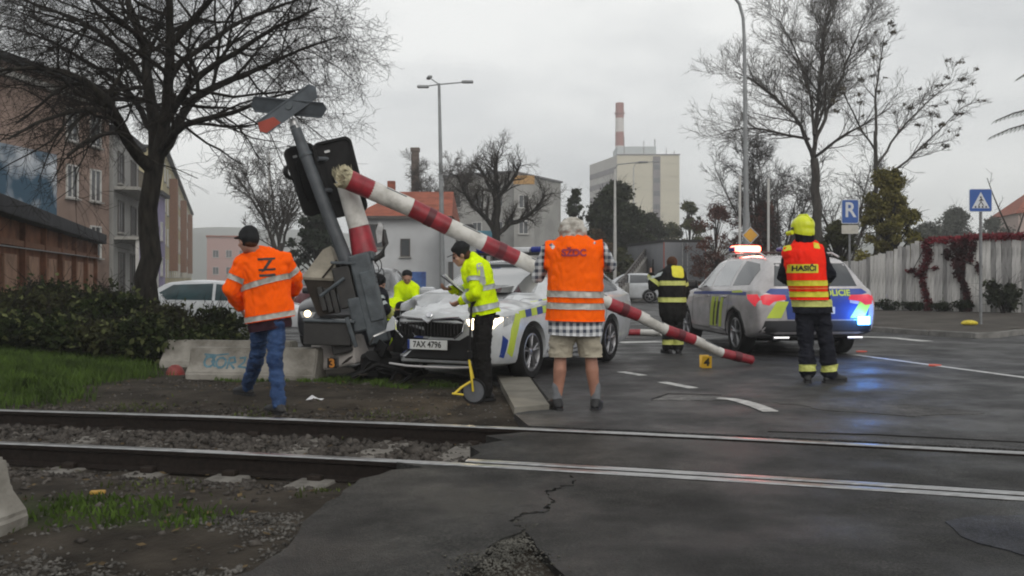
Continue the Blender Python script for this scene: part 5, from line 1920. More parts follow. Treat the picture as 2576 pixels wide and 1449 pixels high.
def marker(label, px, py, zg, dcol, tcol, digit, w=.15, h=.19, d=None):
    q = W(px, py, d) if d else G(px, py, zg)
    t = thing('evidence_marker', label, 'evidence marker', q)
    for s_ in (-1, 1):
        R3 = Matrix.Rotation(math.radians(-16 * s_), 3, 'X')
        u, v = Vector((1, 0, 0)), R3 @ Vector((0, 0, 1))
        o = Vector((0, s_ * .055, 0))
        pl = MB().prism([(-w / 2, 0), (w / 2, 0), (w / 2 * .9, h), (-w / 2 * .9, h)], o, u, v, .003).build('plate', dcol, t)
        if s_ < 0:
            tv, tf = text_geo(digit, .15, .006)
            n_ = u.cross(v)
            MB().add([tuple(o + u * a_ + v * (b_ + h * .47) + n_ * .005) for a_, b_, _ in tv], tf).build('digit', tcol, pl)
    return t


m_mky = mat('marker_yellow', (0.62, 0.36, 0.02), 0.5, 0.1, 8)
m_mkb = mat('marker_black', (0.012, 0.011, 0.010), 0.6)
m_mko = mat('marker_orange', (0.55, 0.22, 0.04), 0.5)
marker('yellow evidence marker with a black 4 on the road', 1775, 925, 0, m_mky, m_mkb, '4', .14, .17)
marker('black evidence marker with an orange 3 against the pale block', 838, 925, 0, m_mkb, m_mko, '3', .12, .13, d=11.42)

# ------------------------------------------------------------------ signs
m_sblue = mat('sign_blue', (0.012, 0.075, 0.30), 0.45, 0.12, 3)
m_swhite = mat('sign_white', (0.55, 0.57, 0.60), 0.45, 0.08, 3)
m_syel = mat('sign_yellow', (0.60, 0.30, 0.02), 0.45, 0.1, 3)
m_zinc = mat('zinc', (0.20, 0.205, 0.21), 0.5, 0.2, 5, metal=0.5)


def flat(parent, pts, y, m, name, th=.003):
    return MB().prism(pts, (0, y, 0), (1, 0, 0), (0, 0, 1), th).build(name, m, parent)


x, d = W(2137, 0, 28).x, 28.0
g_ = pave_z(x, d)
t = thing('parking_sign', 'blue reserved parking sign with a white R and a small white plate below', 'sign', (x, d, g_))
MB().tube([(0, 0, -.1), (0, 0, 2.95)], .032, 10).build('post', m_zinc, t)
pl = flat(t, rrect(.52, .72, .05, 3, 0, 2.96), -.04, m_swhite, 'plate', .012)
flat(pl, rrect(.48, .68, .04, 3, 0, 2.96), -.053, m_sblue, 'blue_face')
tv, tf = text_geo('R', .62, .012)
MB().add([(a_ * .9, -.058, b_ + 2.99) for a_, b_, _ in tv], tf).build('letter', m_swhite, pl)
flat(t, rrect(.5, .26, .02, 2, 0, 2.43), -.04, mat('plate_cream', (0.45, 0.43, 0.38), .6, .1, 6), 'lower_plate', .01)
x, d = W(2467, 0, 21.5).x, 21.5
g_ = pave_z(x, d)
t = thing('crossing_sign', 'square blue pedestrian crossing sign on a post in front of the board fence', 'sign', (x, d, g_))
MB().tube([(0, 0, -.1), (0, 0, 3.02)], .034, 10).build('post', m_zinc, t)
zc = 2.82
pl = flat(t, rrect(.52, .52, .04, 3, -.03, zc), -.045, m_swhite, 'plate', .012)
flat(pl, rrect(.50, .50, .035, 3, -.03, zc), -.058, m_sblue, 'blue_face')
flat(pl, [(-.23, zc - .18), (.17, zc - .18), (-.03, zc + .19)], -.062, m_swhite, 'triangle')
# walking figure with crossing bars
fig = MB()
fig.lathe([(.022, 0), (.022, .003)], (-.03, -.0655, zc + .07), (0, -1, 0), 12)
for q in ([(-.03, .045), (-.04, -.04), (-.015, -.04), (-.005, .045)], [(-.04, -.04), (-.09, -.12), (-.07, -.125), (-.02, -.04)], [(-.03, -.04), (.02, -.12), (.045, -.12), (-.005, -.04)], [(-.03, .04), (-.075, -.015), (-.062, -.025), (-.02, .02)], [(-.01, .04), (.035, -.01), (.022, -.022), (-.015, .015)]):
    fig.prism([(a_, zc + b_) for a_, b_ in q], (0, -.0655, 0), (1, 0, 0), (0, 0, 1), .003)
fig.build('walking_figure', m_mkb, pl)
for k in range(4):
    flat(pl, [(-.17 + k * .08, zc - .17), (-.13 + k * .08, zc - .17), (-.135 + k * .08, zc - .13), (-.165 + k * .08, zc - .13)], -.0685, m_mkb if k % 1 else m_mkb, 'bar')
x, d = W(1887, 0, 29).x, 29.0
t = thing('priority_sign', 'yellow diamond priority road sign above the police light bar', 'sign', (x, d, 0))
MB().tube([(0, 0, -.1), (0, 0, 2.9)], .03, 10).build('post', m_zinc, t)
zc = CH + (HY - 592) / F * d
dia = lambda r: [(0, zc - r), (r, zc), (0, zc + r), (-r, zc)]
pl = flat(t, dia(.26), -.04, m_swhite, 'plate', .012)
flat(pl, dia(.235), -.053, m_mkb, 'border')
flat(pl, dia(.22), -.057, m_syel, 'yellow_face')

# ------------------------------------------------------------------ lamp posts
m_pole = mat('pole_grey', (0.24, 0.25, 0.255), 0.55, 0.15, 3, metal=0.2)
m_polew = mat('pole_white', (0.48, 0.47, 0.45), 0.6, 0.15, 3)
m_lens = mat('lamp_lens', (0.5, 0.5, 0.48), 0.3)
# tall lamp on the right with a curved arm
x, d = 7.47, 30.0
t = thing('street_lamp', 'tall grey street lamp with a curved arm behind the red light bar', 'street lamp', (x, d, 0.1))
MB().tube([(0, 0, -.1), (0, 0, 3.2)], [.115, .105], 16).build('pole_base', m_pole, t, smooth=40)
MB().tube([(0, 0, 3.2), (-.06, 0, 8.6), (-.1, 0, 9.4), (-.22, 0, 9.85), (-.42, 0, 10.1), (-.7, -.02, 10.2), (-1.5, -.1, 10.3)], [.085, .055, .05, .05, .045, .04, .035], 14).build('pole', m_pole, t, smooth=60)
MB().bbox((-1.75, -.12, 10.3), (.6, .24, .13), .04).build('lamp_head', m_pole, t)
# triple-headed lamp in the middle
x, d = W(1113, 0, 50).x, 50.0
t = thing('street_lamp', 'grey mast with three lamp heads on crossing arms in the middle of the sky', 'street lamp', (x, d, 0))
Hh = CH + (HY - 210) / F * d
MB().tube([(0, 0, -.1), (-.05, 0, Hh * .45), (-.18, 0, Hh)], [.15, .12, .07], 14).build('pole', m_pole, t, smooth=40)
for (px, py, dy) in ((1064, 218, 0), (1176, 206, 0), (1080, 195, 2.5)):
    e = W(px, py, d + dy) - Vector((x, d, 0))
    o = MB().tube([(-.18, 0, Hh - .05), tuple(e)], .035, 8).build('arm', m_pole, t)
    dd = Vector((e.x + .18, e.y, 0)).normalized()
    MB().bbox(e, (.62, .24, .15), .05, math.atan2(dd.y, dd.x)).build('lamp_head', m_pole, o)
for (px, d, top, ax_, lab) in ((1547, 55, 412, 1.45, 'slim pale street lamp in front of the dark evergreen, left of two'), (1594, 72, 410, 1.5, 'slim pale street lamp further back, right of two'), (677, 62, 372, 1.3, 'faint street lamp pole behind the bare tree left of the signal')):
    x = W(px, 0, d).x
    Hh = CH + (HY - top) / F * d
    t = thing('street_lamp', lab, 'street lamp', (x, d, 0))
    MB().tube([(0, 0, -.1), (0, 0, 3), (0, 0, Hh - .3)], [.10, .095, .055], 12).build('pole', m_polew, t, smooth=40)
    MB().tube([(0, 0, Hh - .35), (.15, 0, Hh - .05), (ax_, 0, Hh + .1)], .03, 8).build('arm', m_pole, t)
    MB().bbox((ax_ + .2, 0, Hh + .1), (.55, .2, .1), .03).build('lamp_head', m_pole, t)
for px, d, lab in ((1861, 33, 'thin white pole just left of the tall lamp post'), (1933, 34, 'thin white pole right of the yellow diamond sign')):
    x = W(px, 0, d).x
    t = thing('white_pole', lab, 'pole', (x, d, 0))
    MB().tube([(0, 0, -.1), (0, 0, 4.7)], .045, 10).build('pole', m_polew, t, smooth=40)
    MB().lathe([(.06, 4.7), (.06, 4.75), (.001, 4.8)], n=10).build('cap', m_polew, t)

# ------------------------------------------------------------------ small litter
q = G(785, 1006, -.03)
t = thing('paper_litter', 'crumpled white paper on the dirt behind the far rail', 'litter', q)
mb = MB()
vs = [(-.06, -.03, 0), (.05, -.04, .02), (.07, .03, .005), (-.03, .04, .03), (0, 0, .05), (.1, -.02, .0), (.12, .02, .012)]
mb.add(vs, [(0, 1, 4), (1, 2, 4), (2, 3, 4), (3, 0, 4), (1, 5, 6, 2)]).build('paper', mat('paper_white', (0.6, 0.6, 0.62), .8), t)
q = G(246, 1247, -.05)
t = thing('plastic_litter', 'yellow plastic scrap on the earth in the left foreground', 'litter', q + Vector((0, 0, .02)))
MB().bbox((0, 0, 0), (.085, .04, .022), .008, Matrix.Rotation(.2, 3, 'Z')).build('scrap', mat('scrap_yellow', (0.35, 0.20, 0.03), .6), t)
q = W(2450, 0, 21.2)
zz_ = pave_z(q.x, 21.2)
t = thing('yellow_bag', 'crumpled yellow bag lying on the verge at the foot of the crossing sign', 'bag', (q.x - .1, 21.2, zz_))
mb = MB(); mb.ell((0, 0, .05), (.17, .10, .06)).ell((.1, .02, .04), (.10, .08, .05)).ell((-.1, 0, .035), (.09, .08, .04))
link_mesh('bag', remeshed(mb, .012, 2, .010, 18), mat('bag_yellow', (0.58, 0.46, 0.03), .5), t)
# ------------------------------------------------------------------ vehicles (x forward, y left, z up, origin under the front axle)
m_cwhite = mat('car_white', (0.44, 0.455, 0.465), 0.24, 0.1, 3, coat=0.7, spec=0.5, col2=(0.56, 0.58, 0.60), ramp=(.3, .6), detail=9)
m_csilver = mat('car_silver', (0.36, 0.342, 0.342), 0.26, 0.1, 3, metal=0.2, coat=0.7, col2=(0.50, 0.478, 0.48), ramp=(.3, .6), detail=9)
m_cglass = mat('car_glass', (0.030, 0.034, 0.038), 0.06, 0.2, 1.0, spec=1.0)
m_cglass.node_tree.nodes['Principled BSDF'].inputs['IOR'].default_value = 1.6
m_cscreen = mat('car_windscreen', (0.085, 0.095, 0.10), 0.08, 0.2, 1.0, spec=1.0)
m_cscreen.node_tree.nodes['Principled BSDF'].inputs['IOR'].default_value = 2.9
m_ctrim = mat('car_trim', (0.014, 0.014, 0.015), 0.55, 0.2, 6)
m_tyre = mat('tyre', (0.014, 0.014, 0.014), 0.85, 0.25, 12)
m_rim = mat('alloy', (0.30, 0.30, 0.31), 0.35, 0.12, 5, metal=0.8)
m_well = mat('wheel_well', (0.006, 0.006, 0.006), 0.95)
m_chrome = mat('chrome', (0.6, 0.6, 0.62), 0.15, 0.1, 5, metal=1.0)
m_pblue = mat('police_blue', (0.012, 0.040, 0.22), 0.4, 0.15, 3)
m_pyel = mat('police_yellow', (0.46, 0.56, 0.045), 0.45, 0.12, 3)
m_tail = mat('tail_red', (0.35, 0.012, 0.02), 0.25, 0.2, 6, emit=(1, 0.06, 0.09), estr=0.45)
m_tailoff = mat('tail_red_off', (0.30, 0.012, 0.02), 0.25, 0.2, 6)
m_head_on = mat('headlamp_lit', (0.8, 0.8, 0.75), 0.2, emit=(1.0, 0.80, 0.50), estr=5.5)
m_headsmall = mat('headlamp_small_lit', (0.8, 0.8, 0.75), 0.2, emit=(1.0, 0.78, 0.45), estr=9.0)
m_head_off = mat('headlamp_glass', (0.30, 0.31, 0.32), 0.1, 0.3, 20, spec=0.9)
m_redlamp = mat('beacon_red_lit', (0.8, 0.1, 0.08), 0.3, emit=(1.0, 0.10, 0.06), estr=14.0)
m_redcore = mat('beacon_core_lit', (1, 0.6, 0.5), 0.3, emit=(1.0, 0.62, 0.50), estr=9.0)
m_bluelamp = mat('beacon_blue_lit', (0.1, 0.3, 0.9), 0.3, emit=(0.10, 0.42, 1.0), estr=14.0)
m_bluecore = mat('blue_core_lit', (0.5, 0.8, 1), 0.3, emit=(0.45, 0.85, 1.0), estr=7.0)
m_bluedim = mat('beacon_blue_off', (0.015, 0.03, 0.20), 0.2, 0.2, 8)
m_plate = mat('number_plate', (0.62, 0.63, 0.62), 0.5, 0.06, 8)


def pchip(x, y, q):
    """smooth interpolation without overshoot"""
    x, y, q = np.asarray(x, float), np.asarray(y, float), np.asarray(q, float)
    h = np.diff(x); dl = np.diff(y) / h
    d = np.zeros_like(y)
    for i in range(1, len(x) - 1):
        if dl[i - 1] * dl[i] > 0:
            w1, w2 = 2 * h[i] + h[i - 1], h[i] + 2 * h[i - 1]
            d[i] = (w1 + w2) / (w1 / dl[i - 1] + w2 / dl[i])
    d[0], d[-1] = dl[0], dl[-1]
    i = np.clip(np.searchsorted(x, q) - 1, 0, len(x) - 2)
    t = (q - x[i]) / h[i]
    return ((1 + 2 * t) * (1 - t) ** 2 * y[i] + t * (1 - t) ** 2 * h[i] * d[i] + t * t * (3 - 2 * t) * y[i + 1] + t * t * (t - 1) * h[i] * d[i + 1])


def car_body(st, wheels, rw, dent=None, n=70):
    """st rows: x, zb, zs, zt, wb, wm, ws, wr, zr"""
    A = np.array(sorted(st), float)
    q = np.linspace(A[0, 0], A[-1, 0], n)
    q = np.sort(np.concatenate([q, A[:, 0]]))
    q = np.unique(np.round(q, 4))
    C = [q] + [pchip(A[:, 0], A[:, c], q) for c in range(1, 9)]
    rows = []
    for x, zb, zs, zt, wb, wm, ws, wr, zr in zip(*C):
        zm = zb + (zs - zb) * 0.52
        half = [(0, zb), (wb * .8, zb), (wb, zb + .02), (wb + (wm - wb) * .7, zb + .10), (wm, zm), (wm * .995, zm + (zs - zm) * .5), (ws * 1.0 + .012, zs - .05), (ws, zs),
                (ws - (ws - wr) * .10, zs + (zr - zs) * .12), (ws - (ws - wr) * .5, zs + (zr - zs) * .56), (wr + .012, zr - .03 * min(1, (zr - zs) * 4)), (wr * .93, zr + (zt - zr) * .45), (wr * .7, zr + (zt - zr) * .8), (wr * .35, zr + (zt - zr) * .97), (0, zt)]
        P2 = np.array(half)
        Q = [P2[0]]
        for a, b in zip(P2[:-1], P2[1:]):
            Q += [a * .75 + b * .25, a * .25 + b * .75]
        Q.append(P2[-1])
        rows.append([(x, y, z) for y, z in Q])
    V = np.array(rows)
    N, K = V.shape[:2]
    L, Rr = V.copy(), V[:, 1:-1][:, ::-1].copy()
    Rr[..., 1] *= -1
    ring = np.concatenate([L, Rr], 1)
    M_ = ring.shape[1]
    if dent is not None:
        ring = dent(ring)
    bm = bmesh.new()
    vs = [[bm.verts.new(tuple(p)) for p in r] for r in ring]
    for i in range(N - 1):
        for k in range(M_):
            k2 = (k + 1) % M_
            bm.faces.new((vs[i][k], vs[i][k2], vs[i + 1][k2], vs[i + 1][k]))
    for r, flip in ((vs[0], False), (vs[-1], True)):
        c = bm.verts.new(sum((v.co for v in r), Vector()) / M_)
        for k in range(M_):
            k2 = (k + 1) % M_
            bm.faces.new((r[k2], r[k], c) if not flip else (r[k], r[k2], c))
    bmesh.ops.recalc_face_normals(bm, faces=bm.faces)
    me = bpy.data.meshes.new('body')
    bm.to_mesh(me); bm.free()
    full = bvh_of(me)
    # wheel openings
    o = bpy.data.objects.new('tmp', me); COL.objects.link(o)
    cm = MB()
    for wx, wr_ in wheels:
        for s in (-1, 1):
            cm.lathe([(rw, -0.30), (rw, 0.40)], (wx, s * 0.80, wr_), (0, s, 0), 32)
    me2 = cm.mesh('cut'); c2 = bpy.data.objects.new('cut', me2); COL.objects.link(c2)
    md = o.modifiers.new('b', 'BOOLEAN'); md.operation = 'DIFFERENCE'; md.object = c2; md.solver = 'EXACT'
    dg = bpy.context.evaluated_depsgraph_get()
    out = bpy.data.meshes.new_from_object(o.evaluated_get(dg))
    for z in (o, c2): bpy.data.objects.remove(z)
    out.shade_smooth(); out.set_sharp_from_angle(angle=math.radians(38))
    return out, full


WH = {}


def wheel(parent, x, y, r, w=.21, spokes=5):
    key = (r, spokes)
    if key not in WH:
        ri = r * .70
        ty = MB().lathe([(ri, -w / 2), (r - .03, -w / 2), (r - .006, -w / 2 + .03), (r, 0), (r - .006, w / 2 - .03), (r - .03, w / 2), (ri, w / 2 - .01)], axis=(0, 1, 0), n=36, closed=True)
        rm = MB().lathe([(ri, -w / 2), (ri, w / 2 - .012), (ri - .02, w / 2 - .008), (ri - .03, w / 2 - .03), (ri - .035, -w / 2)], axis=(0, 1, 0), n=36, closed=True)
        rm.lathe([(.05, w / 2 - .07), (.055, w / 2 - .03), (.03, w / 2 - .018), (.0005, w / 2 - .018)], axis=(0, 1, 0), n=18)
        for k in range(spokes):
            a = 2 * math.pi * k / spokes + .3
            for da in (-.16, .16):
                p0 = Vector((math.cos(a) * .045, w / 2 - .035, math.sin(a) * .045))
                p1 = Vector((math.cos(a + da) * (ri - .015), w / 2 - .030, math.sin(a + da) * (ri - .015)))
                rm.tube([p0, p1], [.024, .018], 6, True, .6, (0, 1, 0))
        bk = MB().lathe([(ri * .97, w / 2 - .10), (.0005, w / 2 - .09)], axis=(0, 1, 0), n=24)
        WH[key] = [q.mesh(nm) for q, nm in ((ty, 'tyre'), (rm, 'rim'), (bk, 'brake_disc'))]
        for me, m in zip(WH[key], (m_tyre, m_rim, m_well)):
            me.materials.append(m); me.shade_smooth(); me.set_sharp_from_angle(angle=.7)
    t, rm, bk = WH[key]
    o = bpy.data.objects.new('wheel', t); place(o, parent); o.location = (x, y, r)
    if y < 0: o.rotation_euler = (0, 0, math.pi)
    for q, nm in ((rm, 'rim'), (bk, 'brake_disc')):
        c = bpy.data.objects.new(nm, q); place(c, o)
    return o


def side(bv, root, poly, name, m, s, off=.005, res=.12, z0=0):
    """panel laid on the flank, s=+1 left / -1 right; poly in (x,z)"""
    if s > 0:   # look along -y; u=-x keeps u x v = +y
        mb = project(bv, [(-x, z) for x, z in poly], poly_faces(poly), (0, 0, 0), (-1, 0, 0), (0, 0, 1), off, res)
    else:
        mb = project(bv, list(poly), poly_faces(poly), (0, 0, 0), (1, 0, 0), (0, 0, 1), off, res)
    return mb.build(name, m, root, smooth=30)


def front(bv, root, poly, name, m, d=1, off=.005, res=.10, x0=0, up=0.0):
    """panel seen from the front (d=+1) or rear (d=-1); poly in (y,z) with y left"""
    v = Vector((-up * d, 0, 1)).normalized()
    if d > 0:
        mb = project(bv, [(y, z / v.z) for y, z in poly], poly_faces(poly), (x0, 0, 0), (0, 1, 0), v, off, res, far=4)
    else:
        mb = project(bv, [(-y, z / v.z) for y, z in poly], poly_faces(poly), (x0, 0, 0), (0, -1, 0), v, off, res, far=4)
    return mb.build(name, m, root, smooth=30)


def strip(pts, w):
    """thin closed outline along a polyline (x,z)"""
    pts = [Vector(p) for p in pts]
    L, Rr = [], []
    for i, p in enumerate(pts):
        d = (pts[min(i + 1, len(pts) - 1)] - pts[max(i - 1, 0)]).normalized()
        n_ = Vector((-d.y, d.x)) * w / 2
        L.append(tuple(p + n_)); Rr.append(tuple(p - n_))
    return L + Rr[::-1]


def seam(bv, root, pts, s, w=.012, name='door_gap'):
    for a, b in zip(pts, pts[1:]):
        side(bv, root, strip([a, b], w), name, m_ctrim, s, .0022, .12)


def lettering(bv, root, txt, size, x, z, s, m, bold=.004, name='lettering', off=.007):
    v, f = text_geo(txt, size, bold)
    if s in (1, -1):
        u = (-1, 0, 0) if s > 0 else (1, 0, 0)
        o = (x, 0, z)
    else:
        u = (0, 1, 0) if s == 'f' else (0, -1, 0)
        o = (0, x, z)
    mb = project(bv, [(p[0], p[1]) for p in v], f, o, u, (0, 0, 1), off, 0, False, far=5 if s in ('f', 'r') else 1.5)
    return mb.build(name, m, root)


# ---------- the crashed police estate car
E_ST = [(.90, .30, .65, .71, .58, .64, .60, .46, .69), (.86, .24, .72, .78, .68, .75, .71, .54, .77), (.72, .20, .77, .84, .76, .85, .80, .60, .83), (.35, .19, .83, .91, .82, .895, .86, .65, .90),
        (-.10, .19, .87, .96, .83, .90, .87, .69, .935), (-.45, .19, .90, 1.0, .83, .905, .875, .72, .985), (-.85, .19, .92, 1.25, .83, .905, .88, .66, 1.205), (-1.25, .19, .93, 1.42, .83, .905, .88, .60, 1.375),
        (-1.75, .19, .94, 1.47, .83, .905, .88, .585, 1.42), (-2.4, .19, .95, 1.465, .83, .905, .875, .58, 1.41), (-3.0, .20, .96, 1.42, .82, .90, .865, .57, 1.36), (-3.42, .22, .97, 1.25, .80, .885, .85, .59, 1.19),
        (-3.66, .26, .97, 1.04, .76, .86, .82, .66, 1.01), (-3.74, .30, .90, .96, .70, .80, .76, .62, .94), (-3.77, .38, .85, .90, .62, .72, .68, .56, .88)]


def crumple(r):
    r = r.copy()
    x, y, z = r[..., 0], r[..., 1], r[..., 2]
    hood = ss(-.5, -.25, x) * (1 - ss(.6, .85, x)) * ss(.72, .80, z)
    nzv = np.vectorize(lambda a, b: noise.noise(Vector((a * 3.2, b * 3.2, 1.7))))(x, y)
    ridge = np.exp(-((x - .18 + .12 * y) / .30) ** 2) * np.exp(-((y + .12) / .52) ** 2)
    fold = np.abs(np.vectorize(lambda a, b: noise.noise(Vector((a * 2.1 + 4, b * 2.6, 7.7))))(x, y))
    r[..., 2] = z + hood * (.15 * ridge + .05 * np.abs(nzv) - .13 * np.clip(.16 - fold, 0, 1) / .16 * ss(.9, .3, np.abs(y)))
    # right front corner pushed in
    k = ss(-.38, -.72, y) * ss(.1, .75, x)
    r[..., 0] -= k * (.42 + .25 * nzv)
    r[..., 1] += k * (.10 + .2 * nzv)
    r[..., 2] -= k * .05 * ss(.5, .7, z)
    return r


FDIR = Vector((-.44, -.898, 0)).normalized()
FAX = Vector((-.55, 11.54, 0))
rz = math.atan2(FDIR.y, FDIR.x)
ec = thing('police_car', 'white police estate car with crumpled bonnet and blue-yellow checks, lit headlight, nose at the barrier', 'police car', FAX, rz)
eb, ebv = car_body(E_ST, [(0, .325), (-2.68, .325)], .372, crumple, 130)
eb.set_sharp_from_angle(angle=math.radians(24))
link_mesh('body', eb, m_cwhite, ec)
for x in (0, -2.68):
    for s in (-1, 1):
        wheel(ec, x, s * .785, .325)
MB().box((-1.3, 0, .30), (3.4, 1.30, .22)).build('underbody', m_well, ec)
for s in (-1, 1):
    side(ebv, ec, [(-.80, .965), (-1.50, .975), (-1.50, 1.37), (-1.24, 1.345), (-1.0, 1.20)], 'window', m_cglass, s)
    side(ebv, ec, [(-1.57, .98), (-2.38, .99), (-2.38, 1.365), (-1.90, 1.385), (-1.57, 1.375)], 'window', m_cglass, s)
    side(ebv, ec, [(-2.46, .995), (-3.12, 1.02), (-3.30, 1.16), (-3.02, 1.29), (-2.46, 1.36)], 'window', m_cglass, s)
    seam(ebv, ec, [(-.52, .88), (-.50, .60), (-.44, .30), (-1.40, .28), (-1.54, .36), (-1.54, .95)], s)
    seam(ebv, ec, [(-1.54, .36), (-2.2, .28), (-2.32, .5), (-2.46, .70), (-2.46, .96)], s)
    for x in (-1.38, -2.28):
        MB().bbox((x, s * .905, .83), (.20, .035, .03), .01).build('door_handle', m_cwhite, ec)
    mr = MB().bbox((-.72, s * 1.0, 1.02), (.14, .22, .13), .045).build('mirror', m_ctrim if s > 0 else m_cwhite, ec)
    MB().tube([(-.70, s * .87, .97), (-.72, s * .93, 1.0)], .025, 8).build('mirror_arm', m_ctrim, mr)
    side(ebv, ec, [(-.42, .20), (-2.24, .20), (-2.24, .29), (-.42, .29)], 'sill_trim', m_ctrim, s, .006)
    # livery: checks along the wing and doors, yellow sweep ahead of the wheel
    for k in range(9):
        x0 = .34 - k * .155
        z0 = .735 + .010 * k
        side(ebv, ec, [(x0, z0), (x0 - .150, z0 + .012), (x0 - .150, z0 + .098), (x0, z0 + .086)], 'check', m_pblue if k % 2 else m_pyel, s, .004)
        if k > 2:
            side(ebv, ec, [(x0, z0 + .09), (x0 - .150, z0 + .102), (x0 - .150, z0 + .165), (x0, z0 + .153)], 'check', m_pyel if k % 2 else m_pblue, s, .004)
    side(ebv, ec, [(.36, .70), (.28, .78), (.42, .80), (.56, .62), (.62, .36), (.50, .30), (.46, .50)], 'yellow_sweep', m_pyel, s, .004)
    side(ebv, ec, [(.74, .32), (.66, .30), (.62, .50), (.72, .56)], 'blue_patch', m_pblue, s, .0042)
    side(ebv, ec, [(-.55, .44), (-2.2, .46), (-2.2, .62), (-.55, .60)], 'blue_stripe', m_pblue, s, .0035)
    lettering(ebv, ec, 'POLICIE', .15, -1.38, .53, s, m_cwhite)
front(ebv, ec, [(-.66, 1.02), (.66, 1.02), (.56, 1.385), (-.56, 1.385)], 'windscreen', m_cscreen, 1, .006)
front(ebv, ec, [(-.60, 1.05), (.60, 1.05), (.53, 1.30), (-.53, 1.30)], 'rear_window', m_cglass, -1, .006)
for s, m in ((1, m_head_on), (-1, m_head_off)):
    if s > 0:
        front(ebv, ec, [(.48, .73), (.55, .625), (.78, .64), (.845, .755), (.62, .765)], 'headlight', m, 1, .008, .06)
        side(ebv, ec, [(.70, .65), (.50, .70), (.44, .785), (.66, .765)], 'headlight', m_head_off, 1, .006)
    else:
        front(ebv, ec, [(-.52, .75), (-.60, .64), (-.76, .67), (-.78, .76)], 'headlight', m, 1, .008, .06)
front(ebv, ec, [(-.45, .725), (-.40, .745), (-.06, .725), (0, .69), (.06, .725), (.40, .745), (.45, .725), (.43, .60), (.34, .525), (-.34, .525), (-.43, .60)], 'grille', m_black, 1, .010, .08)
for k in range(-9, 10):
    yy = k * .043
    MB().box((.925, yy, .625), (.012, .007, .15 if abs(k) < 8 else .10)).build('grille_bar', m_ctrim, ec)
for sg in (-1, 1):
    MB().tube([(.925, sg * .0, .690), (.93, sg * .07, .735), (.915, sg * .40, .758), (.90, sg * .455, .73), (.91, sg * .44, .60), (.925, sg * .34, .518)], .011, 6).build('grille_surround', m_chrome, ec)
MB().lathe([(.001, .008), (.035, .006), (.042, 0)], (.895, 0, .785), (.8, 0, .6), 20).build('badge', m_chrome, ec)
front(ebv, ec, [(-.72, .60), (-.50, .56), (-.38, .50), (.38, .50), (.50, .56), (.64, .52), (.70, .30), (.55, .22), (-.55, .22), (-.74, .28)], 'lower_grille', m_black, 1, .009, .09)
MB().tube([(.80, -.60, .20), (.90, -.3, .19), (.915, 0, .19), (.90, .3, .19), (.78, .72, .21)], .014, 8).build('lip_trim', m_csilver, ec)
pl = MB().bbox((.938, 0, .445), (.014, .52, .11), .004).build('number_plate', m_plate, ec)
v, f = text_geo('7AX 4796', .098, .0022)
MB().add([(.9475, p[0] * .92, .445 + p[1]) for p in v], f).build('plate_text', m_mkb, pl)
MB().box((.9473, -.243, .445), (.001, .03, .108)).build('plate_band', m_pblue, pl)
front(ebv, ec, [(-.40, .80), (-.47, .56), (-.50, .26), (-.92, .26), (-.92, .80)], 'smashed_corner', m_black, 1, .012, .07)
side(ebv, ec, [(.62, .24), (.62, .74), (.40, .70), (.40, .24)], 'smashed_wing', m_black, -1, .010, .08)
# loose bits at the smashed corner
MB().prism([(0, 0), (.16, .03), (.20, .13), (.08, .19), (.01, .1)], (.66, -.74, .56), (0.3, .9, 0), (0, .2, 1), .012).build('torn_wing', m_cwhite, ec)
MB().prism([(0, 0), (.30, -.05), (.34, .10), (.06, .16)], (.55, -.98, .30), (0.5, .8, 0), (0, .3, 1), .012).build('torn_bumper', m_black, ec)
MB().tube([(.50, -.75, .60), (.66, -.92, .50), (.60, -1.02, .40)], .015, 6).build('bent_strut', m_silver, ec)
# roof bar
lb = MB().bbox((-1.42, 0, 1.53), (.30, 1.16, .035), .012).build('light_bar', m_ctrim, ec)
for s in (-1, 1):
    MB().bbox((-1.42, s * .41, 1.585), (.28, .32, .085), .03).build('beacon', m_bluedim, lb)
MB().bbox((-1.42, 0, 1.58), (.26, .46, .075), .02).build('speaker_box', m_cwhite, lb)
for s in (-1, 1):
    MB().tube([(-1.42, s * .5, 1.44), (-1.42, s * .5, 1.52)], .022, 8).build('bar_foot', m_ctrim, lb)
sp_d = bpy.data.lights.new('headlight_beam', 'SPOT')
sp_d.energy = 40; sp_d.spot_size = math.radians(100); sp_d.spot_blend = .8; sp_d.color = (1, .78, .5); sp_d.shadow_soft_size = .08
spo = bpy.data.objects.new('headlight_beam', sp_d); COL.objects.link(spo)
spo.parent = ec; spo.location = (.98, .66, .70)
spo.rotation_euler = Vector((-1, -.1, .06)).to_track_quat('Z', 'Y').to_euler()

# ---------- the silver police off-roader
K_ST = [(.92, .42, .78, .84, .58, .66, .62, .48, .82), (.86, .30, .84, .92, .72, .80, .76, .58, .91), (.70, .26, .90, .98, .80, .88, .84, .64, .97), (.30, .25, .96, 1.05, .86, .92, .89, .69, 1.04),
        (-.20, .25, 1.01, 1.12, .87, .935, .90, .72, 1.105), (-.48, .25, 1.03, 1.17, .87, .94, .905, .75, 1.16), (-.85, .25, 1.05, 1.42, .87, .94, .91, .69, 1.38), (-1.22, .25, 1.06, 1.60, .87, .94, .91, .64, 1.56),
        (-1.75, .25, 1.07, 1.665, .87, .94, .905, .62, 1.62), (-2.5, .25, 1.08, 1.66, .87, .94, .90, .61, 1.615), (-3.2, .28, 1.09, 1.62, .86, .935, .895, .61, 1.57), (-3.50, .32, 1.09, 1.54, .85, .93, .885, .60, 1.49),
        (-3.70, .36, 1.08, 1.26, .84, .92, .87, .64, 1.22), (-3.79, .40, 1.02, 1.08, .82, .90, .84, .66, 1.07), (-3.82, .46, .96, 1.0, .78, .86, .80, .64, .99)]
TH = math.radians(5.4)
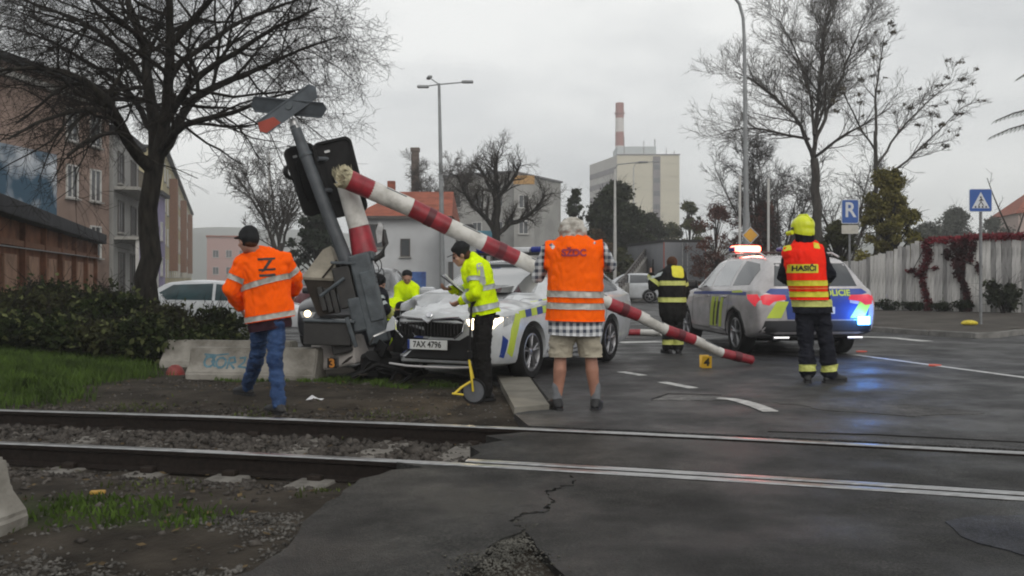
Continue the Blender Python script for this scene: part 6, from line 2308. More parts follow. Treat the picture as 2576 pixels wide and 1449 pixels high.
rl = Vector((3.65, 14.95, 0))          # rear left wheel on the road
fwd = Vector((-math.sin(TH), math.cos(TH), 0))
lft = Vector((-fwd.y, fwd.x, 0))
org = rl + fwd * 2.79 - lft * .80
kc = thing('police_car', 'silver police off-road car seen from behind with red beacon lit and tail lights on', 'police car', org, math.atan2(fwd.y, fwd.x))
kc.scale = (1, 1, .95)
kb, kbv = car_body(K_ST, [(0, .36), (-2.79, .36)], .415)
link_mesh('body', kb, m_csilver, kc)
for x in (0, -2.79):
    for s in (-1, 1):
        wheel(kc, x, s * .80, .36, .23, 5)
MB().box((-1.4, 0, .36), (3.5, 1.36, .24)).build('underbody', m_well, kc)
for s in (-1, 1):
    side(kbv, kc, [(-.86, 1.10), (-1.52, 1.115), (-1.52, 1.55), (-1.26, 1.53), (-1.04, 1.36)], 'window', m_cscreen, s)
    side(kbv, kc, [(-1.60, 1.12), (-2.44, 1.135), (-2.44, 1.56), (-1.85, 1.575), (-1.60, 1.565)], 'window', m_cscreen, s)
    side(kbv, kc, [(-2.58, 1.14), (-3.30, 1.16), (-3.36, 1.40), (-3.20, 1.50), (-2.58, 1.56)], 'window', m_cglass, s)
    side(kbv, kc, [(-.40, .26), (-2.34, .26), (-2.34, .36), (-.40, .36)], 'sill_trim', m_ctrim, s, .006)
    seam(kbv, kc, [(-.54, 1.0), (-.52, .70), (-.46, .38), (-1.42, .37), (-1.56, .45), (-1.56, 1.10)], s)
    seam(kbv, kc, [(-1.56, .45), (-2.3, .37), (-2.40, .60), (-2.52, .80), (-2.52, 1.12)], s)
    for x in (-1.40, -2.32):
        MB().bbox((x, s * .935, .95), (.21, .035, .03), .01).build('door_handle', m_csilver, kc)
    mr = MB().bbox((-.74, s * 1.04, 1.16), (.15, .24, .17), .05).build('mirror', m_ctrim, kc)
    MB().tube([(-.72, s * .90, 1.09), (-.74, s * .97, 1.12)], .028, 8).build('mirror_arm', m_ctrim, mr)
    # livery
    side(kbv, kc, [(-.55, .965), (-2.5, .99), (-3.3, .985), (-3.3, 1.04), (-2.5, 1.045), (-.55, 1.015)], 'blue_stripe', m_pblue, s, .004)
    for k, (x0, w_) in enumerate(((-1.52, .16), (-1.76, .10), (-2.0, .12))):
        side(kbv, kc, [(x0, .42), (x0 - w_, .42), (x0 - w_ - .16, .94), (x0 - .16, .94)], 'yellow_bar', m_pyel, s, .005)
    side(kbv, kc, [(-1.68, .44), (-1.76, .44), (-1.92, .86), (-1.84, .86)], 'black_bar', m_ctrim, s, .0056)
    side(kbv, kc, [(-1.86, .46), (-1.94, .46), (-2.10, .86), (-2.02, .86)], 'black_bar', m_ctrim, s, .0056)
    side(kbv, kc, [(-2.66, 1.05), (-3.06, 1.07), (-3.16, 1.03), (-2.66, 1.02)], 'yellow_flash', m_pyel, s, .006)
    # tail light wraps round the corner
    side(kbv, kc, [(-3.36, 1.0), (-3.72, 1.01), (-3.80, .93), (-3.72, .82), (-3.62, .86), (-3.42, .93)], 'tail_light', m_tail, s, .008, .06)
    front(kbv, kc, [(s * .50, 1.00), (s * .80, 1.01), (s * .86, .98), (s * .84, .86), (s * .74, .84), (s * .66, .90), (s * .48, .93)], 'tail_light', m_tail, -1, .010, .06)
    side(kbv, kc, [(-2.30, .30), (-2.36, .52), (-2.50, .72), (-2.79, .80), (-3.08, .72), (-3.22, .52), (-3.28, .30), (-3.25, .30), (-3.19, .50), (-3.05, .69), (-2.79, .765), (-2.53, .69), (-2.39, .50), (-2.33, .30)], 'arch_trim', m_ctrim, s, .008, .1)
front(kbv, kc, [(-.66, 1.17), (.66, 1.17), (.57, 1.53), (-.57, 1.53)], 'windscreen', m_cscreen, 1, .006)
front(kbv, kc, [(-.64, 1.14), (.64, 1.14), (.55, 1.50), (-.55, 1.50)], 'rear_window', m_cglass, -1, .007)
front(kbv, kc, [(-.80, .60), (.80, .60), (.86, .42), (.60, .36), (-.60, .36), (-.86, .42)], 'rear_bumper', m_ctrim, -1, .012, .09)
front(kbv, kc, [(-.70, 1.10), (.70, 1.10), (.78, 1.04), (.50, .94), (.46, .62), (-.78, .62), (-.80, .82), (-.50, .88), (-.50, .94), (-.78, 1.04)], 'blue_panel', m_pblue, -1, .006, .09)
lettering(kbv, kc, 'POLICIE', .13, -.28, 1.03, 'r', m_pyel, .004, 'lettering', .010)
for y0 in (.78, -.50):
    front(kbv, kc, [(y0, .64), (y0 - .22, .64), (y0 - .34, .90), (y0 - .16, .90)], 'yellow_chevron', m_pyel, -1, .009, .09)
front(kbv, kc, [(-.60, .80), (-.72, .78), (-.75, .72), (-.66, .68), (-.56, .72)], 'emblem', m_pyel, -1, .010, .06)
pl = MB().bbox((-3.845, .0, .76), (.014, .52, .11), .004).build('number_plate', m_plate, kc)
for s in (-1, 1):
    MB().tube([(-3.80, s * .35, .545), (-3.78, s * .78, .55)], .014, 8).build('bumper_trim', m_chrome, kc)
    MB().tube([(-3.84, s * .45, .33), (-3.84, s * .68, .33)], .028, 8).build('exhaust_trim', m_chrome, kc)
    MB().tube([(-1.35, s * .60, 1.645), (-1.6, s * .60, 1.695), (-3.0, s * .59, 1.685), (-3.25, s * .59, 1.615)], .017, 8).build('roof_rail', m_csilver, kc)
lb = MB().bbox((-1.62, 0, 1.725), (.30, 1.20, .035), .012).build('light_bar', m_ctrim, kc)
MB().bbox((-1.62, .33, 1.79), (.28, .48, .12), .045).build('beacon', m_redlamp, lb)
MB().bbox((-1.772, .33, 1.79), (.03, .36, .07), .014).build('lamp_core', m_redcore, lb)
MB().bbox((-1.62, -.42, 1.785), (.27, .34, .09), .04).build('beacon', m_bluedim, lb)
MB().bbox((-1.62, .56, 1.785), (.25, .06, .08), .02).build('end_lens', m_bluedim, lb)
for s in (-1, 1):
    MB().tube([(-1.62, s * .5, 1.63), (-1.62, s * .5, 1.715)], .022, 8).build('bar_foot', m_ctrim, lb)
bl = MB().bbox((-3.86, -.70, .60), (.03, .19, .13), .014).build('blue_flasher', m_bluelamp, kc)
MB().bbox((-3.88, -.70, .60), (.012, .10, .06), .005).build('lamp_core', m_bluecore, bl)
for nm, loc, e_, c_ in (('red_beacon_light', (-1.98, .30, 1.86), 16, (1, .09, .06)), ('blue_flasher_light', (-4.02, -.70, .68), 15, (.06, .28, 1.0))):
    ld = bpy.data.lights.new(nm, 'POINT'); ld.energy = e_; ld.color = c_; ld.shadow_soft_size = .10
    lo = bpy.data.objects.new(nm, ld); COL.objects.link(lo); lo.parent = kc; lo.location = loc

# ---------- plain cars in the background
SAL = [(.80, .30, .56, .62, .56, .62, .58, .44, .60), (.74, .22, .66, .72, .72, .78, .74, .56, .71), (.30, .19, .80, .88, .80, .86, .83, .64, .87), (-.45, .19, .88, .98, .80, .87, .84, .70, .965),
       (-.85, .19, .90, 1.24, .80, .87, .84, .63, 1.19), (-1.25, .19, .91, 1.42, .80, .87, .84, .57, 1.375), (-1.9, .19, .92, 1.46, .80, .87, .84, .56, 1.41), (-2.6, .20, .93, 1.41, .79, .86, .83, .55, 1.36),
       (-3.05, .22, .94, 1.18, .78, .85, .82, .58, 1.13), (-3.25, .26, .93, 1.0, .74, .83, .79, .63, .98), (-3.32, .36, .84, .90, .64, .74, .70, .56, .88)]
sal_me = None


m_tealglass = mat('glass_teal', (0.014, 0.040, 0.046), 0.12, 0.3, 2, spec=.5)


def plain_car(label, loc, heading, paint, lit=False, glass=None):
    glass = glass or m_cglass
    t = thing('parked_car', label, 'car', loc, heading)
    global sal_me, sal_bv
    if sal_me is None:
        sal_me, sal_bv = car_body(SAL, [(0, .31), (-2.5, .31)], .355, n=44)
    link_mesh('body', sal_me.copy(), paint, t)
    for x in (0, -2.5):
        for s in (-1, 1):
            wheel(t, x, s * .76, .31)
    MB().box((-1.2, 0, .29), (3.1, 1.26, .2)).build('underbody', m_well, t)
    for s in (-1, 1):
        side(sal_bv, t, [(-.80, .945), (-1.48, .955), (-1.48, 1.36), (-1.22, 1.33), (-1.0, 1.19)], 'window', glass, s)
        side(sal_bv, t, [(-1.55, .96), (-2.62, .98), (-2.82, 1.15), (-2.5, 1.34), (-1.55, 1.37)], 'window', glass, s)
        front(sal_bv, t, [(s * .46, .64), (s * .52, .54), (s * .70, .55), (s * .76, .66)], 'headlight', m_head_off, 1, .009, .06)
        if lit and s < 0:
            MB().lathe([(.001, .012), (.05, .008), (.055, 0)], (.80, s * .60, .62), (1, 0, 0), 14).build('lit_lamp', m_headsmall, t)
        front(sal_bv, t, [(s * .48, .88), (s * .70, .88), (s * .74, .72), (s * .56, .70)], 'tail_light', m_tailoff, -1, .009, .06)
        MB().bbox((-.70, s * .96, 1.0), (.12, .18, .12), .04).build('mirror', paint, t)
    front(sal_bv, t, [(-.62, 1.0), (.62, 1.0), (.53, 1.37), (-.53, 1.37)], 'windscreen', m_cglass, 1, .006)
    front(sal_bv, t, [(-.58, 1.02), (.58, 1.02), (.50, 1.33), (-.50, 1.33)], 'rear_window', m_cglass, -1, .006)
    front(sal_bv, t, [(-.40, .60), (.40, .60), (.34, .44), (-.34, .44)], 'grille', m_black, 1, .008, .1)
    MB().bbox((.815 if True else 0, 0, .36), (.014, .52, .11), .004).build('number_plate', m_plate, t)
    MB().bbox((-3.335, 0, .62), (.014, .52, .11), .004).build('number_plate', m_plate, t)
    return t


m_teal = mat('car_teal', (0.018, 0.055, 0.062), 0.3, 0.1, 2, coat=.4)
m_maroon = mat('car_maroon', (0.10, 0.016, 0.022), 0.3, 0.1, 2, coat=.4)
m_ink = mat('car_ink', (0.02, 0.021, 0.025), 0.3, 0.1, 2, coat=.4)
p = W(505, 0, 23)
plain_car('white car with dark teal windows parked behind the bushes left of the orange-jacketed worker', (p.x + 1.7, 24.0, -.30), math.radians(8), m_cwhite, glass=m_tealglass)
p = W(752, 0, 31)
plain_car('dark maroon car in the road between the worker and the leaning barrier drive', (p.x - .2, 30, -.03), math.radians(-105), m_maroon)
p = W(866, 0, 16.6)
plain_car('dark car with one lit headlamp hidden behind the barrier drive', (p.x + .05, 17.0, -.03), math.radians(-91), m_ink, lit=True)
p = W(1605, 0, 47)
plain_car('white car driving away on the road beyond the bent-over firefighter', (p.x - 1.9, 47, 0), math.radians(168), m_cwhite)

# ---------- grey lorry
m_box = mat('lorry_grey', (0.20, 0.205, 0.22), 0.6, 0.15, .6, stretch=(1, 1, .2))
lp = W(1722, 0, 53)
lr = thing('lorry', 'grey box lorry seen from behind on the road beyond the firefighter', 'lorry', (lp.x, 53, 0), math.radians(99))
Hc = 3.25
MB().bbox((3.6, 0, (Hc + .95) / 2), (7.2, 2.55, Hc - .95), .04).build('cargo_box', m_box, lr)
MB().box((3.6, 0, Hc + .04), (7.3, 2.62, .16)).build('roof_edge', m_ctrim, lr)
for s in (-1, 1):
    MB().bbox((-.03, s * .62, 2.12), (.05, 1.18, 2.2), .01).build('rear_door', m_box, lr)
    MB().tube([(-.08, s * .15, 1.1), (-.08, s * .15, 3.2)], .025, 6).build('lock_rod', m_silver, lr)
    MB().bbox((-.02, s * 1.0, .78), (.06, .35, .14), .01).build('tail_light', m_tailoff, lr)
    MB().bbox((-.05, s * 1.22, 2.12), (.04, .06, 2.2), .01).build('hinge_post', m_signred, lr)
MB().box((3.6, 0, .82), (7.0, 1.0, .22)).build('chassis', m_ctrim, lr)
MB().bbox((-.05, 0, .52), (.12, 2.4, .14), .02).build('rear_bumper', m_ctrim, lr)
for x in (1.4, 2.6, 7.9):
    for s in (-1, 1):
        wheel(lr, x, s * 1.05, .48, .3, 5)
MB().bbox((8.2, 0, 1.75), (1.9, 2.4, 2.3), .12).build('cab', mat('cab_white', (0.5, 0.5, 0.5), .4), lr)
# ------------------------------------------------------------------ people
m_skin = mat('skin', (0.36, 0.20, 0.145), 0.55, 0.12, 9, bump=0.05, spec=0.4)
m_skin2 = mat('skin_tan', (0.32, 0.155, 0.105), 0.55, 0.18, 7, bump=0.05, spec=0.4)
m_orange = mat('hiviz_orange', (1.0, 0.112, 0.002), 0.85, 0.06, 6, bump=0.12, bscale=40, spec=0.1)
m_orange2 = mat('vest_orange', (1.0, 0.125, 0.003), 0.85, 0.06, 6, bump=0.12, bscale=40, spec=0.1)
m_lime = mat('hiviz_lime', (0.66, 0.88, 0.004), 0.85, 0.10, 6, bump=0.12, bscale=40, spec=0.1)
m_redvest = mat('vest_red', (0.92, 0.028, 0.012), 0.85, 0.06, 6, bump=0.1, bscale=40, spec=0.1)
m_refl = mat('reflective_tape', (0.40, 0.385, 0.35), 0.45, 0.08, 14, metal=0.2)
m_reflc = mat('reflective_cool', (0.46, 0.50, 0.50), 0.45, 0.08, 14, metal=0.2)
m_yeltape = mat('tape_yellow', (0.66, 0.60, 0.03), 0.6, 0.08, 10)
m_paletape = mat('tape_pale_yellow', (0.50, 0.52, 0.14), 0.6, 0.10, 10)
m_jeans = mat('jeans', (0.018, 0.042, 0.115), 0.9, 0.35, 3.5, bump=0.25, bscale=60, col2=(0.055, 0.105, 0.235), spec=0.2)
m_navy = mat('uniform_navy', (0.012, 0.013, 0.019), 0.85, 0.3, 5, bump=0.2, bscale=50)
m_blackc = mat('uniform_black', (0.012, 0.0115, 0.011), 0.85, 0.3, 5, bump=0.2, bscale=50)
m_khaki = mat('shorts_khaki', (0.36, 0.325, 0.255), 0.85, 0.12, 5, bump=0.15, bscale=50)
m_shoe = mat('shoe_black', (0.012, 0.012, 0.013), 0.6, 0.3, 9)
m_sock = mat('sock_grey', (0.16, 0.165, 0.175), 0.9, 0.15, 20, bump=0.2)
m_hair = mat('hair_grey', (0.40, 0.37, 0.32), 0.8, 0.3, 10, col2=(0.60, 0.57, 0.52), bump=0.4, bscale=60)
m_hairb = mat('hair_brown', (0.070, 0.032, 0.018), 0.7, 0.3, 12, bump=0.3)
m_helmet = mat('helmet_yellow', (0.66, 0.72, 0.02), 0.35, 0.06, 5)
m_cap = mat('cap_dark', (0.016, 0.017, 0.018), 0.8, 0.3, 9)
m_maroonl = mat('lining_dark', (0.030, 0.012, 0.018), 0.85, 0.3, 9)
m_glove = mat('glove_black', (0.010, 0.010, 0.011), 0.7, 0.3, 12)
m_paper = mat('paper', (0.66, 0.66, 0.70), 0.8, 0.04, 10)
# plaid shirt: woven stripes in the cloth's own coordinates
m_plaid = bpy.data.materials.new('shirt_plaid')
m_plaid.use_nodes = True
pn, pl_ = m_plaid.node_tree.nodes, m_plaid.node_tree.links
ptc = pn.new('ShaderNodeTexCoord')
prev = None
for k, (dr, sc) in enumerate((('X', 5.2), ('Z', 5.2))):
    wv = pn.new('ShaderNodeTexWave'); wv.bands_direction = dr; wv.inputs['Scale'].default_value = sc; wv.inputs['Distortion'].default_value = 0.4
    pl_.new(ptc.outputs['Object'], wv.inputs['Vector'])
    rr = pn.new('ShaderNodeValToRGB'); rr.color_ramp.elements[0].position = .42; rr.color_ramp.elements[1].position = .55
    rr.color_ramp.elements[0].color = (0.05, 0.06, 0.085, 1); rr.color_ramp.elements[1].color = (0.62, 0.63, 0.64, 1)
    pl_.new(wv.outputs['Fac'], rr.inputs['Fac'])
    if prev is None:
        prev = rr.outputs['Color']
    else:
        mm = pn.new('ShaderNodeMix'); mm.data_type = 'RGBA'; mm.inputs[0].default_value = .5
        pl_.new(prev, mm.inputs[6]); pl_.new(rr.outputs['Color'], mm.inputs[7])
        pl_.new(mm.outputs[2], pn['Principled BSDF'].inputs['Base Color'])
pn['Principled BSDF'].inputs['Roughness'].default_value = .85


def hand(mb, wr, d, palm_n, curl=0.6, sc=1.0, thumb_side=1):
    """palm, four unequal bent fingers and a thumb leaving the side of the palm"""
    d = Vector(d).normalized()
    s = Vector(palm_n).cross(d).normalized() * thumb_side
    n_ = d.cross(s) * thumb_side
    n_ = Vector(palm_n) - d * d.dot(Vector(palm_n)); n_.normalize()
    pc = Vector(wr) + d * .055 * sc
    mb.caps(Vector(wr), Vector(wr) + d * .085 * sc, .030 * sc, .040 * sc, .45, s)
    for k, L in enumerate((.070, .080, .074, .058)):
        b = Vector(wr) + d * .088 * sc + s * (.028 - k * .019) * sc
        d1 = (d * math.cos(curl * .6) + n_ * math.sin(curl * .6)).normalized()
        d2 = (d * math.cos(curl * 1.7) + n_ * math.sin(curl * 1.7)).normalized()
        m1 = b + d1 * L * .5 * sc
        mb.caps(b - d * .02, m1, .0098 * sc, .0092 * sc, n=8)
        mb.caps(m1, m1 + d2 * L * .5 * sc, .0092 * sc, .0078 * sc, n=8)
    tb = Vector(wr) + d * .03 * sc + s * .026 * sc
    td = (d * .6 + s * .65 + n_ * .35).normalized()
    tm = tb + td * .04 * sc
    mb.caps(tb, tm, .0125 * sc, .0108 * sc, n=8)
    mb.caps(tm, tm + (d * .85 + n_ * .45).normalized() * .032 * sc, .0108 * sc, .009 * sc, n=8)


def head_shape(mb, c, f, up, sc=1.0):
    """skull, jaw, nose, ears, brow; f = facing"""
    c, f, up = Vector(c), Vector(f).normalized(), Vector(up).normalized()
    s = f.cross(up).normalized(); up = s.cross(f).normalized()
    R3 = Matrix((s, f, up)).transposed()
    E = lambda o, r: mb.ell(c + R3 @ (Vector(o) * sc), Vector(r) * sc, R3)
    E((0, -.012, .025), (.076, .096, .088))
    E((0, .030, -.040), (.058, .062, .072))
    E((0, .060, -.088), (.026, .026, .020))
    E((0, .094, -.018), (.013, .020, .026))
    E((0, .099, -.032), (.015, .014, .011))
    E((0, .078, .022), (.055, .018, .014))
    E((0, .082, -.060), (.026, .014, .007)); E((0, .080, -.072), (.022, .014, .008))
    for q in (-1, 1):
        E((q * .078, -.005, -.012), (.010, .020, .033))
        E((q * .048, .062, -.025), (.022, .022, .020))
    return R3, c


def eyes(root_body, R3, c, sc=1.0):
    mb = MB()
    for q in (-1, 1):
        mb = MB().ell(c + R3 @ (Vector((q * .030, .083, .000)) * sc), (.010 * sc,) * 3, n=8, m=6)
        mb.build('eye', mat('eye_dark', (0.03, 0.022, 0.018), 0.2), root_body, w=True)


def hemmed(me, planes, th=.012):
    bm = bmesh.new()
    bm.from_mesh(me)
    for p, n in planes:
        bmesh.ops.bisect_plane(bm, geom=bm.verts[:] + bm.edges[:] + bm.faces[:], plane_co=p, plane_no=n, clear_inner=True)
    bm.normal_update()
    be = [e for e in bm.edges if e.is_boundary]
    nn = {v.index: v.normal.copy() for v in bm.verts}
    r = bmesh.ops.extrude_edge_only(bm, edges=be)
    bm.normal_update()
    for x in r['geom']:
        if isinstance(x, bmesh.types.BMVert):
            c = Vector()
            k = 0
            for e in x.link_edges:
                for f in e.link_faces:
                    pass
            x.co -= x.normal * th
    out = bpy.data.meshes.new('cloth')
    bm.to_mesh(out); bm.free()
    out.shade_smooth()
    return out


class Figure:
    def __init__(s, label, base, J, face, up=(0, 0, 1), skin=None, sc=1.0, voxel=.011, arms='skin', curl=.7, bare=False):
        s.J = {k: Vector(v) for k, v in J.items()}
        s.root = thing('person', label, 'person', base)
        s.sc = sc
        s.voxel = voxel
        j = s.J
        mb = MB()
        s.R3, s.hc = head_shape(mb, j['head'], face, up, sc)
        sd = (j['shR'] - j['shL']).normalized()
        s.sd = sd
        hs_ = (j['hipR'] - j['hipL']).normalized()
        s.hs = hs_
        neck = (j['shL'] + j['shR']) / 2 + Vector((0, 0, .04))
        s.neck = neck
        mb.caps(neck - (j['head'] - neck) * .25, s.hc - Vector(up) * .05 * sc - Vector(face).normalized() * .02, .058 * sc, .054 * sc)
        chest = (j['shL'] + j['shR']) / 2 - (j['head'] - neck).normalized() * 0
        pel = (j['hipL'] + j['hipR']) / 2
        s.chest, s.pel = chest, pel
        spine = chest - pel
        mb.caps(pel + spine * .1, pel + spine * .72, .135 * sc, .150 * sc, .68, sd)
        for a in 'LR':
            mb.caps(chest - spine * .12, j['sh' + a], .085 * sc, .058 * sc)
            mb.caps(j['sh' + a], j['el' + a], .050 * sc, .040 * sc)
            mb.caps(j['el' + a], j['wr' + a], .040 * sc, .028 * sc)
            q_ = 1.0 if bare else .80
            mb.caps(j['hip' + a] + Vector((0, 0, .02)), j['kn' + a], .085 * sc * q_, .056 * sc * q_)
            kn, an = j['kn' + a], j['an' + a]
            fd = (j['toe' + a] - an); fd.z = 0; fd.normalize()
            mb.caps(kn, kn.lerp(an, .35) - fd * .015, .054 * sc * q_, .060 * sc * q_)
            mb.caps(kn.lerp(an, .33) - fd * .016, an, .060 * sc * q_, .037 * sc * q_)
            mb.caps(an, j['toe' + a], .036 * sc, .030 * sc, .7, Vector((0, 0, 1)).cross(fd))
        if arms == 'skin':
            for a in 'LR':
                d = j['wr' + a] - j['el' + a]
                pn_ = Vector(J['palm' + a]) if 'palm' + a in J else -sd * (1 if a == 'R' else -1)
                hand(mb, j['wr' + a], d, pn_, curl, sc, 1 if a == 'R' else -1)
        s.body = link_mesh('body', remeshed(mb, voxel * .8, 3), skin or m_skin, s.root, w=True)
        eyes(s.body, s.R3, s.hc, sc)

    def garment(s, name, mb, m, wrinkle=.006, smooth=5, wscale=9, parent=None, hems=None, wst=(1, 1, .7)):
        if name in ('jeans', 'trousers', 'shorts'):
            wst = (.7, .7, 1.7)
        """hems: planes (point, normal towards the kept side) where the cloth ends"""
        me = remeshed(mb, s.voxel, smooth, wrinkle, wscale, wst)
        if hems:
            me = hemmed(me, hems)
        raw = me.copy()
        o = link_mesh(name, me, m, parent or s.root, w=True)
        return o, raw

    def torso_mb(s, mb, grow=.03, hem=0.0, flat=.72, wide=.165, top=.165, hipw=None):
        sp = s.chest - s.pel
        up = sp.normalized()
        k = s.sc
        mb.caps(s.pel - up * hem, s.pel + sp * .35, (hipw or wide) * k + grow, wide * k + grow, flat, s.sd)
        mb.caps(s.pel + sp * .3, s.chest - up * .08, wide * k + grow, top * k + grow, flat, s.sd)
        for a in 'LR':
            mb.caps(s.chest - up * .09, s.J['sh' + a] - Vector((0, 0, .015)), .10 * k + grow * .6, .062 * k + grow * .6)
        mb.caps(s.chest - up * .05, s.neck, .09 * k + grow * .5, .066 * k + grow * .3)

    def arm_mb(s, mb, a, r0=.066, r1=.056, r2=.046, to=.92, frm=0.0):
        j = s.J
        mb.caps(j['sh' + a], j['el' + a], r0, r1)
        mb.caps(j['el' + a], j['el' + a].lerp(j['wr' + a], to), r1, r2)

    def leg_mb(s, mb, a, r0=.10, r1=.075, r2=.065, to=1.0):
        j = s.J
        mb.caps(j['hip' + a] + Vector((0, 0, .03)), j['kn' + a], r0, r1)
        mb.caps(j['kn' + a], j['kn' + a].lerp(j['an' + a], to), r1, r2)

    def shoes(s, m, r=.050, name='shoe', h=.0, boot=0.0):
        for a in 'LR':
            an, toe = s.J['an' + a], s.J['toe' + a]
            d = (toe - an); d.z = 0; d.normalize()
            sd = Vector((0, 0, 1)).cross(d)
            mb = MB()
            zf = toe.z - .03
            heel = Vector((an.x, an.y, 0)) - d * .055
            tip = Vector((toe.x, toe.y, 0))
            mb.caps(heel + Vector((0, 0, zf + .036)), tip + Vector((0, 0, zf + .034)), .042, .044, .80, sd)
            mb.caps(heel + d * .02 + Vector((0, 0, zf + .05)), an + Vector((0, 0, boot)), .044, r)
            mb.caps(an - Vector((0, 0, .01)), tip - d * .05 + Vector((0, 0, zf + .04)), .046, .040)
            me = remeshed(mb, .010, 3)
            o = link_mesh(name, me, m, s.root, w=True)
            mb = MB()
            pts = []
            for (t, wd) in ((-.09, .028), (-.06, .040), (0.02, .040), (.12, .046), (.20, .040), (.232, .022)):
                pts.append((t, wd))
            poly = [(t, w_) for t, w_ in pts] + [(t, -w_) for t, w_ in reversed(pts)]
            L = (tip - heel).length
            poly = [((t + .09) / .322 * (L + .085) - .045, w_) for t, w_ in poly]
            mb.prism(poly, heel + Vector((0, 0, zf - .004)), d, sd, .022)
            mb.build('sole', m_ctrim, o, w=True)

    def band(s, raw, p, n, w, m, name='reflective_band', pred=None, off=.005, parent=None):
        p, n = Vector(p), Vector(n).normalized()
        me = cut_shell(raw, [(p - n * w / 2, n), (p + n * w / 2, -n)], pred, off)
        if len(me.polygons) == 0:
            return None
        return link_mesh(name, me, m, parent or s.root, w=True)

    def near_arm(s, a, rad=.12):
        A, B, Cc = s.J['sh' + a], s.J['el' + a], s.J['wr' + a]

        def dist(p):
            best = 9
            for u, v in ((A, B), (B, Cc)):
                w_ = v - u
                t = max(0, min(1, (p - u).dot(w_) / w_.length_squared))
                best = min(best, (p - u - w_ * t).length)
            return best
        return dist

    def text(s, raw, txt, size, o, u, v, m, name='lettering', off=.009, bold=.004, flatten=None, parent=None):
        bv = bvh_of(raw)
        tv, tf = text_geo(txt, size, bold)
        mb = project(bv, [(p[0], p[1]) for p in tv], tf, o, u, v, off, .018, False, far=.6)
        return mb.build(name, m, parent or s.root, w=True)

    def patch(s, raw, poly, o, u, v, m, name, off=.006, parent=None, res=.05):
        mb = project(bvh_of(raw), poly, poly_faces(poly), o, u, v, off, res, far=.6)
        return mb.build(name, m, parent or s.root, w=True, smooth=40)


def jt(d0, **kw):
    """joints: (px, py, depth offset)"""
    return {k: W(v[0], v[1], d0 + v[2]) for k, v in kw.items()}


# ---- worker in the orange jacket, walking away to the left
d0 = 8.9
J = jt(d0, head=(624, 606, -.05), shL=(612, 660, .02), shR=(712, 652, .08), elL=(580, 728, -.02), elR=(744, 694, .16), wrL=(606, 776, .20), wrR=(738, 742, .40),
       hipL=(660, 795, .06), hipR=(698, 795, .02), knL=(646, 902, .36), knR=(692, 905, -.06), anL=(622, 975, .92), anR=(702, 1004, -.12), toeL=(596, 985, 1.05), toeR=(676, 1020, .03))
J['toeL'].z = J['anL'].z - .055; J['toeR'].z = J['anR'].z - .055
base = Vector((J['anR'].x, J['anR'].y, 0))
dz = float(hz(J['anR'].x, J['anR'].y)) + .085 - J['anR'].z
J['anL'].z = float(hz(J['anL'].x, J['anL'].y)) + .10; J['toeL'].z = J['anL'].z - .06
J['anR'].z += dz; J['toeR'].z = J['anR'].z - .055
J['palmL'] = Vector((1, .3, .3)); J['palmR'] = Vector((-1, .2, .2))
p1 = Figure('man in an orange jacket, jeans and dark cap walking past the concrete blocks', base, J, (-.75, .62, -.22), skin=m_skin)
mb = MB()
for a in 'LR': p1.leg_mb(mb, a, .098, .076, .066, .97)
mb.caps(p1.pel + Vector((0, 0, .06)), p1.pel, .15, .145, .75, p1.hs)
p1.garment('jeans', mb, m_jeans, .015, 4, 11)
hemn = Vector((-.16, 0, 1)).normalized()
mb = MB(); mb.caps(p1.pel - Vector((0, 0, .09)), p1.pel + (p1.chest - p1.pel) * .3, .212, .19, .74, p1.sd)
lin, raw = p1.garment('jacket_lining', mb, m_maroonl, .004, hems=[(W(672, 830, d0), hemn)])
mb = MB(); p1.torso_mb(mb, .060, .09, .78, .165, .172, .176)
for a in 'LR': p1.arm_mb(mb, a, .082, .074, .056, .88)
mb.caps(p1.neck - Vector((0, 0, .02)), p1.neck + Vector((-.012, .0, .05)), .082, .070)
jk, raw = p1.garment('jacket', mb, m_orange, .017, 4, 8, hems=[(W(672, 806, d0), hemn)])
dL, dR = p1.near_arm('L'), p1.near_arm('R')
not_arm = lambda c, n: dL(c) > .088 and dR(c) > .088
upv = (p1.chest - p1.pel).normalized() + Vector((-.16, 0, 0))
p1.band(raw, W(660, 712, d0), upv, .052, m_refl, pred=not_arm, parent=jk)
p1.band(raw, W(672, 797, d0), hemn, .050, m_refl, pred=not_arm, parent=jk)
for a, dd, t in (('L', dL, .60), ('R', dR, .72)):
    A, B = J['sh' + a], J['el' + a]
    p1.band(raw, A.lerp(B, t), B - A, .050, m_refl, pred=lambda c, n, dd=dd, A=A, B=B: dd(c) < .115 and (c - A).dot((B - A).normalized()) > 0, parent=jk)
# black emblem on the back: an N with two bars
bc_ = W(676, 665, d0)
u = Vector((.97, 0.05, .10)).normalized(); v = Vector((.10, -.12, .98)); v = (v - u * u.dot(v)).normalized()
emb = [[(-.075, .055), (-.045, .055), (.075, .045), (.075, .062), (-.075, .075)], [(-.05, -.055), (-.015, -.045), (.055, .045), (.02, .045)], [(-.07, -.04), (.075, -.05), (.075, -.032), (-.07, -.022)],
       [(-.07, -.095), (.07, -.105), (.07, -.082), (-.07, -.072)]]
for e in emb:
    p1.patch(raw, e, bc_, u, v, m_mkb, 'emblem', .007, jk, .03)
p1.shoes(m_shoe)
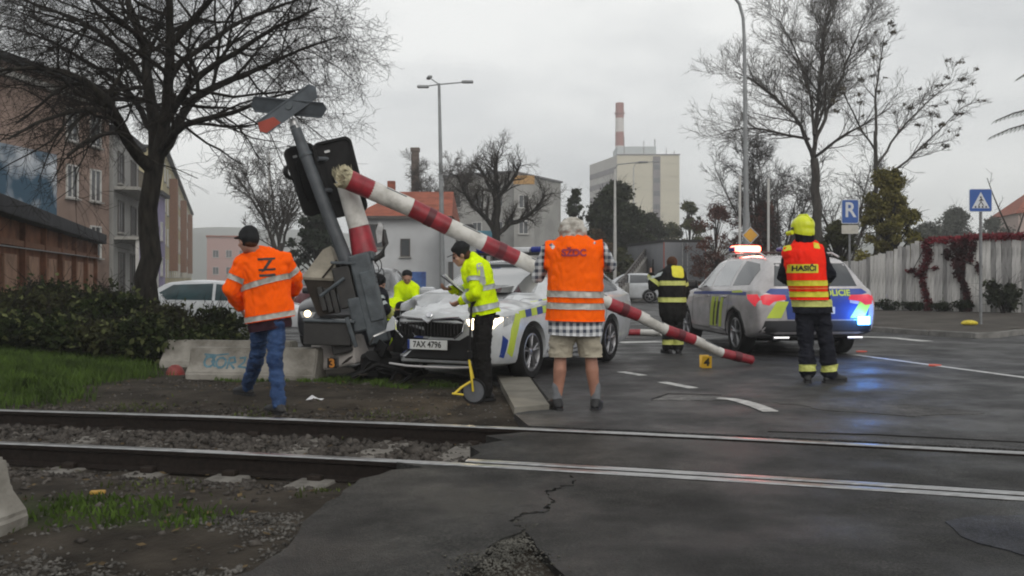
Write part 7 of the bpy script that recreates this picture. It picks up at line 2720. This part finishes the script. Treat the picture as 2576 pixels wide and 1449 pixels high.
# cap with a peak
mb = MB()
f_ = Vector((-.75, .62, -.15)).normalized(); s_ = f_.cross(Vector((0, 0, 1))).normalized(); u_ = s_.cross(f_)
R3 = Matrix((s_, f_, u_)).transposed()
mb.ell(p1.hc + R3 @ Vector((0, -.012, .055)), (.088, .104, .078), R3)
mb.caps(p1.hc + R3 @ Vector((0, -.03, .02)), p1.hc + R3 @ Vector((0, -.03, .06)), .094, .088)
cp, _ = p1.garment('cap', mb, m_cap, .001, 3)
MB().prism([(-.062, .06), (.062, .06), (.055, .14), (.02, .165), (-.02, .165), (-.055, .14)], p1.hc + u_ * .045, s_, f_, .010).build('cap_peak', m_cap, cp, w=True)
hb = MB(); hb.ell(p1.hc + R3 @ Vector((0, -.045, -.015)), (.078, .062, .060), R3)
p1.garment('hair', hb, m_hairb, .003, 2)

# ---- white-haired man in the orange vest
d0 = 8.62
J = jt(d0, head=(1440, 588, .04), shL=(1384, 628, .02), shR=(1508, 626, .02), elL=(1352, 694, .12), elR=(1534, 668, .16), wrL=(1400, 625, .40), wrR=(1490, 615, .42),
       hipL=(1420, 806, 0), hipR=(1474, 806, 0), knL=(1410, 893, .02), knR=(1486, 893, .02), anL=(1402, 1008, 0), anR=(1498, 1008, 0), toeL=(1386, 1020, .20), toeR=(1506, 1020, .20))
for a in 'LR':
    J['an' + a].z = .085; J['toe' + a].z = .032
J['palmL'] = Vector((1, 0, .2)); J['palmR'] = Vector((-1, 0, .2))
p2 = Figure('white-haired man in an orange vest and khaki shorts seen from behind, feet apart', (J['anL'].x * .5 + J['anR'].x * .5, d0, 0), J, (-.12, .98, -.12), skin=m_skin2, sc=1.03, bare=True)
mb = MB()
for a in 'LR':
    mb.caps(J['hip' + a] + Vector((0, 0, .03)), J['kn' + a] + Vector((0, 0, -.03)), .125, .108)
mb.caps(p2.pel + Vector((0, 0, .08)), p2.pel, .175, .165, .75, p2.hs)
p2.garment('shorts', mb, m_khaki, .014, 4, 10, hems=[(W(1447, 897, d0), (0, 0, 1))])
mb = MB(); p2.torso_mb(mb, .046, .20, .78, .185, .175, .205)
for a in 'LR': p2.arm_mb(mb, a, .078, .066, .052, .55)
p2.garment('plaid_shirt', mb, m_plaid, .014, 4, 9, hems=[(W(1447, 842, d0), (.03, 0, 1))])
mb = MB(); p2.torso_mb(mb, .066, .16, .80, .190, .178, .215)
for a in 'LR':
    mb.caps(p2.chest + Vector((0, 0, .02)), J['sh' + a] + Vector((0, 0, .0)), .095, .080)
    mb.caps(p2.chest - Vector((0, 0, .12)), J['sh' + a] - Vector((0, 0, .12)), .12, .08)
vs_, raw = p2.garment('vest', mb, m_orange2, .014, 4, 7, hems=[(W(1447, 806, d0), (.02, 0, 1)), (W(1366, 700, d0), (1, 0, -.06)), (W(1521, 700, d0), (-1, 0, -.06))])
zv = lambda py: W(0, py, d0 - .15).z
for py in (737, 767):
    p2.band(raw, (0, 0, zv(py)), (0.02, 0, 1), .058, m_refl, parent=vs_)
p2.text(raw, 'SŽDC', .085, W(1441, 638, d0), (1, 0, 0), (0, 0, 1), mat('print_violet', (0.32, 0.055, 0.09), .7), 'lettering', .013, .004, parent=vs_)
for a in 'LR':
    an = J['an' + a]
    mb = MB().caps(an + Vector((0, 0, .13)), an + Vector((0, 0, -.01)), .050, .044)
    p2.garment('sock', mb, m_sock, .002, 3)
p2.shoes(m_shoe, .046, 'sandal')
# curly hair: many small locks
rg = np.random.default_rng(4)
mb = MB()
mb.ell(p2.hc + Vector((0, -.02, .045)), (.108, .120, .105))
mb.ell(p2.hc + Vector((0, -.060, -.03)), (.104, .080, .085))
for i in range(190):
    d = Vector(rg.normal(0, 1, 3)); d.normalize()
    if d.y > .45 and d.z < .35: continue
    c = p2.hc + Vector((d.x * .112, -.02 + d.y * .122, .022 + d.z * .112))
    mb.ell(c, (rg.uniform(.012, .028),) * 3, n=7, m=5)
p2.garment('hair', mb, m_hair, .007, 1, 34)
cm_ = thing('camera_device', 'small dark camera held up before the face of the white-haired man', 'camera', W(1450, 606, d0 + .42))
MB().bbox((0, 0, 0), (.12, .05, .08), .012).build('camera_body', m_black, cm_)
MB().lathe([(.032, .02), (.034, .06), (.028, .065)], axis=(0, 1, 0), n=16).build('lens', m_black, cm_)

# ---- policewoman writing, side on
d0 = 9.5
J = jt(d0, head=(1160, 642, 0), shL=(1196, 672, -.17), shR=(1196, 668, .17), elL=(1196, 738, -.22), elR=(1176, 732, .22), wrL=(1158, 758, -.12), wrR=(1136, 728, .10),
       hipL=(1220, 785, -.08), hipR=(1218, 785, .08), knL=(1214, 885, -.11), knR=(1206, 885, .11), anL=(1222, 982, -.10), anR=(1208, 978, .14), toeL=(1192, 990, -.16), toeR=(1182, 986, .10))
for a in 'LR':
    z = float(max(hz(J['an' + a].x, J['an' + a].y), -.02))
    J['an' + a].z = z + .085; J['toe' + a].z = z + .032
J['palmL'] = Vector((.2, .4, .9)); J['palmR'] = Vector((-.2, -.2, .9))
p3 = Figure('policewoman in a lime jacket and dark cap bending over her notes by the crashed car', (J['anL'].x, d0, 0), J, (-.93, -.12, -.42), up=(-.40, 0, .92), skin=m_skin, sc=.94)
mb = MB()
for a in 'LR': p3.leg_mb(mb, a, .100, .084, .078, .98)
mb.caps(p3.pel + Vector((0, 0, .06)), p3.pel, .145, .145, .80, p3.hs)
p3.garment('trousers', mb, m_blackc, .013, 4, 10)
axs = (p3.chest - p3.pel).normalized()
mb = MB(); p3.torso_mb(mb, .045, .10, .84, .150, .155, .160)
for a in 'LR': p3.arm_mb(mb, a, .072, .066, .054, .86)
mb.caps(p3.neck - Vector((0, 0, .02)), p3.neck + Vector((-.03, .0, .045)), .078, .064)
jk, raw = p3.garment('jacket', mb, m_lime, .018, 4, 8, hems=[(p3.pel - axs * .02, axs)])
dL, dR = p3.near_arm('L'), p3.near_arm('R')
not_arm = lambda c, n: dL(c) > .082 and dR(c) > .082
axs = (p3.chest - p3.pel).normalized()
p3.band(raw, p3.pel + axs * .05, axs, .055, m_reflc, pred=not_arm, parent=jk)
p3.band(raw, p3.pel + axs * .24, axs, .05, m_reflc, pred=not_arm, parent=jk)
for a, dd in (('L', dL), ('R', dR)):
    A, B = J['sh' + a], J['el' + a]
    p3.band(raw, A.lerp(B, .45), B - A, .045, m_reflc, pred=lambda c, n, dd=dd: dd(c) < .10, parent=jk)
    C_ = J['wr' + a]
    p3.band(raw, B.lerp(C_, .55), C_ - B, .045, m_reflc, pred=lambda c, n, dd=dd: dd(c) < .10, parent=jk)
p3.patch(raw, rrect(.06, .22, .02, 2), W(1212, 690, d0), (1, 0, .2), (-.2, 0, 1), m_reflc, 'shoulder_tape', .006, jk)
p3.shoes(m_shoe)
f_ = Vector((-.93, -.12, -.22)).normalized(); s_ = f_.cross(Vector((0, 0, 1))).normalized(); u_ = s_.cross(f_)
R3 = Matrix((s_, f_, u_)).transposed()
mb = MB()
mb.ell(p3.hc + R3 @ Vector((0, -.010, .072)), (.092, .104, .050), R3)
mb.caps(p3.hc + R3 @ Vector((0, -.012, .030)), p3.hc + R3 @ Vector((0, -.012, .062)), .084, .088)
cp, _ = p3.garment('cap', mb, m_cap, .001, 2)
MB().prism([(-.058, .05), (.058, .05), (.050, .125), (.02, .145), (-.02, .145), (-.050, .125)], p3.hc + u_ * .034, s_, (f_ - u_ * .18).normalized(), .008).build('cap_peak', m_cap, cp, w=True)
mb = MB(); mb.ell(p3.hc + R3 @ Vector((0, -.05, -.015)), (.076, .060, .075), R3); mb.ell(p3.hc + R3 @ Vector((0, -.095, -.05)), (.035, .04, .05), R3)
p3.garment('hair', mb, m_hairb, .003, 2)
bt = MB().tube([p3.pel + Vector((0.14 * math.cos(a), .12 * math.sin(a), -.045)) for a in np.linspace(0, 6.2832, 20)], .018, 8, False)
bt.build('belt', m_glove, p3.root, w=True)
for q in ((-.05, -.15, -.07), (.06, -.14, -.08)):
    MB().bbox(p3.pel + Vector(q), (.07, .05, .11), .015).build('belt_pouch', m_glove, p3.root, w=True)
# clipboard with papers in her hands
c = W(1140, 716, d0 - .02)
cb = thing('clipboard', 'sheaf of white papers on a dark board held by the policewoman', 'clipboard', c)
R3 = Matrix.Rotation(math.radians(38), 3, 'Y')
MB().bbox((0, 0, 0), (.30, .24, .008), .003, R3).build('board', m_navy, cb)
for k in range(3):
    MB().bbox(R3 @ Vector((.004 * k, .003 * k, .008 + .004 * k)), (.28, .21, .002), .0008, R3 @ Matrix.Rotation(.06 * k - .05, 3, 'Z') @ Matrix.Rotation(.05 * k, 3, 'Y')).build('sheet', m_paper, cb)
# measuring wheel leaning against her leg
wc = W(1192, 966, 9.25)
zg = float(hz(wc.x, wc.y))
rw_ = .125
mw = thing('measuring_wheel', 'measuring wheel with yellow fork standing in front of the policewoman', 'measuring wheel', (wc.x, wc.y, zg))
wc = Vector((wc.x, wc.y, zg + rw_))
whl = MB().lathe([(rw_ - .018, -.012), (rw_, -.014), (rw_, .014), (rw_ - .018, .012)], wc, (.25, .97, 0), 36, closed=True).build('wheel', m_tyre, mw, w=True, smooth=40)
MB().lathe([(.001, -.006), (rw_ - .015, -.006), (rw_ - .015, .006), (.001, .006)], wc, (.25, .97, 0), 30).build('disc', mat('disc_grey', (0.10, 0.105, 0.115), .5, .2, 8), whl, w=True)
m_wy = mat('wheel_yellow', (0.62, 0.46, 0.02), 0.45, 0.1, 6)
top = W(1180, 905, 9.28)
for s in (-1, 1):
    o_ = Vector((.25, .97, 0)) * .03 * s
    MB().tube([top, wc + Vector((-.01, 0, .10)) + o_, wc + o_], .011, 8).build('fork', m_wy, mw, w=True)
MB().tube([W(1184, 960, 9.2), W(1160, 975, 9.18), W(1141, 992, 9.15)], .012, 8).build('stand', m_wy, mw, w=True)
MB().tube([W(1137, 990, 9.15), W(1166, 993, 9.14)], .010, 8).build('stand_foot', m_wy, mw, w=True)
MB().tube([top, W(1186, 770, 9.34)], .012, 8).build('shaft', m_black, mw, w=True)
MB().bbox(W(1181, 892, 9.27), (.05, .05, .07), .01).build('counter', m_black, mw, w=True)
MB().tube([W(1186, 770, 9.34), W(1198, 752, 9.34)], .016, 8).build('grip', m_black, mw, w=True)

# ---- firefighter in the red vest
d0 = 10.85
J = jt(d0, head=(2018, 578, 0), shL=(1988, 634, 0), shR=(2058, 632, .02), elL=(1972, 696, .18), elR=(2088, 690, .10), wrL=(2002, 716, .42), wrR=(2068, 716, .36),
       hipL=(2022, 778, 0), hipR=(2066, 778, 0), knL=(2028, 858, .02), knR=(2078, 858, -.02), anL=(2032, 942, 0), anR=(2088, 944, -.02), toeL=(2030, 955, .19), toeR=(2122, 955, .08))
for a in 'LR':
    J['an' + a].z = .095; J['toe' + a].z = .034
J['palmL'] = Vector((1, 0, .3)); J['palmR'] = Vector((-1, 0, .3))
p4 = Figure('firefighter in a yellow helmet and red reflective vest standing behind the silver police car', (J['anL'].x + .1, d0, 0), J, (-.45, .86, -.22), skin=m_skin, sc=1.02)
mb = MB()
for a in 'LR': p4.leg_mb(mb, a, .110, .092, .094, .93)
mb.caps(p4.pel + Vector((0, 0, .08)), p4.pel, .165, .16, .78, p4.hs)
tr, raw = p4.garment('trousers', mb, m_navy, .016, 4, 8)
for a in 'LR':
    A, B = J['kn' + a], J['an' + a]
    p4.band(raw, A.lerp(B, .80), B - A, .075, m_paletape, parent=tr, pred=lambda c, n, q=J['an' + a]: abs(c.x - q.x) < .13)
mb = MB(); p4.torso_mb(mb, .044, .12, .80, .175, .175, .182)
for a in 'LR': p4.arm_mb(mb, a, .082, .074, .060, .9)
mb.caps(p4.neck - Vector((0, 0, .03)), p4.neck + Vector((0, 0, .075)), .084, .078)
co, raw = p4.garment('coat', mb, m_navy, .013, 4, 9, hems=[(W(0, 786, d0), (0, 0, 1))])
dL, dR = p4.near_arm('L'), p4.near_arm('R')
p4.band(raw, (0, d0, W(0, 762, d0 - .1).z), (0, 0, 1), .085, m_paletape, pred=lambda c, n: dL(c) > .09 and dR(c) > .09, parent=co)
for a, dd in (('L', dL), ('R', dR)):
    B, C_ = J['el' + a], J['wr' + a]
    p4.band(raw, B.lerp(C_, .50), C_ - B, .075, m_paletape, pred=lambda c, n, dd=dd: dd(c) < .10, parent=co)
mb = MB(); p4.torso_mb(mb, .062, .06, .84, .175, .175, .180)
for a in 'LR':
    mb.caps(p4.chest + Vector((0, 0, .02)), J['sh' + a], .092, .080)
    mb.caps(p4.chest - Vector((0, 0, .12)), J['sh' + a] - Vector((0, 0, .12)), .12, .075)
vs_, raw = p4.garment('vest', mb, m_redvest, .013, 4, 7, hems=[(W(0, 754, d0 - .1), (0, 0, 1)), (W(1963, 690, d0), (1, 0, -.04)), (W(2072, 690, d0), (-1, 0, -.04))])
zv = lambda py: W(0, py, d0 - .15).z
p4.band(raw, (0, 0, zv(712)), (0, 0, 1), .062, m_yeltape, 'yellow_band', parent=vs_)
p4.band(raw, (0, 0, zv(740)), (0, 0, 1), .062, m_yeltape, 'yellow_band', parent=vs_)
p4.band(raw, (0, 0, zv(725)), (0, 0, 1), .020, mat('tape_orange', (0.75, 0.16, 0.02), .6), 'orange_band', parent=vs_)
o_ = W(2012, 676, d0)
p4.patch(raw, rrect(.31, .10, .01, 2), o_, (1, 0, 0), (0, 0, 1), m_yeltape, 'name_panel', .005, vs_, .02)
p4.text(raw, 'HASIČI', .082, o_, (1, 0, 0), (0, 0, 1), m_mkb, 'lettering', .013, .003, parent=vs_)
for px in (1978, 2046):
    p4.patch(raw, rrect(.075, .075, .012, 2), W(px, 628, d0), (1, 0, 0), (0, .35, 1), m_yeltape, 'shoulder_patch', .006, vs_)
p4.shoes(m_shoe, .062, 'boot', boot=.05)
# helmet with neck guard, visor and lamp
f_ = Vector((-.45, .86, -.12)).normalized(); s_ = f_.cross(Vector((0, 0, 1))).normalized(); u_ = s_.cross(f_)
R3 = Matrix((s_, f_, u_)).transposed()
mb = MB()
mb.ell(p4.hc + R3 @ Vector((0, -.015, .045)), (.122, .148, .118), R3)
mb.caps(p4.hc + R3 @ Vector((0, -.03, -.035)), p4.hc + R3 @ Vector((0, -.02, .04)), .118, .122)
hm_ = remeshed(mb, .011, 3)
hm_ = cut_shell(hm_, [(p4.hc + R3 @ Vector((0, 0, -.045)), R3 @ Vector((0, -.35, 1)))], None, .001)
hl = link_mesh('helmet', hm_, m_helmet, p4.root, w=True)
MB().tube([p4.hc + R3 @ Vector((0, y, z)) for y, z in ((.10, .12), (.02, .17), (-.09, .155), (-.155, .08))], .016, 8).build('helmet_ridge', m_helmet, hl, w=True)
mb = MB(); mb.caps(p4.hc + R3 @ Vector((0, -.035, -.03)), p4.neck + Vector((0, -.01, .02)), .112, .105)
p4.garment('neck_guard', mb, m_navy, .005, 4)
MB().tube([p4.hc + R3 @ Vector((-.135, .02, -.03)), p4.hc + R3 @ Vector((-.135, .10, -.03))], .026, 12).build('helmet_lamp', m_helmet, hl, w=True)
mb = MB()
for k in range(9):
    a = math.radians(-60 + 15 * k)
MB().tube([p4.hc + R3 @ Vector((.125 * math.sin(a), .148 * math.cos(a) - .01, .015)) for a in np.linspace(-1.4, 1.4, 12)], .018, 6, True, .4).build('visor', m_cglass, hl, w=True)

# ---- bent firefighter beyond the boom
d0 = 15.0
J = jt(d0, head=(1690, 664, .16), shL=(1666, 692, .04), shR=(1712, 688, .06), elL=(1642, 722, .05), elR=(1724, 732, .12), wrL=(1638, 690, .16), wrR=(1716, 758, .30),
       hipL=(1680, 772, -.03), hipR=(1704, 772, -.03), knL=(1680, 828, 0), knR=(1704, 828, 0), anL=(1680, 880, 0), anR=(1706, 880, 0), toeL=(1668, 887, .14), toeR=(1708, 887, .18))
for a in 'LR':
    J['an' + a].z = .10; J['toe' + a].z = .036
J['palmL'] = Vector((1, .2, 0)); J['palmR'] = Vector((-1, .2, 0))
p5 = Figure('bareheaded firefighter with a yellow shoulder panel bending forward beyond the boom', (J['anL'].x + .08, d0, 0), J, (-.1, .85, -.5), up=(0, .45, .9), skin=m_skin, sc=1.0, voxel=.015)
mb = MB()
for a in 'LR': p5.leg_mb(mb, a, .108, .092, .092, .94)
mb.caps(p5.pel + Vector((0, 0, .08)), p5.pel, .16, .155, .8, p5.hs)
tr, raw = p5.garment('trousers', mb, m_blackc, .009, 3)
for a in 'LR':
    A, B = J['kn' + a], J['an' + a]
    p5.band(raw, A.lerp(B, .70), B - A, .08, m_paletape, parent=tr, pred=lambda c, n, q=J['an' + a]: abs(c.x - q.x) < .085)
mb = MB(); p5.torso_mb(mb, .05, .06, .86, .175, .175, .18)
for a in 'LR': p5.arm_mb(mb, a, .084, .076, .062, .9)
mb.caps(p5.neck - Vector((0, 0, .02)), p5.neck + Vector((0, .03, .06)), .085, .078)
co, raw = p5.garment('coat', mb, m_blackc, .010, 3)
dL, dR = p5.near_arm('L'), p5.near_arm('R')
na = lambda c, n: dL(c) > .095 and dR(c) > .095
for py in (712, 754):
    p5.band(raw, (0, d0 - .1, W(0, py, d0 - .15).z), (0, 0, 1), .075, m_paletape, pred=na, parent=co)
for a, dd in (('L', dL), ('R', dR)):
    A, B, C_ = J['sh' + a], J['el' + a], J['wr' + a]
    p5.band(raw, A.lerp(B, .62), B - A, .06, m_paletape, pred=lambda c, n, dd=dd: dd(c) < .10, parent=co)
    p5.band(raw, B.lerp(C_, .6), C_ - B, .06, m_reflc, pred=lambda c, n, dd=dd: dd(c) < .10, parent=co)
p5.patch(raw, rrect(.20, .22, .05, 3), W(1703, 686, d0), (1, 0, 0), (0, .25, 1), m_yeltape, 'shoulder_panel', .008, co)
p5.shoes(m_shoe, .064, 'boot', boot=.06)
mb = MB(); mb.ell(p5.hc + Vector((0, -.03, .03)), (.090, .095, .095)); mb.ell(p5.hc + Vector((0, -.045, -.03)), (.078, .06, .06))
p5.garment('hair', mb, m_hairb, .004, 2)
rd = thing('radio', 'small dark radio held up by the bent firefighter', 'radio', W(1640, 682, d0 + .2))
MB().bbox((0, 0, 0), (.06, .04, .15), .012).build('case', m_black, rd)
MB().tube([(.015, 0, .07), (.02, 0, .19)], .008, 6).build('aerial', m_black, rd)

# ---- two people busy behind the wreck
d0 = 15.6
J = jt(d0, head=(1024, 697, -.12), shL=(1004, 724, -.02), shR=(1042, 722, .0), elL=(998, 752, -.1), elR=(1046, 752, -.1), wrL=(1006, 775, -.26), wrR=(1036, 775, -.26),
       hipL=(1012, 782, .30), hipR=(1036, 782, .30), knL=(1012, 840, .1), knR=(1036, 840, .1), anL=(1012, 878, .3), anR=(1036, 878, .3), toeL=(1010, 885, .12), toeR=(1036, 885, .12))
for a in 'LR':
    J['an' + a].z = .09; J['toe' + a].z = .034
p6 = Figure('officer in a lime jacket and dark cap stooping behind the crashed bonnet', (J['anL'].x + .08, d0 + .3, 0), J, (0.1, -.8, -.55), up=(0, -.4, .9), skin=m_skin, voxel=.016)
mb = MB()
for a in 'LR': p6.leg_mb(mb, a, .10, .08, .075, .97)
mb.caps(p6.pel + Vector((0, 0, .05)), p6.pel, .15, .15, .8, p6.hs)
p6.garment('trousers', mb, m_blackc, .006, 3)
mb = MB(); p6.torso_mb(mb, .05, .02, .82, .165, .165)
for a in 'LR': p6.arm_mb(mb, a, .076, .068, .055, .9)
jk, raw = p6.garment('jacket', mb, m_lime, .012, 3)
ax_ = (p6.chest - p6.pel).normalized()
p6.band(raw, p6.pel + ax_ * .20, ax_, .05, m_reflc, parent=jk)
p6.shoes(m_shoe)
mb = MB(); mb.ell(p6.hc + Vector((0, .0, .05)), (.092, .105, .075))
p6.garment('cap', mb, m_cap, .001, 2)
d0 = 12.9
J = jt(d0, head=(952, 712, .0), shL=(944, 742, -.18), shR=(950, 742, .18), elL=(966, 776, -.22), elR=(972, 776, .2), wrL=(986, 796, -.10), wrR=(990, 796, .1),
       hipL=(936, 826, -.12), hipR=(940, 826, .12), knL=(976, 824, -.16), knR=(980, 822, .16), anL=(950, 908, -.14), anR=(946, 908, .14), toeL=(976, 912, -.14), toeR=(974, 912, .14))
for a in 'LR':
    J['an' + a].z = .09; J['toe' + a].z = .034
p7 = Figure('firefighter in dark gear crouching by the smashed wing behind the barrier column', (J['anL'].x, d0, 0), J, (.85, -.15, -.4), up=(.3, 0, .95), skin=m_skin, voxel=.015)
mb = MB()
for a in 'LR': p7.leg_mb(mb, a, .105, .09, .085, .95)
mb.caps(p7.pel + Vector((0, 0, .06)), p7.pel, .155, .155, .85, p7.hs)
p7.garment('trousers', mb, m_navy, .008, 3)
mb = MB(); p7.torso_mb(mb, .05, .03, .85, .165, .17)
for a in 'LR': p7.arm_mb(mb, a, .08, .072, .060, .9)
co, raw = p7.garment('coat', mb, m_navy, .009, 3)
for a in 'LR':
    dd = p7.near_arm(a)
    A, B, C_ = J['sh' + a], J['el' + a], J['wr' + a]
    for t in (.35, .75):
        p7.band(raw, A.lerp(B, t), B - A, .05, m_reflc, pred=lambda c, n, dd=dd: dd(c) < .10, parent=co)
    p7.band(raw, B.lerp(C_, .6), C_ - B, .07, m_paletape, pred=lambda c, n, dd=dd: dd(c) < .10, parent=co)
p7.shoes(m_shoe, .06, 'boot', boot=.05)
mb = MB(); mb.ell(p7.hc + Vector((0, .0, .04)), (.105, .12, .095))
p7.garment('helmet', mb, m_cap, .001, 2)
d0 = 13.9
J = jt(d0, head=(1010, 778, -.15), shL=(984, 776, .0), shR=(1006, 772, .25), elL=(990, 810, -.12), elR=(1016, 806, .2), wrL=(1012, 826, -.15), wrR=(1026, 822, .12),
       hipL=(976, 838, .05), hipR=(984, 838, .3), knL=(1010, 838, .0), knR=(1016, 836, .32), anL=(986, 890, .05), anR=(990, 890, .3), toeL=(1008, 896, .02), toeR=(1012, 896, .3))
for a in 'LR':
    J['an' + a].z = .09; J['toe' + a].z = .034
p8 = Figure('officer in a lime jacket crouching low between the column and the bonnet', (J['anL'].x, d0, 0), J, (.8, -.3, -.5), up=(.4, 0, .9), skin=m_skin, voxel=.016)
mb = MB()
for a in 'LR': p8.leg_mb(mb, a, .10, .085, .08, .95)
mb.caps(p8.pel + Vector((0, 0, .06)), p8.pel, .15, .15, .85, p8.hs)
p8.garment('trousers', mb, m_navy, .006, 3)
mb = MB(); p8.torso_mb(mb, .06, .02, .9, .165, .175)
for a in 'LR': p8.arm_mb(mb, a, .08, .07, .058, .9)
jk, raw = p8.garment('jacket', mb, m_lime, .012, 3)
ax_ = (p8.chest - p8.pel).normalized()
p8.band(raw, p8.pel + ax_ * .18, ax_, .05, m_reflc, parent=jk)
p8.shoes(m_shoe)
mb = MB(); mb.ell(p8.hc + Vector((0, .0, .045)), (.092, .105, .075))
p8.garment('cap', mb, m_cap, .001, 2)

# ------------------------------------------------------------------ repeats belong together
GROUPS = {'street_lamp': 'street lamps along the roads', 'bare_tree': 'bare trees around the crossing', 'evergreen_tree': 'evergreens below the tower block', 'evergreen_bush': 'green bushes behind the fence',
          'far_bush': 'far bushes along the street', 'autumn_shrub': 'autumn shrubs behind the light bar', 'creeper': 'red creepers on the fence', 'white_pole': 'thin white poles', 'parked_car': 'cars in the background',
          'police_car': 'police cars at the crossing', 'person': 'people at the accident', 'evidence_marker': 'evidence markers'}
for o in list(COL.objects):
    if o.parent is None and o.get('label') and not o.get('group'):
        g = GROUPS.get(o.name.split('.')[0])
        if g:
            o['group'] = g
